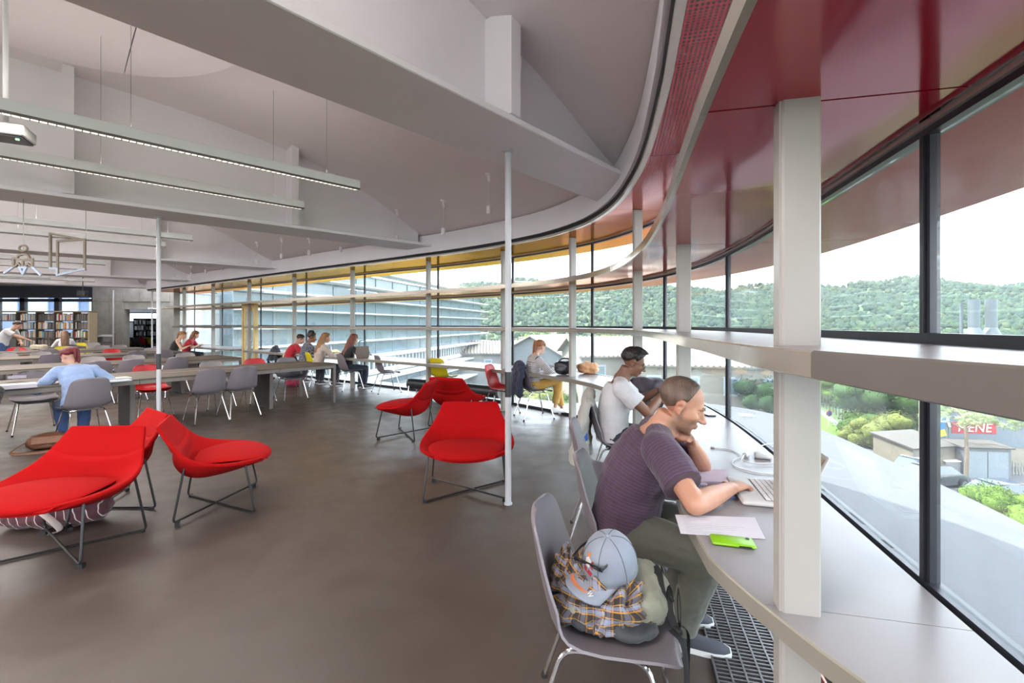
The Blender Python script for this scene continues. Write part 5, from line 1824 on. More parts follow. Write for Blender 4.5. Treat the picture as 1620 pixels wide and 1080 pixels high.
    if not sleeveless:
        for s in (-1, 1):
            mb.tube([c7 - upd * .030, c7.lerp(sj[s], .55) - upd * .012, sj[s] + upd * .0], [.058 * sc + loose * .4, .058 * sc + loose * .5, .056 * f + loose], 12)
            mb.ell(sj[s], .057 * f + loose)
            e, w = elb[s], hands[s]
            if sleeve <= 1.0:
                q = sj[s].lerp(e, sleeve)
                mb.tube([sj[s], sj[s].lerp(q, .5), q], [.058 * f + loose, .057 * f + loose * 1.15, .054 * f + loose * 1.5], 14)
                segs.append((sj[s], q, .02, .075))
            else:
                mb.tube([sj[s], sj[s].lerp(e, .5), e], [.058 * f + loose, .052 * f + loose * 1.2, .045 * f + loose * 1.2], 14)
                mb.ell(e, .046 * f + loose * 1.2)
                q = e.lerp(w, sleeve - 1.0)
                mb.tube([e, e.lerp(q, .5), q], [.045 * f + loose * 1.2, .044 * f + loose * 1.1, .034 * f + loose * .9], 14)
                segs += [(sj[s], e, .02, .07), (e, q, .02 + (e - sj[s]).length, .06)]
    else:
        for s in (-1, 1): mb.tube([sp[-3] + sh_ax * s * .09 + V((0, .05, 0)), c7 - upd * .02 + sh_ax * s * .075, sp[-3] + sh_ax * s * .09 - V((0, .06, 0))], .022, 8)
    me = fuse(mb, max(voxel, .007), 3, 'shirt')
    wrinkle(me, look.get('wrinkle', .006), 11, len(label))
    band_attr(me, segs)
    if look.get('tint_top'): pass
    link(me, 'shirt', look['shirt'], root)
    # ---- trousers
    if look.get('trousers') is not None:
        mb = MB()
        lt = .012
        mb.tube([sp[0] + V((0, -.01, -.075)), sp[0], sp[1]], [(.15 * sc, .12 * sc), (.172 * sc, .13 * sc), (.160 * sc, .12 * sc)], 20, side=(1, 0, 0))
        cut = look.get('leg_cut', .97)
        for s in (-1, 1):
            limb(mb, hj[s], kn[s], [.092 * sc * f + lt, .086 * sc * f + lt, .074 * sc * f + lt, .063 * sc * f + lt])
            q = kn[s].lerp(an[s], cut)
            wd = look.get('leg_w', 1.0)
            mb.tube([kn[s], kn[s].lerp(q, .35), kn[s].lerp(q, .7), q], [.063 * sc * f + lt, .060 * sc * wd + lt, .052 * sc * wd + lt, .046 * sc * wd + lt], 14)
        me = fuse(mb, max(voxel, .008), 3, 'trousers')
        wrinkle(me, .007, 12, len(label) + 3)
        link(me, 'trousers', look['trousers'], root)
    # ---- shoes
    if look.get('shoe') is not None:
        for s in (-1, 1):
            a = an[s]
            nm = 'R' if s > 0 else 'L'
            fd = pose.get('toe' + nm)
            fd = R @ V(fd) if fd is not None else V((s * .12, 1, 0))
            fd = V(fd).normalized()
            rt = fd.cross(V((0, 0, 1))).normalized()
            zb = a.z - .085
            base = V((a.x, a.y, zb)) if 'tilt' not in pose else a - V((0, 0, .085))
            L = .27 * sc
            heel = base - fd * .065
            def sect(t, w, h): return (heel + fd * (L * t), w, h)
            mb = MB()
            rows = []
            for t, w, h in ((0, .026, .075), (.06, .034, .082), (.22, .036, .088), (.38, .037, .078), (.55, .042, .060), (.75, .046, .048), (.9, .040, .040), (1.0, .022, .03)):
                o = heel + fd * (L * t)
                rows.append([o + rt * (w * math.copysign(abs(math.cos(b)) ** .7, math.cos(b))) + V((0, 0, .020 + (h - .020) * max(0, math.sin(b)) ** .8)) for b in np.linspace(0, PI, 11)] + [o - rt * w * .9 + V((0, 0, .014)), o + rt * w * .9 + V((0, 0, .014))])
            mb.rows(rows, closed=True); so = mb.build('shoe', look['shoe'], root, angle=60)
            mb = MB()
            out = [(0, .028), (.03, .036), (.2, .038), (.4, .040), (.6, .046), (.8, .048), (.93, .042), (1.02, .022)]
            P_ = [heel + fd * L * t + rt * w for t, w in out] + [heel + fd * L * t - rt * w for t, w in out[::-1]]
            mb.prism([(p.x, p.y) for p in P_], zb + .002, zb + .026); mb.build('sole', look.get('sole', M_fin), so, angle=60)
    # ---- hair
    hm = hair_mat('hair_%d_%d_%d' % tuple(look['hair_rgb']), look['hair_rgb'])
    st = look.get('hair', 'short')
    mb = MB()
    fl = lambda y, x: interp(y, [-.12, -.07, -.035, -.005, .02, .045, .075], [-.055, -.05, -.02, .015, .012, .045, .082])
    if st == 'buzz':
        fl = lambda y, x: interp(y, [-.12, -.07, -.035, -.01, .008, .025, .045, .09], [-.075, -.065, -.03, .015, .012, .075, .118, .14])
        hair_cap(mb, hc, Msc, .0022, fl, 1, .0004, nu=110, nv=80)
        me = mb.mesh('hair', hm, angle=180)
        o = bpy.data.objects.new('hair', me); COL.objects.link(o); o.parent = root
    else:
        off = {'short': .014, 'pony': .011, 'bun': .012, 'long': .018, 'curly': .016}[st]
        hair_cap(mb, hc, Msc, off, fl, 2, .008 if st == 'short' else .005, bulge=1.25 if st == 'short' else 1.1)
        rnd = random.Random(len(label))
        if st == 'short':
            for k in range(70):
                a, q = rnd.uniform(-1.2, 1.2), rnd.uniform(-.3, 1)
                d = V((math.sin(a) * .8, q, 1.1)).normalized()
                p = V((0, -.018, .036)) + V((d.x * .084, d.y * .105, d.z * .094))
                mb.tube([hc + Msc @ p, hc + Msc @ (p + V((rnd.uniform(-.01, .01), .018, .016))), hc + Msc @ (p + V((rnd.uniform(-.012, .012), .036, .018)))], [.010, .008, .004], 6)
        if st == 'pony':
            mb.ell(PH(0, -.125, .045), .03 * sc)
            tl_ = look.get('pony_len', .24)
            dn_ = Mh.transposed() @ V((0, -.12, -1)).normalized()
            strands(mb, hc, Msc, [(rnd.uniform(-.018, .018), -.13 + rnd.uniform(-.012, .012), .045 + rnd.uniform(-.018, .018)) for k in range(9)], lambda r_, t: r_ + V((r_.x * t * .6, -.035 * math.sin(min(t * 4, PI * .6)), .01 * math.sin(min(t * 5, PI)))) + dn_ * tl_ * t ** 1.2, .016, .004, seed=3)
        if st in ('bun', 'curly'):
            bz = look.get('bun', ((0, -.05, .135), .045))
            for k in range(34 if st == 'curly' else 12):
                d = V((rnd.gauss(0, 1), rnd.gauss(0, 1), rnd.gauss(0, 1))).normalized()
                mb.ell(PH(*(V(bz[0]) + d * bz[1] * .7)), bz[1] * .42 * sc, nu=8, nv=6)
            mb.ell(PH(*bz[0]), bz[1] * .85 * sc)
        if st == 'long':
            HL = look.get('hair_len', .36)
            roots = []
            for k in range(46):
                a = PI * (.02 + .96 * k / 45) + PI
                for lv in (0, .05):
                    roots.append((.082 * math.cos(a), -.02 + .088 * math.sin(a), .02 + lv))
            def pth(r_, t):
                out_ = 1 + .35 * math.sin(t * 2.4)
                return V((r_.x * out_, r_.y * out_ - .012 * t - look.get('back_off', .02) * t, r_.z - HL * t - .0))
            dn = R @ V((0, 0, -1))
            # fall straight down in world space: undo the head tilt below the crown
            Mi3 = Mh.transposed()
            down = Mi3 @ V((0, -look.get('hair_back', .42), -1)).normalized()
            for i_, rt in enumerate(roots):
                pts = []
                ph_ = rnd.random() * 6; L_ = HL * rnd.uniform(.8, 1.05)
                for i in range(10):
                    t = i / 9
                    q = V(rt) * (1 + .16 * math.sin(t * 2.6)) + down * (L_ * t ** 1.1) / sc
                    q += V((math.sin(t * 11 + ph_), math.cos(t * 9 + ph_), 0)) * .012 * t
                    pts.append(hc + Msc @ q)
                mb.tube(pts, [.012, .013, .014, .0145, .014, .013, .012, .010, .008, .004], 7)
        me = fuse(mb, max(.006, voxel * .8), 1, 'hair')
        if st in ('long', 'pony'): wrinkle(me, .004, 60, 5)
        link(me, 'hair', hm, root)
    if look.get('glasses'):
        mb = MB()
        for s in (-1, 1):
            mb.tube([PH(s * .033 + .022 * math.cos(a), .100 - .25 * (.022 * math.cos(a) * s + .0) ** 1, .004 + .017 * math.sin(a)) for a in np.linspace(0, 2 * PI, 16, endpoint=False)], .0016 * sc, 6, closed=True)
            mb.tube([PH(s * .054, .095, .008), PH(s * .074, .06, .010), PH(s * .083, -.01, .012)], .0016 * sc, 6)
        mb.tube([PH(-.012, .104, .006), PH(0, .107, .009), PH(.012, .104, .006)], .0016, 6)
        mb.build('glasses', mat('glasses_frame', (38, 34, 34), .3), root)
    return root, dict(head=hc, M=Msc, sp=sp, hands=hands, elb=elb, W=W, R=R)

HAIR_BROWN = (96, 66, 44)
C_purple = cloth_mat('purple_marl', (66, 44, 57), stripes=(84, 68, 132), width=.085, period=.0155)
C_white = cloth_mat('white_tee', (188, 186, 188))
C_blue = cloth_mat('pale_blue_shirt', (140, 162, 200))
C_red = cloth_mat('red_shirt', (166, 24, 40))
C_cream = cloth_mat('cream_top', (180, 164, 152))
C_dark = cloth_mat('dark_top', (40, 42, 52))
C_blk = cloth_mat('black_top', (32, 31, 34))
C_str = cloth_mat('striped_top', (212, 208, 206), stripes=(52, 48, 62), width=.38, period=.021)
C_must = cloth_mat('mustard_twill', (196, 152, 78))
C_olive = cloth_mat('olive_trousers', (78, 78, 68))
C_jean = cloth_mat('blue_denim', (52, 74, 116), bump=.3)
C_djean = cloth_mat('dark_denim', (40, 46, 62), bump=.3)
S_can = mat('dark_canvas', (52, 54, 62), .8, var=.08, bump=.2, bscale=400)
S_wht = mat('white_sneaker', (226, 224, 222), .5)
C_patt = cloth_mat('patterned_blouse', (44, 48, 66))
def speckle(m, rgb, scale=90, thr=.58):
    n, l, p = nodes_of(m)
    tc = n.new('ShaderNodeTexCoord'); vo = n.new('ShaderNodeTexNoise'); vo.inputs['Scale'].default_value = scale; l.new(tc.outputs['Object'], vo.inputs['Vector'])
    gt = n.new('ShaderNodeMath'); gt.operation = 'GREATER_THAN'; gt.inputs[1].default_value = thr; l.new(vo.outputs[0], gt.inputs[0])
    src = p.inputs['Base Color'].links[0].from_socket
    mx = n.new('ShaderNodeMixRGB'); l.new(gt.outputs[0], mx.inputs[0]); l.new(src, mx.inputs[1]); mx.inputs[2].default_value = (*lin(rgb), 1); l.new(mx.outputs[0], p.inputs['Base Color'])
speckle(C_patt, (190, 190, 200))
C_speck = cloth_mat('speckled_sleeve', (34, 34, 36)); speckle(C_speck, (90, 88, 86), 120, .56)

# the man in purple
MAN = person('seated balding man in a purple pin-striped T-shirt, chin on hand, typing on a laptop', (.56, 2.26, 0), (.97, -.24),
    dict(skin=(196, 142, 116), stubble=(92, 74, 62), hair='buzz', hair_rgb=(92, 74, 64), shirt=C_purple, trousers=C_olive, shoe=S_can, sleeve=.70, loose=.020, build=1.08, leg_w=1.1, hscale=1.07, torso=[(.172, .135), (.172, .132), (.168, .130), (.168, .130), (.172, .132), (.176, .130), (.172, .118), (.135, .094), (.080, .070)]),
    dict(hip=(0, 0, .535), lean=8, lean2=34, pitch=25, yaw=-4, neck=45, handR=0, handL=0, polR=0,
         w=dict(head=(.815, 2.18, 1.114), handR=(.955, 1.985, .785), elbowR=(.725, 1.80, .79), handL=(.886, 2.242, .912), elbowL=(.985, 2.355, .768),
                kneeR=(.84, 1.97, .50), footR=(.79, 2.12, .085), kneeL=(.93, 2.22, .50), footL=(.80, 2.32, .085)),
         hdirR=(.80, .55, .02), hpalmR=(0, 0, -1), curlR=(30, 52, 34), hdirL=(-.45, -.35, .62), hpalmL=(-.7, -.3, -.65), curlL=(80, 95, 60), thumbL=.8, toeR=(.95, -.3, 0), toeL=(.95, -.25, 0)), voxel=.0055)
# the man in white
TEE = person('seated dark haired man with glasses in a white T-shirt at the curved desk', (.90, 4.06, 0), (.95, -.2),
    dict(skin=(128, 88, 68), hair='short', hair_rgb=(30, 26, 26), shirt=C_white, trousers=C_djean, shoe=S_can, sleeve=.62, glasses=True, build=1.05, loose=.018),
    dict(hip=(0, 0, .53), lean=-2, lean2=20, pitch=24, neck=28, w=dict(handR=(1.30, 3.93, .90), handL=(1.34, 4.16, .90)), poleR=(.7, -.3, -.8), poleL=(-.7, -.3, -.8), curlR=(40, 50, 30), curlL=(40, 50, 30)), voxel=.007)
# striped woman
person('woman with a ponytail and glasses in a striped top and mustard trousers', (.34, 7.36, 0), (.90, .34),
    dict(female=True, skin=(222, 176, 152), hair='pony', hair_rgb=(150, 96, 62), shirt=C_str, trousers=C_must, shoe=S_wht, sleeve=1.9, glasses=True, bare_shin=True, leg_cut=.86, pony_len=.2),
    dict(hip=(0, 0, .53), lean=-6, lean2=16, pitch=28, yaw=18, w=dict(handR=(.72, 7.36, .79), handL=(.74, 7.58, .79), kneeR=(.76, 7.36, .60), kneeL=(.72, 7.5, .56), footR=(.70, 7.38, .16), footL=(.84, 7.62, .085)), toeR=(.9, .2, 0), toeL=(.95, .1, 0)), voxel=.008)
# the group at the long desk
person('woman with long auburn wavy hair in a dark top, rightmost of the desk group', (-3.80, 10.46, 0), (.72, .70),
    dict(female=True, skin=(214, 170, 150), hair='long', hair_rgb=(112, 62, 42), shirt=C_blk, trousers=C_djean, shoe=S_can, sleeve=1.9, hair_len=.46, face=False, scale=.97),
    dict(hip=(0, 0, .53), lean=5, lean2=20, pitch=15, yaw=20, handL=(-.34, .30, .80), handR=(.2, .42, .80)), voxel=.010)
person('woman with long light brown hair in a cream top, middle of the desk group', (-4.62, 10.86, 0), (.75, .66),
    dict(female=True, skin=(214, 170, 150), hair='long', hair_rgb=(138, 98, 62), shirt=C_cream, trousers=C_dark, shoe=S_can, sleeve=1.75, hair_len=.44, face=False, scale=.98),
    dict(hip=(0, 0, .54), lean=4, lean2=18, pitch=14, yaw=-10), voxel=.010)
person('woman with a curly dark bun in a dark patterned blouse at the long desk', (-5.12, 11.20, 0), (.7, .71),
    dict(female=True, skin=(140, 98, 76), hair='curly', hair_rgb=(44, 34, 30), shirt=C_patt, trousers=C_dark, shoe=S_can, sleeve=1.6, face=False, scale=1.0, bun=((0, -.05, .10), .075)),
    dict(hip=(0, 0, .54), lean=4, lean2=20, pitch=16, yaw=-25), voxel=.010)
person('person with dark tied hair in a red shirt, leftmost of the desk group', (-5.72, 11.60, 0), (.7, .71),
    dict(female=True, skin=(196, 150, 130), hair='bun', hair_rgb=(46, 34, 30), shirt=C_red, trousers=C_djean, shoe=S_can, sleeve=.7, face=False, scale=1.0, bun=((0, -.09, .07), .035)),
    dict(hip=(0, 0, .53), lean=12, lean2=38, pitch=30, yaw=-25), voxel=.010)
# red-haired woman at the first table
_q = row_pt(0, -.06, 126)
RED = person('woman with a dark red ponytail, glasses and pale blue shirt reading at the nearest table', (_q.x, _q.y, 0), (-.8, .6),
    dict(female=True, skin=(216, 172, 152), hair='pony', hair_rgb=(98, 26, 34), shirt=C_blue, trousers=C_jean, shoe=S_wht, sleeve=1.45, glasses=True, loose=.022, scale=1.0, wrinkle=.009, pony_len=.2),
    dict(hip=(0, 0, .53), lean=22, lean2=46, pitch=34, yaw=28, handL=(-.16, .44, .80), handR=(.26, .46, .80), footL=(-.1, .22, .085), footR=(.08, .25, .085)), voxel=.008)
# partly seen neighbour at the left edge
_q = row_pt(0, -.30, -88)
person('person in a dark speckled sweater, only an arm visible at the left edge', (_q.x, _q.y, 0), (-.8, .6),
    dict(skin=(206, 160, 140), hair='short', hair_rgb=(60, 46, 38), shirt=C_speck, trousers=C_djean, shoe=S_can, sleeve=1.9, face=False),
    dict(hip=(0, 0, .53), lean=2, lean2=18, pitch=20, handR=(.30, -.02, .50), handL=(-.2, .35, .8), poleR=(1, -.3, -.2)), voxel=.010)
# woman in black at the far desk
person('woman with a light brown ponytail in a black sleeveless top at the far desk', (-10.85, 14.55, 0), (.85, .5),
    dict(female=True, skin=(226, 176, 146), hair='pony', hair_rgb=(150, 102, 62), shirt=C_blk, trousers=C_djean, shoe=S_can, sleeveless=True, face=False, scale=1.0),
    dict(hip=(0, 0, .54), lean=8, lean2=30, pitch=28), voxel=.012)
person('person with brown hair in a red top behind the woman in black', (-11.0, 15.35, 0), (.85, .3),
    dict(female=True, skin=(222, 176, 150), hair='long', hair_rgb=(120, 76, 48), shirt=C_red, trousers=C_djean, shoe=S_can, sleeve=.7, face=False, scale=1.0, hair_len=.25),
    dict(hip=(0, 0, .54), lean=10, lean2=30, pitch=28), voxel=.012)
# standing man
person('standing dark haired man in a white T-shirt bending over the fourth table', (-15.35, 13.75, 0), (.80, .25),
    dict(skin=(190, 146, 122), hair='short', hair_rgb=(40, 32, 28), shirt=C_white, trousers=C_jean, shoe=S_can, sleeve=.7, face=False, build=1.05),
    dict(hip=(0, -.05, .92), lean=12, lean2=48, pitch=25, neck=50, handR=(.05, .92, .88), handL=(-.18, .30, .95), footR=(.1, -.02, .085), footL=(-.1, .06, .085)), voxel=.012)
_q = row_pt(4, -.10, 103)
person('woman with long brown hair in a white top, back turned, at the farthest table', (_q.x, _q.y, 0), (-.75, .66),
    dict(female=True, skin=(214, 170, 150), hair='long', hair_rgb=(92, 64, 46), shirt=C_white, trousers=C_djean, shoe=S_can, sleeve=1.6, hair_len=.50, face=False, scale=.98),
    dict(hip=(0, 0, .53), lean=2, lean2=12, pitch=8), voxel=.012)
person('person in a maroon sweater bending over a table inside the opening', (-19.4, 25.6, 0), (.9, .1),
    dict(skin=(120, 86, 70), hair='short', hair_rgb=(28, 24, 24), shirt=cloth_mat('maroon_knit', (84, 34, 48)), trousers=C_djean, shoe=S_can, sleeve=1.9, face=False),
    dict(hip=(0, 0, .6), lean=18, lean2=40, pitch=30), voxel=.015)
# ------------------------------------------------------------------ things on the near desk
M_pwhite = mat('white_plastic', (190, 186, 184), .35, var=.02)
M_paper = mat('paper', (190, 184, 190), .8, var=.02)
M_ink = mat('pencil_marks', (150, 146, 158), .8)
def desk_quad(px, z=.7415):
    return [flo(a, b, z) for a, b in px]
# laptop
fdir = V((.97, -.24, 0)).normalized(); rz_l = math.atan2(fdir.y, fdir.x) - PI / 2
LP = V((1.115, 2.035, .74))
t = thing('laptop', 'open white laptop in front of the man in purple, half behind the column', 'laptop', LP, rz_l)
mb = MB(); mb.box((0, 0, .012), (.325, .228, .020), b=.006); mb.build('base', M_pwhite, t, angle=50)
mb = MB(); mb.box((0, .035, .0225), (.280, .110, .002)); mb.build('key_bed', mat('key_bed', (120, 112, 110), .5), t, smooth=False)
mb = MB()
for r in range(5):
    for c in range(13):
        mb.box((-.126 + c * .021, .078 - r * .0215, .0245), (.0175, .0175, .004))
kb = mb.build('keys', mat('key_white', (214, 206, 204), .5), t, smooth=False); kb['kind'] = 'stuff'
mb = MB(); mb.box((0, -.068, .0225), (.10, .062, .001)); mb.build('trackpad', mat('trackpad', (196, 192, 192), .3), t, smooth=False)
Ms = Euler((math.radians(-24), 0, 0)).to_matrix()
mb = MB(); mb.box(V((0, .116, .02)) + Ms @ V((0, 0, .112)), (.325, .010, .222), Ms, b=.004); sl = mb.build('screen_lid', M_pwhite, t, angle=50)
mb = MB(); mb.box(V((0, .116, .02)) + Ms @ V((0, -.006, .114)), (.290, .002, .186), Ms); mb.build('screen', mat('amber_screen', (120, 84, 40), .15, var=.25, scale=6), sl, smooth=False)  # amber reflection on the display put into its colour
mb = MB(); mb.tube([(-.14, .114, .022), (.14, .114, .022)], .006, 8); mb.build('hinge', M_pwhite, t)

def sheet(name, label, cat, quad, m, th=.0008, group=None, lines=0):
    c = sum(quad, V((0, 0, 0))) / len(quad)
    t = MB(); t.prism([(q.x - c.x, q.y - c.y) for q in quad], 0, th)
    o = t.build(name, m, None, smooth=False, loc=c); tag(o, label, cat, group)
    if lines:
        mb = MB(); a, b, d, e = [q - c for q in quad]
        rnd = random.Random(4)
        for k in range(lines):
            f = (k + 1) / (lines + 1)
            p, q = a.lerp(e, f), b.lerp(d, f)
            p, q = p.lerp(q, .08), p.lerp(q, .12 + .75 * rnd.random())
            dd = (q - p); n_ = V((-dd.y, dd.x, 0)).normalized() * .0012
            mb.add([p - n_ + V((0, 0, th + .0002)), q - n_ + V((0, 0, th + .0002)), q + n_ + V((0, 0, th + .0002)), p + n_ + V((0, 0, th + .0002))], [(0, 1, 2, 3)])
        mb.build('handwriting', M_ink, o, smooth=False)
    return o
sheet('paper_sheet', 'loose lined sheet of handwritten notes behind the green phone', 'paper', desk_quad([(1068, 814), (1194, 818.5), (1211, 852.6), (1077, 844)]), M_paper, lines=12)
M_pink = mat('pinkish_paper', (178, 160, 172), .8, var=.03)
nb = sheet('notebook', 'open pinkish notebook under the forearms of the man in purple', 'notebook', desk_quad([(1094, 745), (1148, 746), (1152, 766), (1090, 765)]), M_pink, .012, lines=7)
nb2 = sheet('notebook', 'lower left lilac notebook beneath the right elbow of the man in purple', 'notebook', desk_quad([(1056, 764), (1118, 766), (1124, 781), (1050, 780)]), M_pink, .008, lines=0)
mb = MB()
a_, b_ = [flo(1098, 768, .757), flo(1130, 770, .757)]
for k in range(14):
    c = a_.lerp(b_, k / 13) - nb2.location; mb.tube([c + V((.001 * k % 2, .006 * math.cos(a), .006 * math.sin(a))) for a in np.linspace(0, 2 * PI, 8, endpoint=False)], .0012, 4, closed=True)
w_ = mb.build('spiral_binding', M_black, nb2); w_['kind'] = 'stuff'
# pen
p0, p1 = flo(1146, 788, .745), flo(1163, 786, .745)
o = MB().tube([p0 - p0, p1 - p0], .004, 8).build('pen', mat('pen_blue', (90, 100, 160), .4), None, loc=p0); tag(o, 'blue pen lying beside the laptop and forearm', 'pen')
# green phone
q = desk_quad([(1125, 848), (1192.6, 855.5), (1192.6, 870), (1126, 861.5)])
c = sum(q, V((0, 0, 0))) / 4; ang = math.atan2((q[1] - q[0]).y, (q[1] - q[0]).x)
t = thing('phone', 'lime green cased phone lying face down at the desk edge', 'phone', c, ang)
L_ = (q[1] - q[0]).length; Wd = .072
mb = MB(); mb.box((0, 0, .006), (L_, Wd, .011), b=.004); mb.build('case', mat('lime_green', (118, 168, 10), .4, var=.02), t, angle=50)
mb = MB(); mb.lathe([(.007, 0), (.007, .0012)], 16, (L_ / 2 - .018, Wd / 2 - .016, .0115)); mb.build('camera_lens', M_black, t)
mb = MB(); mb.box((L_ / 2 - .035, -Wd / 2, .006), (.04, .002, .005)); mb.build('side_button', M_black, t, smooth=False)
# charger and its coiled cable
c = flo(1207, 722, .75)
t = thing('charger', 'white laptop charger with coiled cable on the desk by the sill', 'charger', (c.x, c.y, .742))
mb = MB(); mb.box((0, 0, .014), (.085, .065, .027), (0, 0, -.35), b=.006); mb.build('brick', M_pwhite, t, angle=50)
mb = MB(); mb.box((-.085, .02, .012), (.035, .028, .022), (0, 0, .6), b=.005); mb.build('plug', M_pwhite, t, angle=50)
cab = [flo(1129, 708, .745), flo(1150, 710, .745), flo(1163, 714, .745), flo(1172, 722, .748), flo(1162, 727, .745), flo(1160, 736, .745), flo(1185, 745, .745), flo(1215, 749, .745), flo(1240, 748, .745), flo(1250, 738, .745), flo(1225, 733, .75), flo(1190, 732, .752), flo(1175, 726, .756), flo(1185, 712, .76), flo(1215, 702, .765), flo(1245, 699, .75)]
mb = MB(); mb.tube([p - t.location for p in catmull(cab, 6)], .0028, 6); mb.build('cable', M_pwhite, t)
d_ = (cab[0] - cab[1]).normalized(); mb = MB(); mb.tube([cab[0] - t.location - d_ * .004, cab[0] - t.location + d_ * .018], .0055, 8); mb.build('connector', mat('connector_grey', (150, 140, 136), .4), t)
# dark phone and cable further along
q = desk_quad([(1106, 652.5), (1118, 651.5), (1135, 658.5), (1122, 660.5)]); c = sum(q, V((0, 0, 0))) / 4
t = thing('phone', 'dark phone lying on the desk beyond the head of the man in purple', 'phone', c, math.atan2((q[2] - q[1]).y, (q[2] - q[1]).x))
mb = MB(); mb.box((0, 0, .005), (.15, .074, .009), b=.003); mb.build('body', M_black, t, angle=50); mb = MB(); mb.box((0, 0, .0098), (.14, .066, .0008)); mb.build('screen', mat('phone_glass', (70, 72, 84), .1), t, smooth=False)
cab = [flo(1098, 650, .745), flo(1108, 641, .76), flo(1117, 642, .76), flo(1114, 648, .75), flo(1104, 652, .745)]
o = MB().tube([p - cab[0] for p in catmull(cab, 6)], .005, 6).build('cable', M_black, None, loc=cab[0]); tag(o, 'short black cable loop beside the dark phone', 'cable')

# ------------------------------------------------------------------ the loaded chair
CP, CF = CH_PACK.location.copy(), V((.97, -.25, 0)).normalized()
rzc = CH_PACK.rotation_euler[2]
RC = Matrix.Rotation(rzc, 3, 'Z')
M_pack = cloth_mat('grey_green_nylon', (134, 134, 118), .6); M_packd = cloth_mat('charcoal_nylon', (52, 54, 58), .7)
M_strap = mat('black_webbing', (28, 28, 30), .8, bump=.3, bscale=500)
t = thing('backpack', 'grey green backpack with black straps heaped on the nearest chair', 'backpack', (CP.x, CP.y, .452), rzc)
mb = MB()
mb.ell((-.03, .04, .075), (.135, .165, .085), ex=.75); mb.ell((-.05, .11, .10), (.09, .08, .075)); mb.ell((.02, -.10, .07), (.12, .08, .07)); mb.ell((-.09, .03, .10), (.06, .11, .07))
me = fuse(mb, .009, 4, 'bag_body'); wrinkle(me, .014, 11, 3); link(me, 'bag_body', M_pack, t)
mb = MB(); mb.ell((.08, .06, .035), (.08, .10, .038)); mb.ell((.06, -.09, .04), (.09, .07, .04)); mb.ell((.10, .02, .06), (.05, .07, .035), rot=(0, .4, .3))
me = fuse(mb, .009, 2, 'side_pocket'); wrinkle(me, .016, 13, 8); o = link(me, 'side_pocket', M_packd, t); o['label'] = 'charcoal lower pocket'
def strap(pts, w=.018, name='strap'):
    P = catmull(pts, 5)
    mb = MB(); mb.tube(P, [(w, .0018)] * len(P), 8); return mb.build(name, M_strap, t)
strap([(-.12, .10, .12), (-.06, .155, .165), (.01, .17, .12), (.03, .19, .05)]); strap([(-.10, .18, .10), (-.02, .20, .11), (.04, .20, .07), (.05, .22, .01)], .012)
strap([(.06, .20, .02), (.10, .235, .005), (.12, .245, -.10), (.125, .245, -.30)], .011); strap([(.02, .225, .02), (.0, .262, -.02), (-.005, .262, -.15), (.01, .262, -.27)], .010)
lp = [V((-.02 + .05 * math.cos(a), .235 + .0 * math.sin(a), .05 + .055 * math.sin(a))) for a in np.linspace(0, 2 * PI, 18, endpoint=False)]
mb = MB(); mb.tube(lp, [(.011, .0018)] * 18, 8, closed=True); mb.build('strap_loop', M_strap, t)
mb = MB(); mb.box((.01, .205, .105), (.032, .014, .028), (.3, .2, .2), b=.004); mb.build('buckle', M_blackrub, t); mb = MB(); mb.box((.05, .222, .02), (.04, .018, .022), (.3, .2, .6), b=.004); mb.build('buckle', M_blackrub, t)

# plaid shirt: crumpled cloth
def plaid():
    m = cloth_mat('plaid_flannel', (66, 64, 74))
    n, l, p = nodes_of(m)
    a = n.new('ShaderNodeAttribute'); a.attribute_name = 'puv'
    sx = n.new('ShaderNodeSeparateXYZ'); l.new(a.outputs['Vector'], sx.inputs[0])
    src = p.inputs['Base Color'].links[0].from_socket
    def band(ch, per, off, w, col, fac):
        nonlocal src
        d = n.new('ShaderNodeMath'); d.operation = 'MULTIPLY_ADD'; d.inputs[1].default_value = 1 / per; d.inputs[2].default_value = off; l.new(sx.outputs[ch], d.inputs[0])
        f = n.new('ShaderNodeMath'); f.operation = 'FRACT'; l.new(d.outputs[0], f.inputs[0])
        t = n.new('ShaderNodeMath'); t.operation = 'LESS_THAN'; t.inputs[1].default_value = w; l.new(f.outputs[0], t.inputs[0])
        k = n.new('ShaderNodeMath'); k.operation = 'MULTIPLY'; k.inputs[1].default_value = fac; l.new(t.outputs[0], k.inputs[0])
        mx = n.new('ShaderNodeMixRGB'); l.new(k.outputs[0], mx.inputs[0]); l.new(src, mx.inputs[1]); mx.inputs[2].default_value = (*lin(col), 1); src = mx.outputs[0]
    for ch in (0, 1):
        band(ch, .05, .0, .40, (40, 32, 30), .6); band(ch, .05, .45, .30, (150, 156, 178), .5); band(ch, .05, .1, .10, (196, 138, 50), .75); band(ch, .05, .62, .07, (200, 150, 70), .6)
    l.new(src, p.inputs['Base Color'])
    return m
M_plaid = plaid()
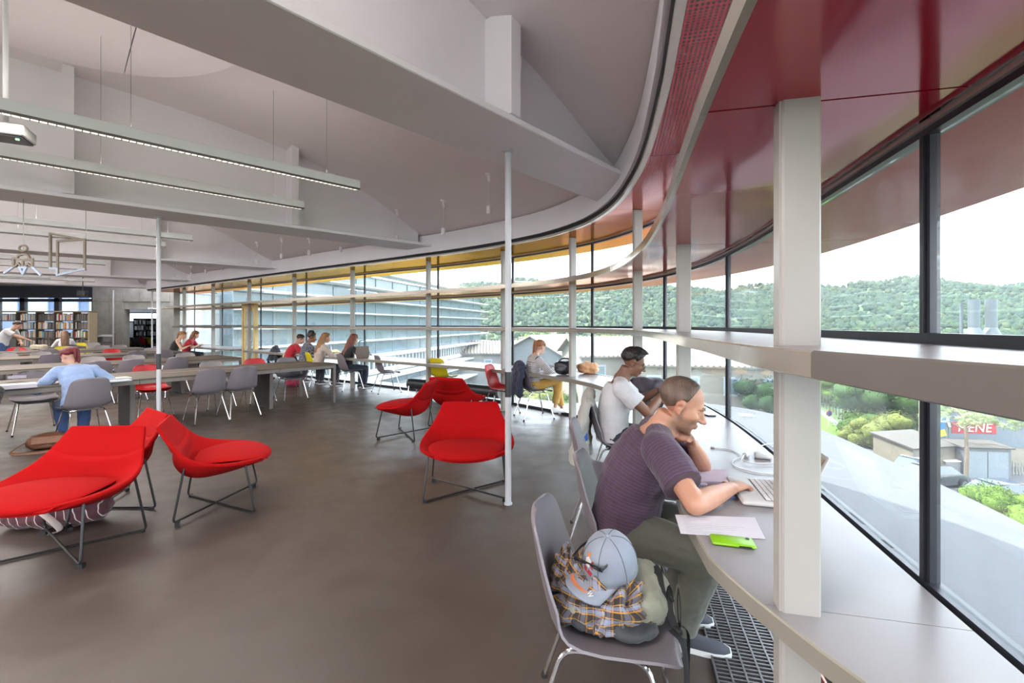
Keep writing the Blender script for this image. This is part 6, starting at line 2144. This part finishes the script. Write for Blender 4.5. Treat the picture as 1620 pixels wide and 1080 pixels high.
def crumple(name, m, parent, c, rad, u0, u1, v0, v1, amp, seed, th=.004, nu=46, nv=34, puv=True):
    """cloth draped over an ellipsoid: u round, v from the top down, ruffled by noise"""
    top, uvs = [], []
    for i in range(nv):
        r = []
        for j in range(nu):
            a = u0 + (u1 - u0) * j / (nu - 1); b = v0 + (v1 - v0) * i / (nv - 1)
            b += .16 * noise.noise(V((a * 2, seed, 0))) * (i / nv)
            d = V((math.sin(b) * math.cos(a), math.sin(b) * math.sin(a), math.cos(b)))
            k = 1 + amp * (noise.noise(V((a * 2.2, b * 3.5, seed))) * 1.3 + .8 * abs(noise.noise(V((a * 4.5, b * 5, seed + 4)))) - .2)
            if i > nv * .8: k += .10 * (i / nv - .8) * 5 * math.sin(a * 9 + seed)
            r.append(V((c[0] + rad[0] * d.x * k, c[1] + rad[1] * d.y * k, max(c[2] + rad[2] * d.z * k, .004))))
            uvs.append((a * (rad[0] + rad[1]) / 2, b * rad[2] * 1.2, 0))
        top.append(r)
    n_ = [[None] * nu for _ in range(nv)]
    for i in range(nv):
        for j in range(nu):
            q = (top[min(i + 1, nv - 1)][j] - top[max(i - 1, 0)][j]).cross(top[i][min(j + 1, nu - 1)] - top[i][max(j - 1, 0)]); q.normalize(); n_[i][j] = q
    bot = [[top[i][j] - n_[i][j] * th for j in range(nu)] for i in range(nv)]
    V_ = [p for r in top for p in r] + [p for r in bot for p in r]
    F_ = []
    N = nu * nv
    for i in range(nv - 1):
        for j in range(nu - 1):
            a = i * nu + j; F_ += [(a, a + 1, a + nu + 1, a + nu), (N + a, N + a + nu, N + a + nu + 1, N + a + 1)]
    for j in range(nu - 1):
        for i in (0, nv - 1): a = i * nu + j; F_.append((a, a + 1, N + a + 1, N + a))
    for i in range(nv - 1):
        for j in (0, nu - 1): a = i * nu + j; F_.append((a, a + nu, N + a + nu, N + a))
    me = bpy.data.meshes.new(name); me.from_pydata(V_, [], F_); me.polygons.foreach_set('use_smooth', [True] * len(me.polygons))
    at_ = me.attributes.new('puv', 'FLOAT_VECTOR', 'POINT'); at_.data.foreach_set('vector', [x for u in uvs + uvs for x in u])
    return link(me, name, m, parent)
t = thing('plaid_shirt', 'crumpled brown, blue and yellow plaid shirt under the grey cap', 'shirt', (CP.x, CP.y, .452), rzc)
crumple('shirt_body', M_plaid, t, (.02, -.07, .05), (.128, .128, .150), -2.6, 1.5, .15, 1.75, .30, 3)
crumple('sleeve', M_plaid, t, (.06, .015, .05), (.095, .115, .140), -2.4, 1.9, .1, 1.8, .36, 9)
crumple('collar', M_plaid, t, (-.02, -.15, .10), (.10, .07, .11), -3.0, .6, .05, 1.6, .22, 15, nu=30, nv=22)

# cap
t = thing('cap', 'grey baseball cap with orange leaf sprig on its brim, on top of the heap', 'cap', CP + RC @ V((.03, .0, 0)) + V((0, 0, .640)), math.radians(24))
t.rotation_euler[0] = math.radians(12); t.rotation_euler[1] = math.radians(-14); t.scale = (1.12, 1.12, 1.08)
CAPM = Matrix.Translation(t.location) @ t.rotation_euler.to_matrix().to_4x4()
M_cap = cloth_mat('faded_grey_cotton', (128, 134, 146))
# brim points to local -x
mb = MB(); rows = []
for i in range(9):
    b = (PI / 2) * i / 8 * .98
    rows.append([V((.088 * math.cos(b) ** .75 * math.cos(a), .082 * math.cos(b) ** .75 * math.sin(a), .125 * math.sin(b) ** .9)) for a in np.linspace(0, 2 * PI, 28, endpoint=False)])
rows = [[p * .965 for p in rows[0]]] + rows
mb.rows(rows, closed=True); cr = mb.build('crown', M_cap, t, angle=120)
for k in range(6):
    a = PI / 6 + k * PI / 3
    mb = MB(); mb.tube([V((.0885 * math.cos(b) ** .75 * math.cos(a), .0825 * math.cos(b) ** .75 * math.sin(a), .1255 * math.sin(b) ** .9)) for b in np.linspace(.02, 1.5, 12)], .0012, 5); mb.build('seam', mat('cap_seam', (92, 96, 104), .9), cr)
mb = MB(); mb.ell((0, 0, .126), (.007, .007, .004)); mb.build('button', M_cap, t)
mb = MB(); tp, bt = [], []
for i in range(7):
    f = i / 6
    r = []
    for j in range(15):
        a = math.radians(-70 + 140 * j / 14)
        base = V((-.086 * math.cos(a), .080 * math.sin(a), .004)); tip = V((-.150 * math.cos(a * .72) - .004, .078 * math.sin(a * 1.0), .004 - .022 * (math.sin(a) ** 2)))
        p = base.lerp(tip, f); r.append(p + V((0, 0, .010 * math.sin(PI * f) * 0 - .010 * f * (1 - math.cos(a)))))
    tp.append(r); bt.append([p - V((0, 0, .004)) for p in r])
mb.rows([a + b[::-1] for a, b in zip(tp, bt)], closed=True); br = mb.build('brim', M_cap, t, angle=60)
mb = MB()
for k in range(11):
    a = math.radians(-38 + 68 * k / 10)
    p = V((-.128 * math.cos(a * .78), .070 * math.sin(a), .0075 - .016 * math.sin(a) ** 2 - .0075 * (1 - math.cos(a))))
    for sd in (-1, 1):
        u = V((math.sin(a) * .5 + sd * -.55, math.cos(a), 0)).normalized(); w2 = V((-u.y, u.x, 0))
        mb.add([p, p + u * .006 + w2 * .0024, p + u * .013, p + u * .006 - w2 * .0024], [(0, 1, 2, 3)]); 
mb.build('leaf_sprig', mat('orange_thread', (214, 112, 40), .7), br, smooth=False)
# small emblem on the crown front: white bird head, orange beak, red strokes
def on_crown(a, b): return V((.0895 * math.cos(b) ** .75 * math.cos(a), .0835 * math.cos(b) ** .75 * math.sin(a), .1265 * math.sin(b) ** .9))
for nm, m, pts in (('emblem_head', mat('thread_white', (220, 216, 208), .8), [(3.0, .42), (3.25, .40), (3.32, .62), (3.12, .70), (2.98, .60)]), ('emblem_beak', mat('orange_thread', (214, 112, 40), .7), [(3.05, .68), (3.2, .72), (3.15, .84), (3.0, .80)]),
                   ('emblem_stroke', mat('thread_red', (168, 40, 52), .8), [(2.98, .24), (3.36, .20), (3.42, .32), (2.96, .36)]), ('emblem_stroke', mat('thread_red', (168, 40, 52), .8), [(3.34, .44), (3.44, .42), (3.42, .66), (3.36, .64)])):
    mb = MB(); mb.add([on_crown(a, b) for a, b in pts] + [on_crown(a, b) * .985 for a, b in pts], [tuple(range(len(pts)))] + [(i, (i + 1) % len(pts), len(pts) + (i + 1) % len(pts), len(pts) + i) for i in range(len(pts))]); mb.build(nm, m, cr, smooth=False)
text_mesh('W', .022, .0006, mat('thread_white', (220, 216, 208), .8), 'brim_letter', br, (-.112, -.046, .002), (.25, -.15, -1.9))
# sunglasses on the cap
t2 = thing('sunglasses', 'black sunglasses folded over the brim of the grey cap', 'sunglasses', CAPM @ V((-.075, .0, .075)), math.radians(24 + 20))
t2.rotation_euler[1] = math.radians(-25)
for s in (-1, 1):
    mb = MB(); mb.ell((-.02, s * .033, .0), (.006, .028, .019), rot=(0, -.5, s * .1)); mb.build('lens', mat('dark_lens', (24, 26, 32), .08), t2)
    mb = MB(); mb.tube([(-.02, s * .062, .008), (.03, s * .066, .0), (.115, s * .066, -.03)], [(.0025, .005)] * 3, 8); mb.build('temple', M_black, t2)
mb = MB(); mb.tube([(-.022, -.06, .012), (-.026, 0, .016), (-.022, .06, .012)], .003, 8); mb.build('bridge', M_black, t2)

# ------------------------------------------------------------------ coats on chairs
def coat(name, label, ch, m, seed, w=.24, drop=.38, cat='jacket'):
    """garment hung over the backrest: body falling behind it, lip folded over the top, two sleeves"""
    t = thing(name, label, cat, ch.location.copy(), ch.rotation_euler[2])
    mb = MB(); rows = []
    for i in range(16):
        f = i / 15
        z = .885 - drop * f * 1.05
        hw = w * (.72 + .42 * f ** .7) * (1 - .25 * max(0, (.12 - f) / .12))
        hd = .030 + .055 * f
        cy_ = -.295 - .06 * f
        rows.append([V((hw * math.cos(a) * (1 + .06 * math.sin(a * 5 + seed + f * 3) * f), cy_ + hd * math.sin(a) * (1 + .45 * f * math.sin(a * 7 + seed)), z - .05 * f * noise.noise(V((math.cos(a) * 2, seed, 0))) * 2)) for a in np.linspace(0, 2 * PI, 40, endpoint=False)])
    mb.rows(rows, closed=True)
    mb.tube([(-w * .70, -.255, .80), (-w * .35, -.262, .872), (0, -.265, .885), (w * .35, -.262, .872), (w * .70, -.255, .80)], [.030, .040, .042, .040, .030], 12)
    me = fuse(mb, .010, 2, 'cloth'); wrinkle(me, .016, 9, seed); link(me, 'cloth', m, t)
    for s in (-1, 1):
        mb = MB(); P = catmull([(s * w * .70, -.285, .80), (s * w * 1.0, -.33, .66), (s * w * 1.08, -.37, .50), (s * w * 1.02, -.36, .40)], 5)
        mb.tube(P, [.034 + .010 * math.sin(k * .5) for k in range(len(P))], 12); mb.ell(P[0], .036); mb.ell(P[-1], .038)
        me = fuse(mb, .010, 2, 'sleeve'); wrinkle(me, .012, 14, seed + s); link(me, 'sleeve', m, t)
    return t
M_hood = cloth_mat('grey_sweat', (160, 156, 148)); M_navy = cloth_mat('navy_jacket', (40, 44, 66)); M_ccoat = cloth_mat('cream_coat', (206, 190, 160)); M_dj = cloth_mat('dark_jacket', (46, 50, 60))
coat('hoodie', 'grey hoodie hanging over the chair of the man in the white tee', CH_TEE, M_hood, 2, .29, .54)
coat('jacket', 'navy jacket hanging on the chair of the striped woman', CH_ST, M_navy, 5, .24, .46)
coat('coat', 'cream coat hanging on a chair in the long haired group', CH_COAT, M_ccoat, 8, .25, .50)
coat('jacket', 'dark jacket hanging on the chair of the person in red', CH_RED4, M_dj, 11, .22, .35)
# something blue in the hoodie
o = MB().ell((0, 0, 0), (.05, .07, .10)).build('blue_cloth', cloth_mat('bright_blue', (40, 82, 160)), None, loc=CH_TEE.location + V((-.36, -.12, .52))); tag(o, 'bright blue bundle tucked behind the grey hoodie', 'cloth')

# ------------------------------------------------------------------ bags
def lump_bag(name, label, p, dims, m, seed, rz=0, parts=(), amp=.02, cat='bag', ex=.7, vox=.012):
    t = thing(name, label, cat, p, rz)
    mb = MB(); mb.ell((0, 0, dims[2]), dims, ex=ex); mb.ell((dims[0] * .35, 0, dims[2] * .8), (dims[0] * .6, dims[1] * 1.05, dims[2] * .75)); mb.ell((-dims[0] * .35, dims[1] * .1, dims[2] * 1.1), (dims[0] * .55, dims[1] * .9, dims[2] * .85))
    me = fuse(mb, vox, 3, 'bag_body'); wrinkle(me, amp, 10, seed)
    for v in me.vertices: v.co.z = max(v.co.z, .0)
    link(me, 'bag_body', m, t)
    return t
M_leath = mat('brown_leather', (104, 66, 44), .45, var=.2, scale=9, bump=.3, bscale=90)
M_bleath = mat('black_leather', (34, 34, 42), .3, var=.15, bump=.2, bscale=90)
M_kraft = mat('kraft_paper', (206, 152, 112), .7, var=.1, scale=9, bump=.3, bscale=40)
t = lump_bag('satchel', 'brown leather satchel on the floor by the red-haired woman', flo(84, 708), (.24, .12, .09), M_leath, 2, .5)
mb = MB(); mb.box((.02, -.11, .12), (.36, .03, .10), (-.5, 0, .05), b=.01); mb.build('flap', M_leath, t); mb = MB(); mb.tube(catmull([(-.2, -.05, .12), (-.3, -.2, .02), (-.05, -.26, .012), (.15, -.2, .015)], 6), [(.016, .003)] * 19, 8); mb.build('strap', M_leath, t)
M_mar = cloth_mat('maroon_striped', (74, 36, 44), stripes=(196, 178, 172), width=.10, period=.06)
t = lump_bag('striped_backpack', 'maroon backpack with pale stripes on the floor under the nearest lounge chair', V((-3.42, 3.42, 0)), (.36, .15, .11), M_mar, 6, .15)
b = t.children[0].data.attributes.new('band', 'FLOAT', 'POINT'); b.data.foreach_set('value', [v.co.x + .25 * v.co.z for v in t.children[0].data.vertices])
mb = MB(); mb.tube(catmull([(.0, -.15, .16), (.12, -.2, .10), (.16, -.19, .03), (.1, -.2, .01)], 6), [(.025, .004)] * 19, 8); mb.build('strap', M_mar, t)
lump_bag('red_bag', 'crumpled maroon bag on the floor beyond the end of the nearest table', flo(466, 611), (.22, .16, .09), cloth_mat('maroon_cloth', (132, 30, 62)), 4, .2)
t = lump_bag('handbag', 'black leather handbag on the desk beside the striped woman', flo(894, 592, .745), (.17, .10, .105), M_bleath, 9, -.2, amp=.016, vox=.010)
for s in (-1, 1): mb = MB(); mb.tube(catmull([(-.10, s * .05, .19), (-.05, s * .06, .235), (.05, s * .06, .235), (.10, s * .05, .19)], 5), .008, 8); mb.build('handle', M_bleath, t)
t = lump_bag('paper_bag', 'crumpled kraft paper bag lying right of the black handbag', flo(930, 590.5, .745), (.165, .10, .085), M_kraft, 12, -.2, amp=.03, vox=.010)
t = thing('tote_bag', 'grey brown tote bag with pale blue side and handles on the long desk', 'bag', flo(573.5, 566.5, .745), .6)
mb = MB(); mb.rows([[V((x * a, y * b, z)) for x, y in ((-1, -1), (1, -1), (1, 1), (-1, 1))] for a, b, z in ((.11, .07, 0), (.135, .085, .12), (.12, .05, .27))], closed=True); mb.build('bag_body', mat('tote_brown', (110, 96, 88), .6), t, angle=60)
mb = MB(); mb.ell((.12, 0, .13), (.04, .075, .12)); o = mb.build('side_panel', mat('tote_blue', (150, 178, 190), .6), t); o['label'] = 'pale blue side'
for s in (-1, 1): mb = MB(); mb.tube(catmull([(-.07, s * .04, .26), (-.06, s * .04, .38), (.06, s * .04, .38), (.07, s * .04, .26)], 6), .010, 8); mb.build('handle', mat('tote_teal', (96, 140, 150), .6), t)
t = lump_bag('black_backpack', 'dark backpack slumped on the desk in front of the man in the white tee', flo(1026, 622, .745), (.20, .13, .09), cloth_mat('aubergine_nylon', (56, 48, 58), .6), 15, -.3, amp=.02)
mb = MB(); mb.tube(catmull([(-.15, -.05, .17), (-.24, -.12, .10), (-.20, -.16, .03)], 6), [(.02, .004)] * 13, 8); mb.build('strap', M_strap, t)
t = lump_bag('canvas_bag', 'beige canvas bag on the fourth table under the hand of the standing man', flo(62, 553, .745), (.20, .12, .08), cloth_mat('beige_canvas', (176, 166, 146)), 21, .3, vox=.015)

# laptop and papers before the man in white
t = thing('laptop', 'dark laptop in front of the man in the white tee', 'laptop', flo(1022, 640, .742), -1.75)
mb = MB(); mb.box((0, 0, .01), (.33, .23, .018), b=.005); mb.build('base', mat('dark_grey_plastic', (80, 78, 82), .4), t); mb = MB(); mb.box((0, .155, .09), (.33, .012, .20), (-.45, 0, 0), b=.004); mb.build('screen_lid', M_black, t); mb = MB(); mb.box((0, .02, .0195), (.28, .10, .002)); mb.build('keyboard', M_blackrub, t, smooth=False)
sheet('paper_sheet', 'papers on the desk in front of the striped woman', 'paper', desk_quad([(842, 587), (868, 585.5), (878, 588), (852, 590.5)]), M_paper, .004)
sheet('paper_sheet', 'single sheet sticking out beside the black handbag', 'paper', desk_quad([(858, 582.5), (876, 581.2), (880, 583.2), (862, 584.8)]), M_paper, .003)
sheet('folder', 'yellow folder on the desk in front of the cream top woman', 'folder', desk_quad([(516, 556), (532, 553.5), (538, 556.5), (522, 559)]), mat('folder_yellow', (216, 176, 70), .7), .02)
def bottle(label, p, m=None, h=.22):
    t = thing('water_bottle', label, 'bottle', p)
    mb = MB(); mb.lathe([(.032, 0), (.033, .01), (.033, h * .68), (.013, h * .86), (.013, h * .92)], 14); mb.build('bottle_body', m or mat('clear_plastic', (196, 206, 212), .1, spec=.8), t)
    mb = MB(); mb.lathe([(.015, h * .91), (.015, h)], 12); mb.build('cap', M_pwhite, t)
bottle('dark topped bottle on the long desk by the yellow folder', flo(523, 559, .745)); bottle('clear bottle on the far desk before the woman in black', flo(283, 544, .745))

# books on the first table
def table_book(label, px, py, w, d, h, rz, rgb, cat='book'):
    t = thing('book', label, cat, flo(px, py, .7425), rz)
    mb = MB(); mb.box((0, 0, h / 2), (w * .97, d * .97, h * .8)); mb.build('pages', M_paper, t, smooth=False)
    mb = MB(); mb.box((0, 0, h * .95), (w, d, h * .1)); mb.box((0, 0, h * .05), (w, d, h * .1)); mb.box((-w / 2, 0, h / 2), (h * .1, d, h)); mb.build('cover', mat('cover_%d' % rgb[0], rgb, .5), t, smooth=False)
table_book('thick pale book lying at the left end of the nearest table', 29, 613, .30, .22, .045, .9, (190, 190, 214)); table_book('small purple notebook on top of the thick pale book', 27, 603.5, .17, .12, .03, .8, (110, 100, 140))
bpy.context.view_layer.update()
[o for o in SC.objects if o.get('label', '').startswith('small purple')][0].location.z = .788
table_book('open magazine under the hand of the red-haired woman', 70, 607, .30, .21, .012, .9, (200, 190, 170)); table_book('stack of papers right of the red-haired woman', 180, 600, .34, .24, .02, .95, (206, 202, 190)); table_book('thin pale blue pad beneath the papers right of the red-haired woman', 183, 603, .30, .20, .012, .95, (170, 190, 206))

# black roller bolster by the glass
pL, pR = at(650, 9.7, .24), at(790, 8.45, .24)
ax = (pR - pL).normalized()
t = thing('floor_bolster', 'long black cylindrical bolster on short metal legs by the window desk', 'bolster', V((pL.x, pL.y, 0)))
mb = MB(); mb.tube([pL - t.location, pR - t.location], .115, 20); mb.build('cushion', mat('black_vinyl', (38, 40, 44), .4, var=.08), t)
for p in (pL, pR):
    mb = MB(); mb.tube([p - t.location - ax * .03, p - t.location + ax * .03], .108, 20); mb.build('end_cap', mat('cap_grey', (110, 112, 114), .4, metal=.5), t)
for f in (.02, .98):
    p = pL.lerp(pR, f) - t.location; n_ = V((-ax.y, ax.x, 0))
    for s in (-1, 1): mb = MB(); mb.tube([p + n_ * s * .10 - V((0, 0, .03)), V((p.x, p.y, 0)) + n_ * s * .13], .010, 8); mb.build('leg', M_chrome, t)

# ------------------------------------------------------------------ bookcase and its books
YBK = 17.6
def bx(px): return (px - CX) / F * YBK
M_case = mat('case_beige', (150, 136, 112), .5, var=.05); M_shelfd = mat('case_dark', (74, 66, 58), .5)
t = thing('bookcase', 'wide tall bookcase with four rows of books before the dark windows', 'bookcase', (bx(70), YBK, 0))
x0, x1 = bx(-30) - t.location.x, bx(142) - t.location.x
mb = MB(); mb.box(((x0 + x1) / 2, .15, 2.0), (x1 - x0, .34, .05)); mb.build('top_board', M_case, t, smooth=False)
for x in (x1 - .03, x0 + .03): mb = MB(); mb.box((x, .15, 1.0), (.06, .34, 2.0)); mb.build('side_panel', M_case, t, smooth=False)
UPR = [bx(p) - t.location.x for p in (26, 57, 86, 116)]
for x in UPR: mb = MB(); mb.box((x, .15, 1.0), (.025, .32, 1.95)); mb.build('upright', M_shelfd, t, smooth=False)
SHZ = [.02, .32, .65, .98, 1.31, 1.64]
for z in SHZ: mb = MB(); mb.box(((x0 + x1) / 2, .15, z), (x1 - x0 - .1, .32, .03)); mb.build('shelf_board', M_shelfd, t, smooth=False)
BK = {}
def book_mesh(rgb):
    if rgb not in BK:
        mb = MB(); mb.box((0, 0, .5), (1, 1, 1)); mb.m = 1; mb.box((0, .03, .5), (.8, .96, 1.012))
        BK[rgb] = mb.mesh('book', [mat('spine_%d_%d_%d' % rgb, rgb, .55), M_paper], False)
    return BK[rgb]
PAL = [(204, 202, 196), (214, 212, 208), (186, 190, 194), (196, 186, 168), (140, 164, 182), (110, 146, 160), (160, 60, 56), (190, 150, 90), (120, 140, 106), (94, 94, 100), (160, 150, 140), (216, 214, 212), (204, 202, 196), (214, 212, 208), (190, 186, 178), (170, 176, 182)]
PALD = [(96, 88, 84), (110, 104, 98), (84, 78, 76), (126, 118, 110), (70, 66, 66)]
SHN = {1.64: 'top', 1.31: 'second', .98: 'third', .65: 'fourth'}
FILL = {1.64: [(0, 23, 0), (30, 53, 0), (59, 84, 1), (87, 104, 0), (106, 116, 0), (118, 138, 1)], 1.31: [(30, 73, 0), (74, 85, 1), (87, 118, 0), (120, 138, 1)], .98: [(31, 38, 0), (42, 69, 0), (69, 84, 1), (87, 97, 0), (111, 134, 0)], .65: [(32, 52, 0), (56, 78, 1), (87, 92, 1), (117, 138, 1)]}
rnd = random.Random(21)
for z, spans in FILL.items():
    for a, b, dk in spans:
        x, xe = bx(a), bx(b)
        while x < xe - .02:
            w = rnd.uniform(.022, .052)
            if any(abs(x + w / 2 - (u + t.location.x)) < w / 2 + .016 for u in UPR): x += .02; continue
            h = rnd.uniform(.20, .275)
            o = bpy.data.objects.new('book', book_mesh(rnd.choice(PALD if dk else PAL))); COL.objects.link(o)
            o.location = (x + w / 2, YBK + .11 + rnd.uniform(0, .03), z + .016); o.scale = (w - .002, rnd.uniform(.15, .19), h)
            if dk and rnd.random() < .15: o.rotation_euler[1] = .08
            tag(o, ('dark' if dk else 'pale or bright') + ' book spine in the %s row of the tall bookcase' % SHN[z], 'book', 'books on the %s bookcase shelf, %s spines' % (SHN[z], 'dark' if dk else 'light'))
            x += w
# low grey rack before the concrete wall
t = thing('magazine_rack', 'low grey magazine rack against the concrete wall', 'shelf', at(171.5, 19.8))
for x in (-.43, .43): mb = MB(); mb.box((x, 0, .56), (.05, .35, 1.12)); mb.build('side_panel', M_tabedge, t, smooth=False)
for z in (.1, .4, .7, 1.0): mb = MB(); mb.box((0, 0, z), (.82, .33, .03), (.25, 0, 0)); mb.build('shelf_board', mat('rack_grey', (140, 138, 134), .5), t, smooth=False)
# dark bookcase inside the opening
c = at(233, 28.2)
t = thing('bookcase', 'black bookcase with white spines seen through the opening', 'bookcase', c)
mb = MB(); mb.box((0, .12, .95), (1.5, .04, 1.9)); mb.build('back_panel', M_black, t, smooth=False)
for k in range(6): mb = MB(); mb.box((0, 0, .1 + k * .35), (1.5, .26, .03)); mb.build('shelf_board', M_black, t, smooth=False)
for x in (-.75, 0, .75): mb = MB(); mb.box((x, 0, .95), (.04, .26, 1.9)); mb.build('upright', M_black, t, smooth=False)
for k in range(2, 5):
    x = -.70
    while x < .68:
        w = rnd.uniform(.03, .07)
        if rnd.random() < .6:
            o = bpy.data.objects.new('book', book_mesh(rnd.choice([(222, 220, 216), (206, 204, 200), (120, 118, 116)]))); COL.objects.link(o)
            o.location = (c.x + x + w / 2, c.y - .02, .116 + k * .35); o.scale = (w - .004, .17, rnd.uniform(.18, .27))
            tag(o, 'book on the black bookcase seen through the opening', 'book', 'books on the black bookcase beyond the opening')
        x += w
# dark long table with the row of chairs in the annex
t = thing('annex_table', 'dark table behind the row of chairs inside the opening', 'table', at(224, 25.6))
mb = MB(); mb.box((0, 0, .73), (1.5, .8, .04)); mb.build('tabletop', M_tabedge, t, smooth=False)
for x in (-.65, .65): mb = MB(); mb.box((x, 0, .355), (.06, .6, .71)); mb.build('leg_panel', M_panel, t, smooth=False)
# small black box speaker under the ceiling at the back
t = thing('hanging_speaker', 'small black box hanging from the ceiling above the bookcase end', 'speaker', at(131, 16.4, 2.62))
mb = MB(); mb.box((0, 0, 0), (.28, .2, .2), b=.02); mb.build('case', M_black, t); mb = MB(); mb.tube([(0, 0, .09), (0, 0, zc(*at(131, 16.4).xy) - 2.62)], .015, 8); mb.build('bracket', M_black, t)

bpy.data.scenes.remove(_BENCH)
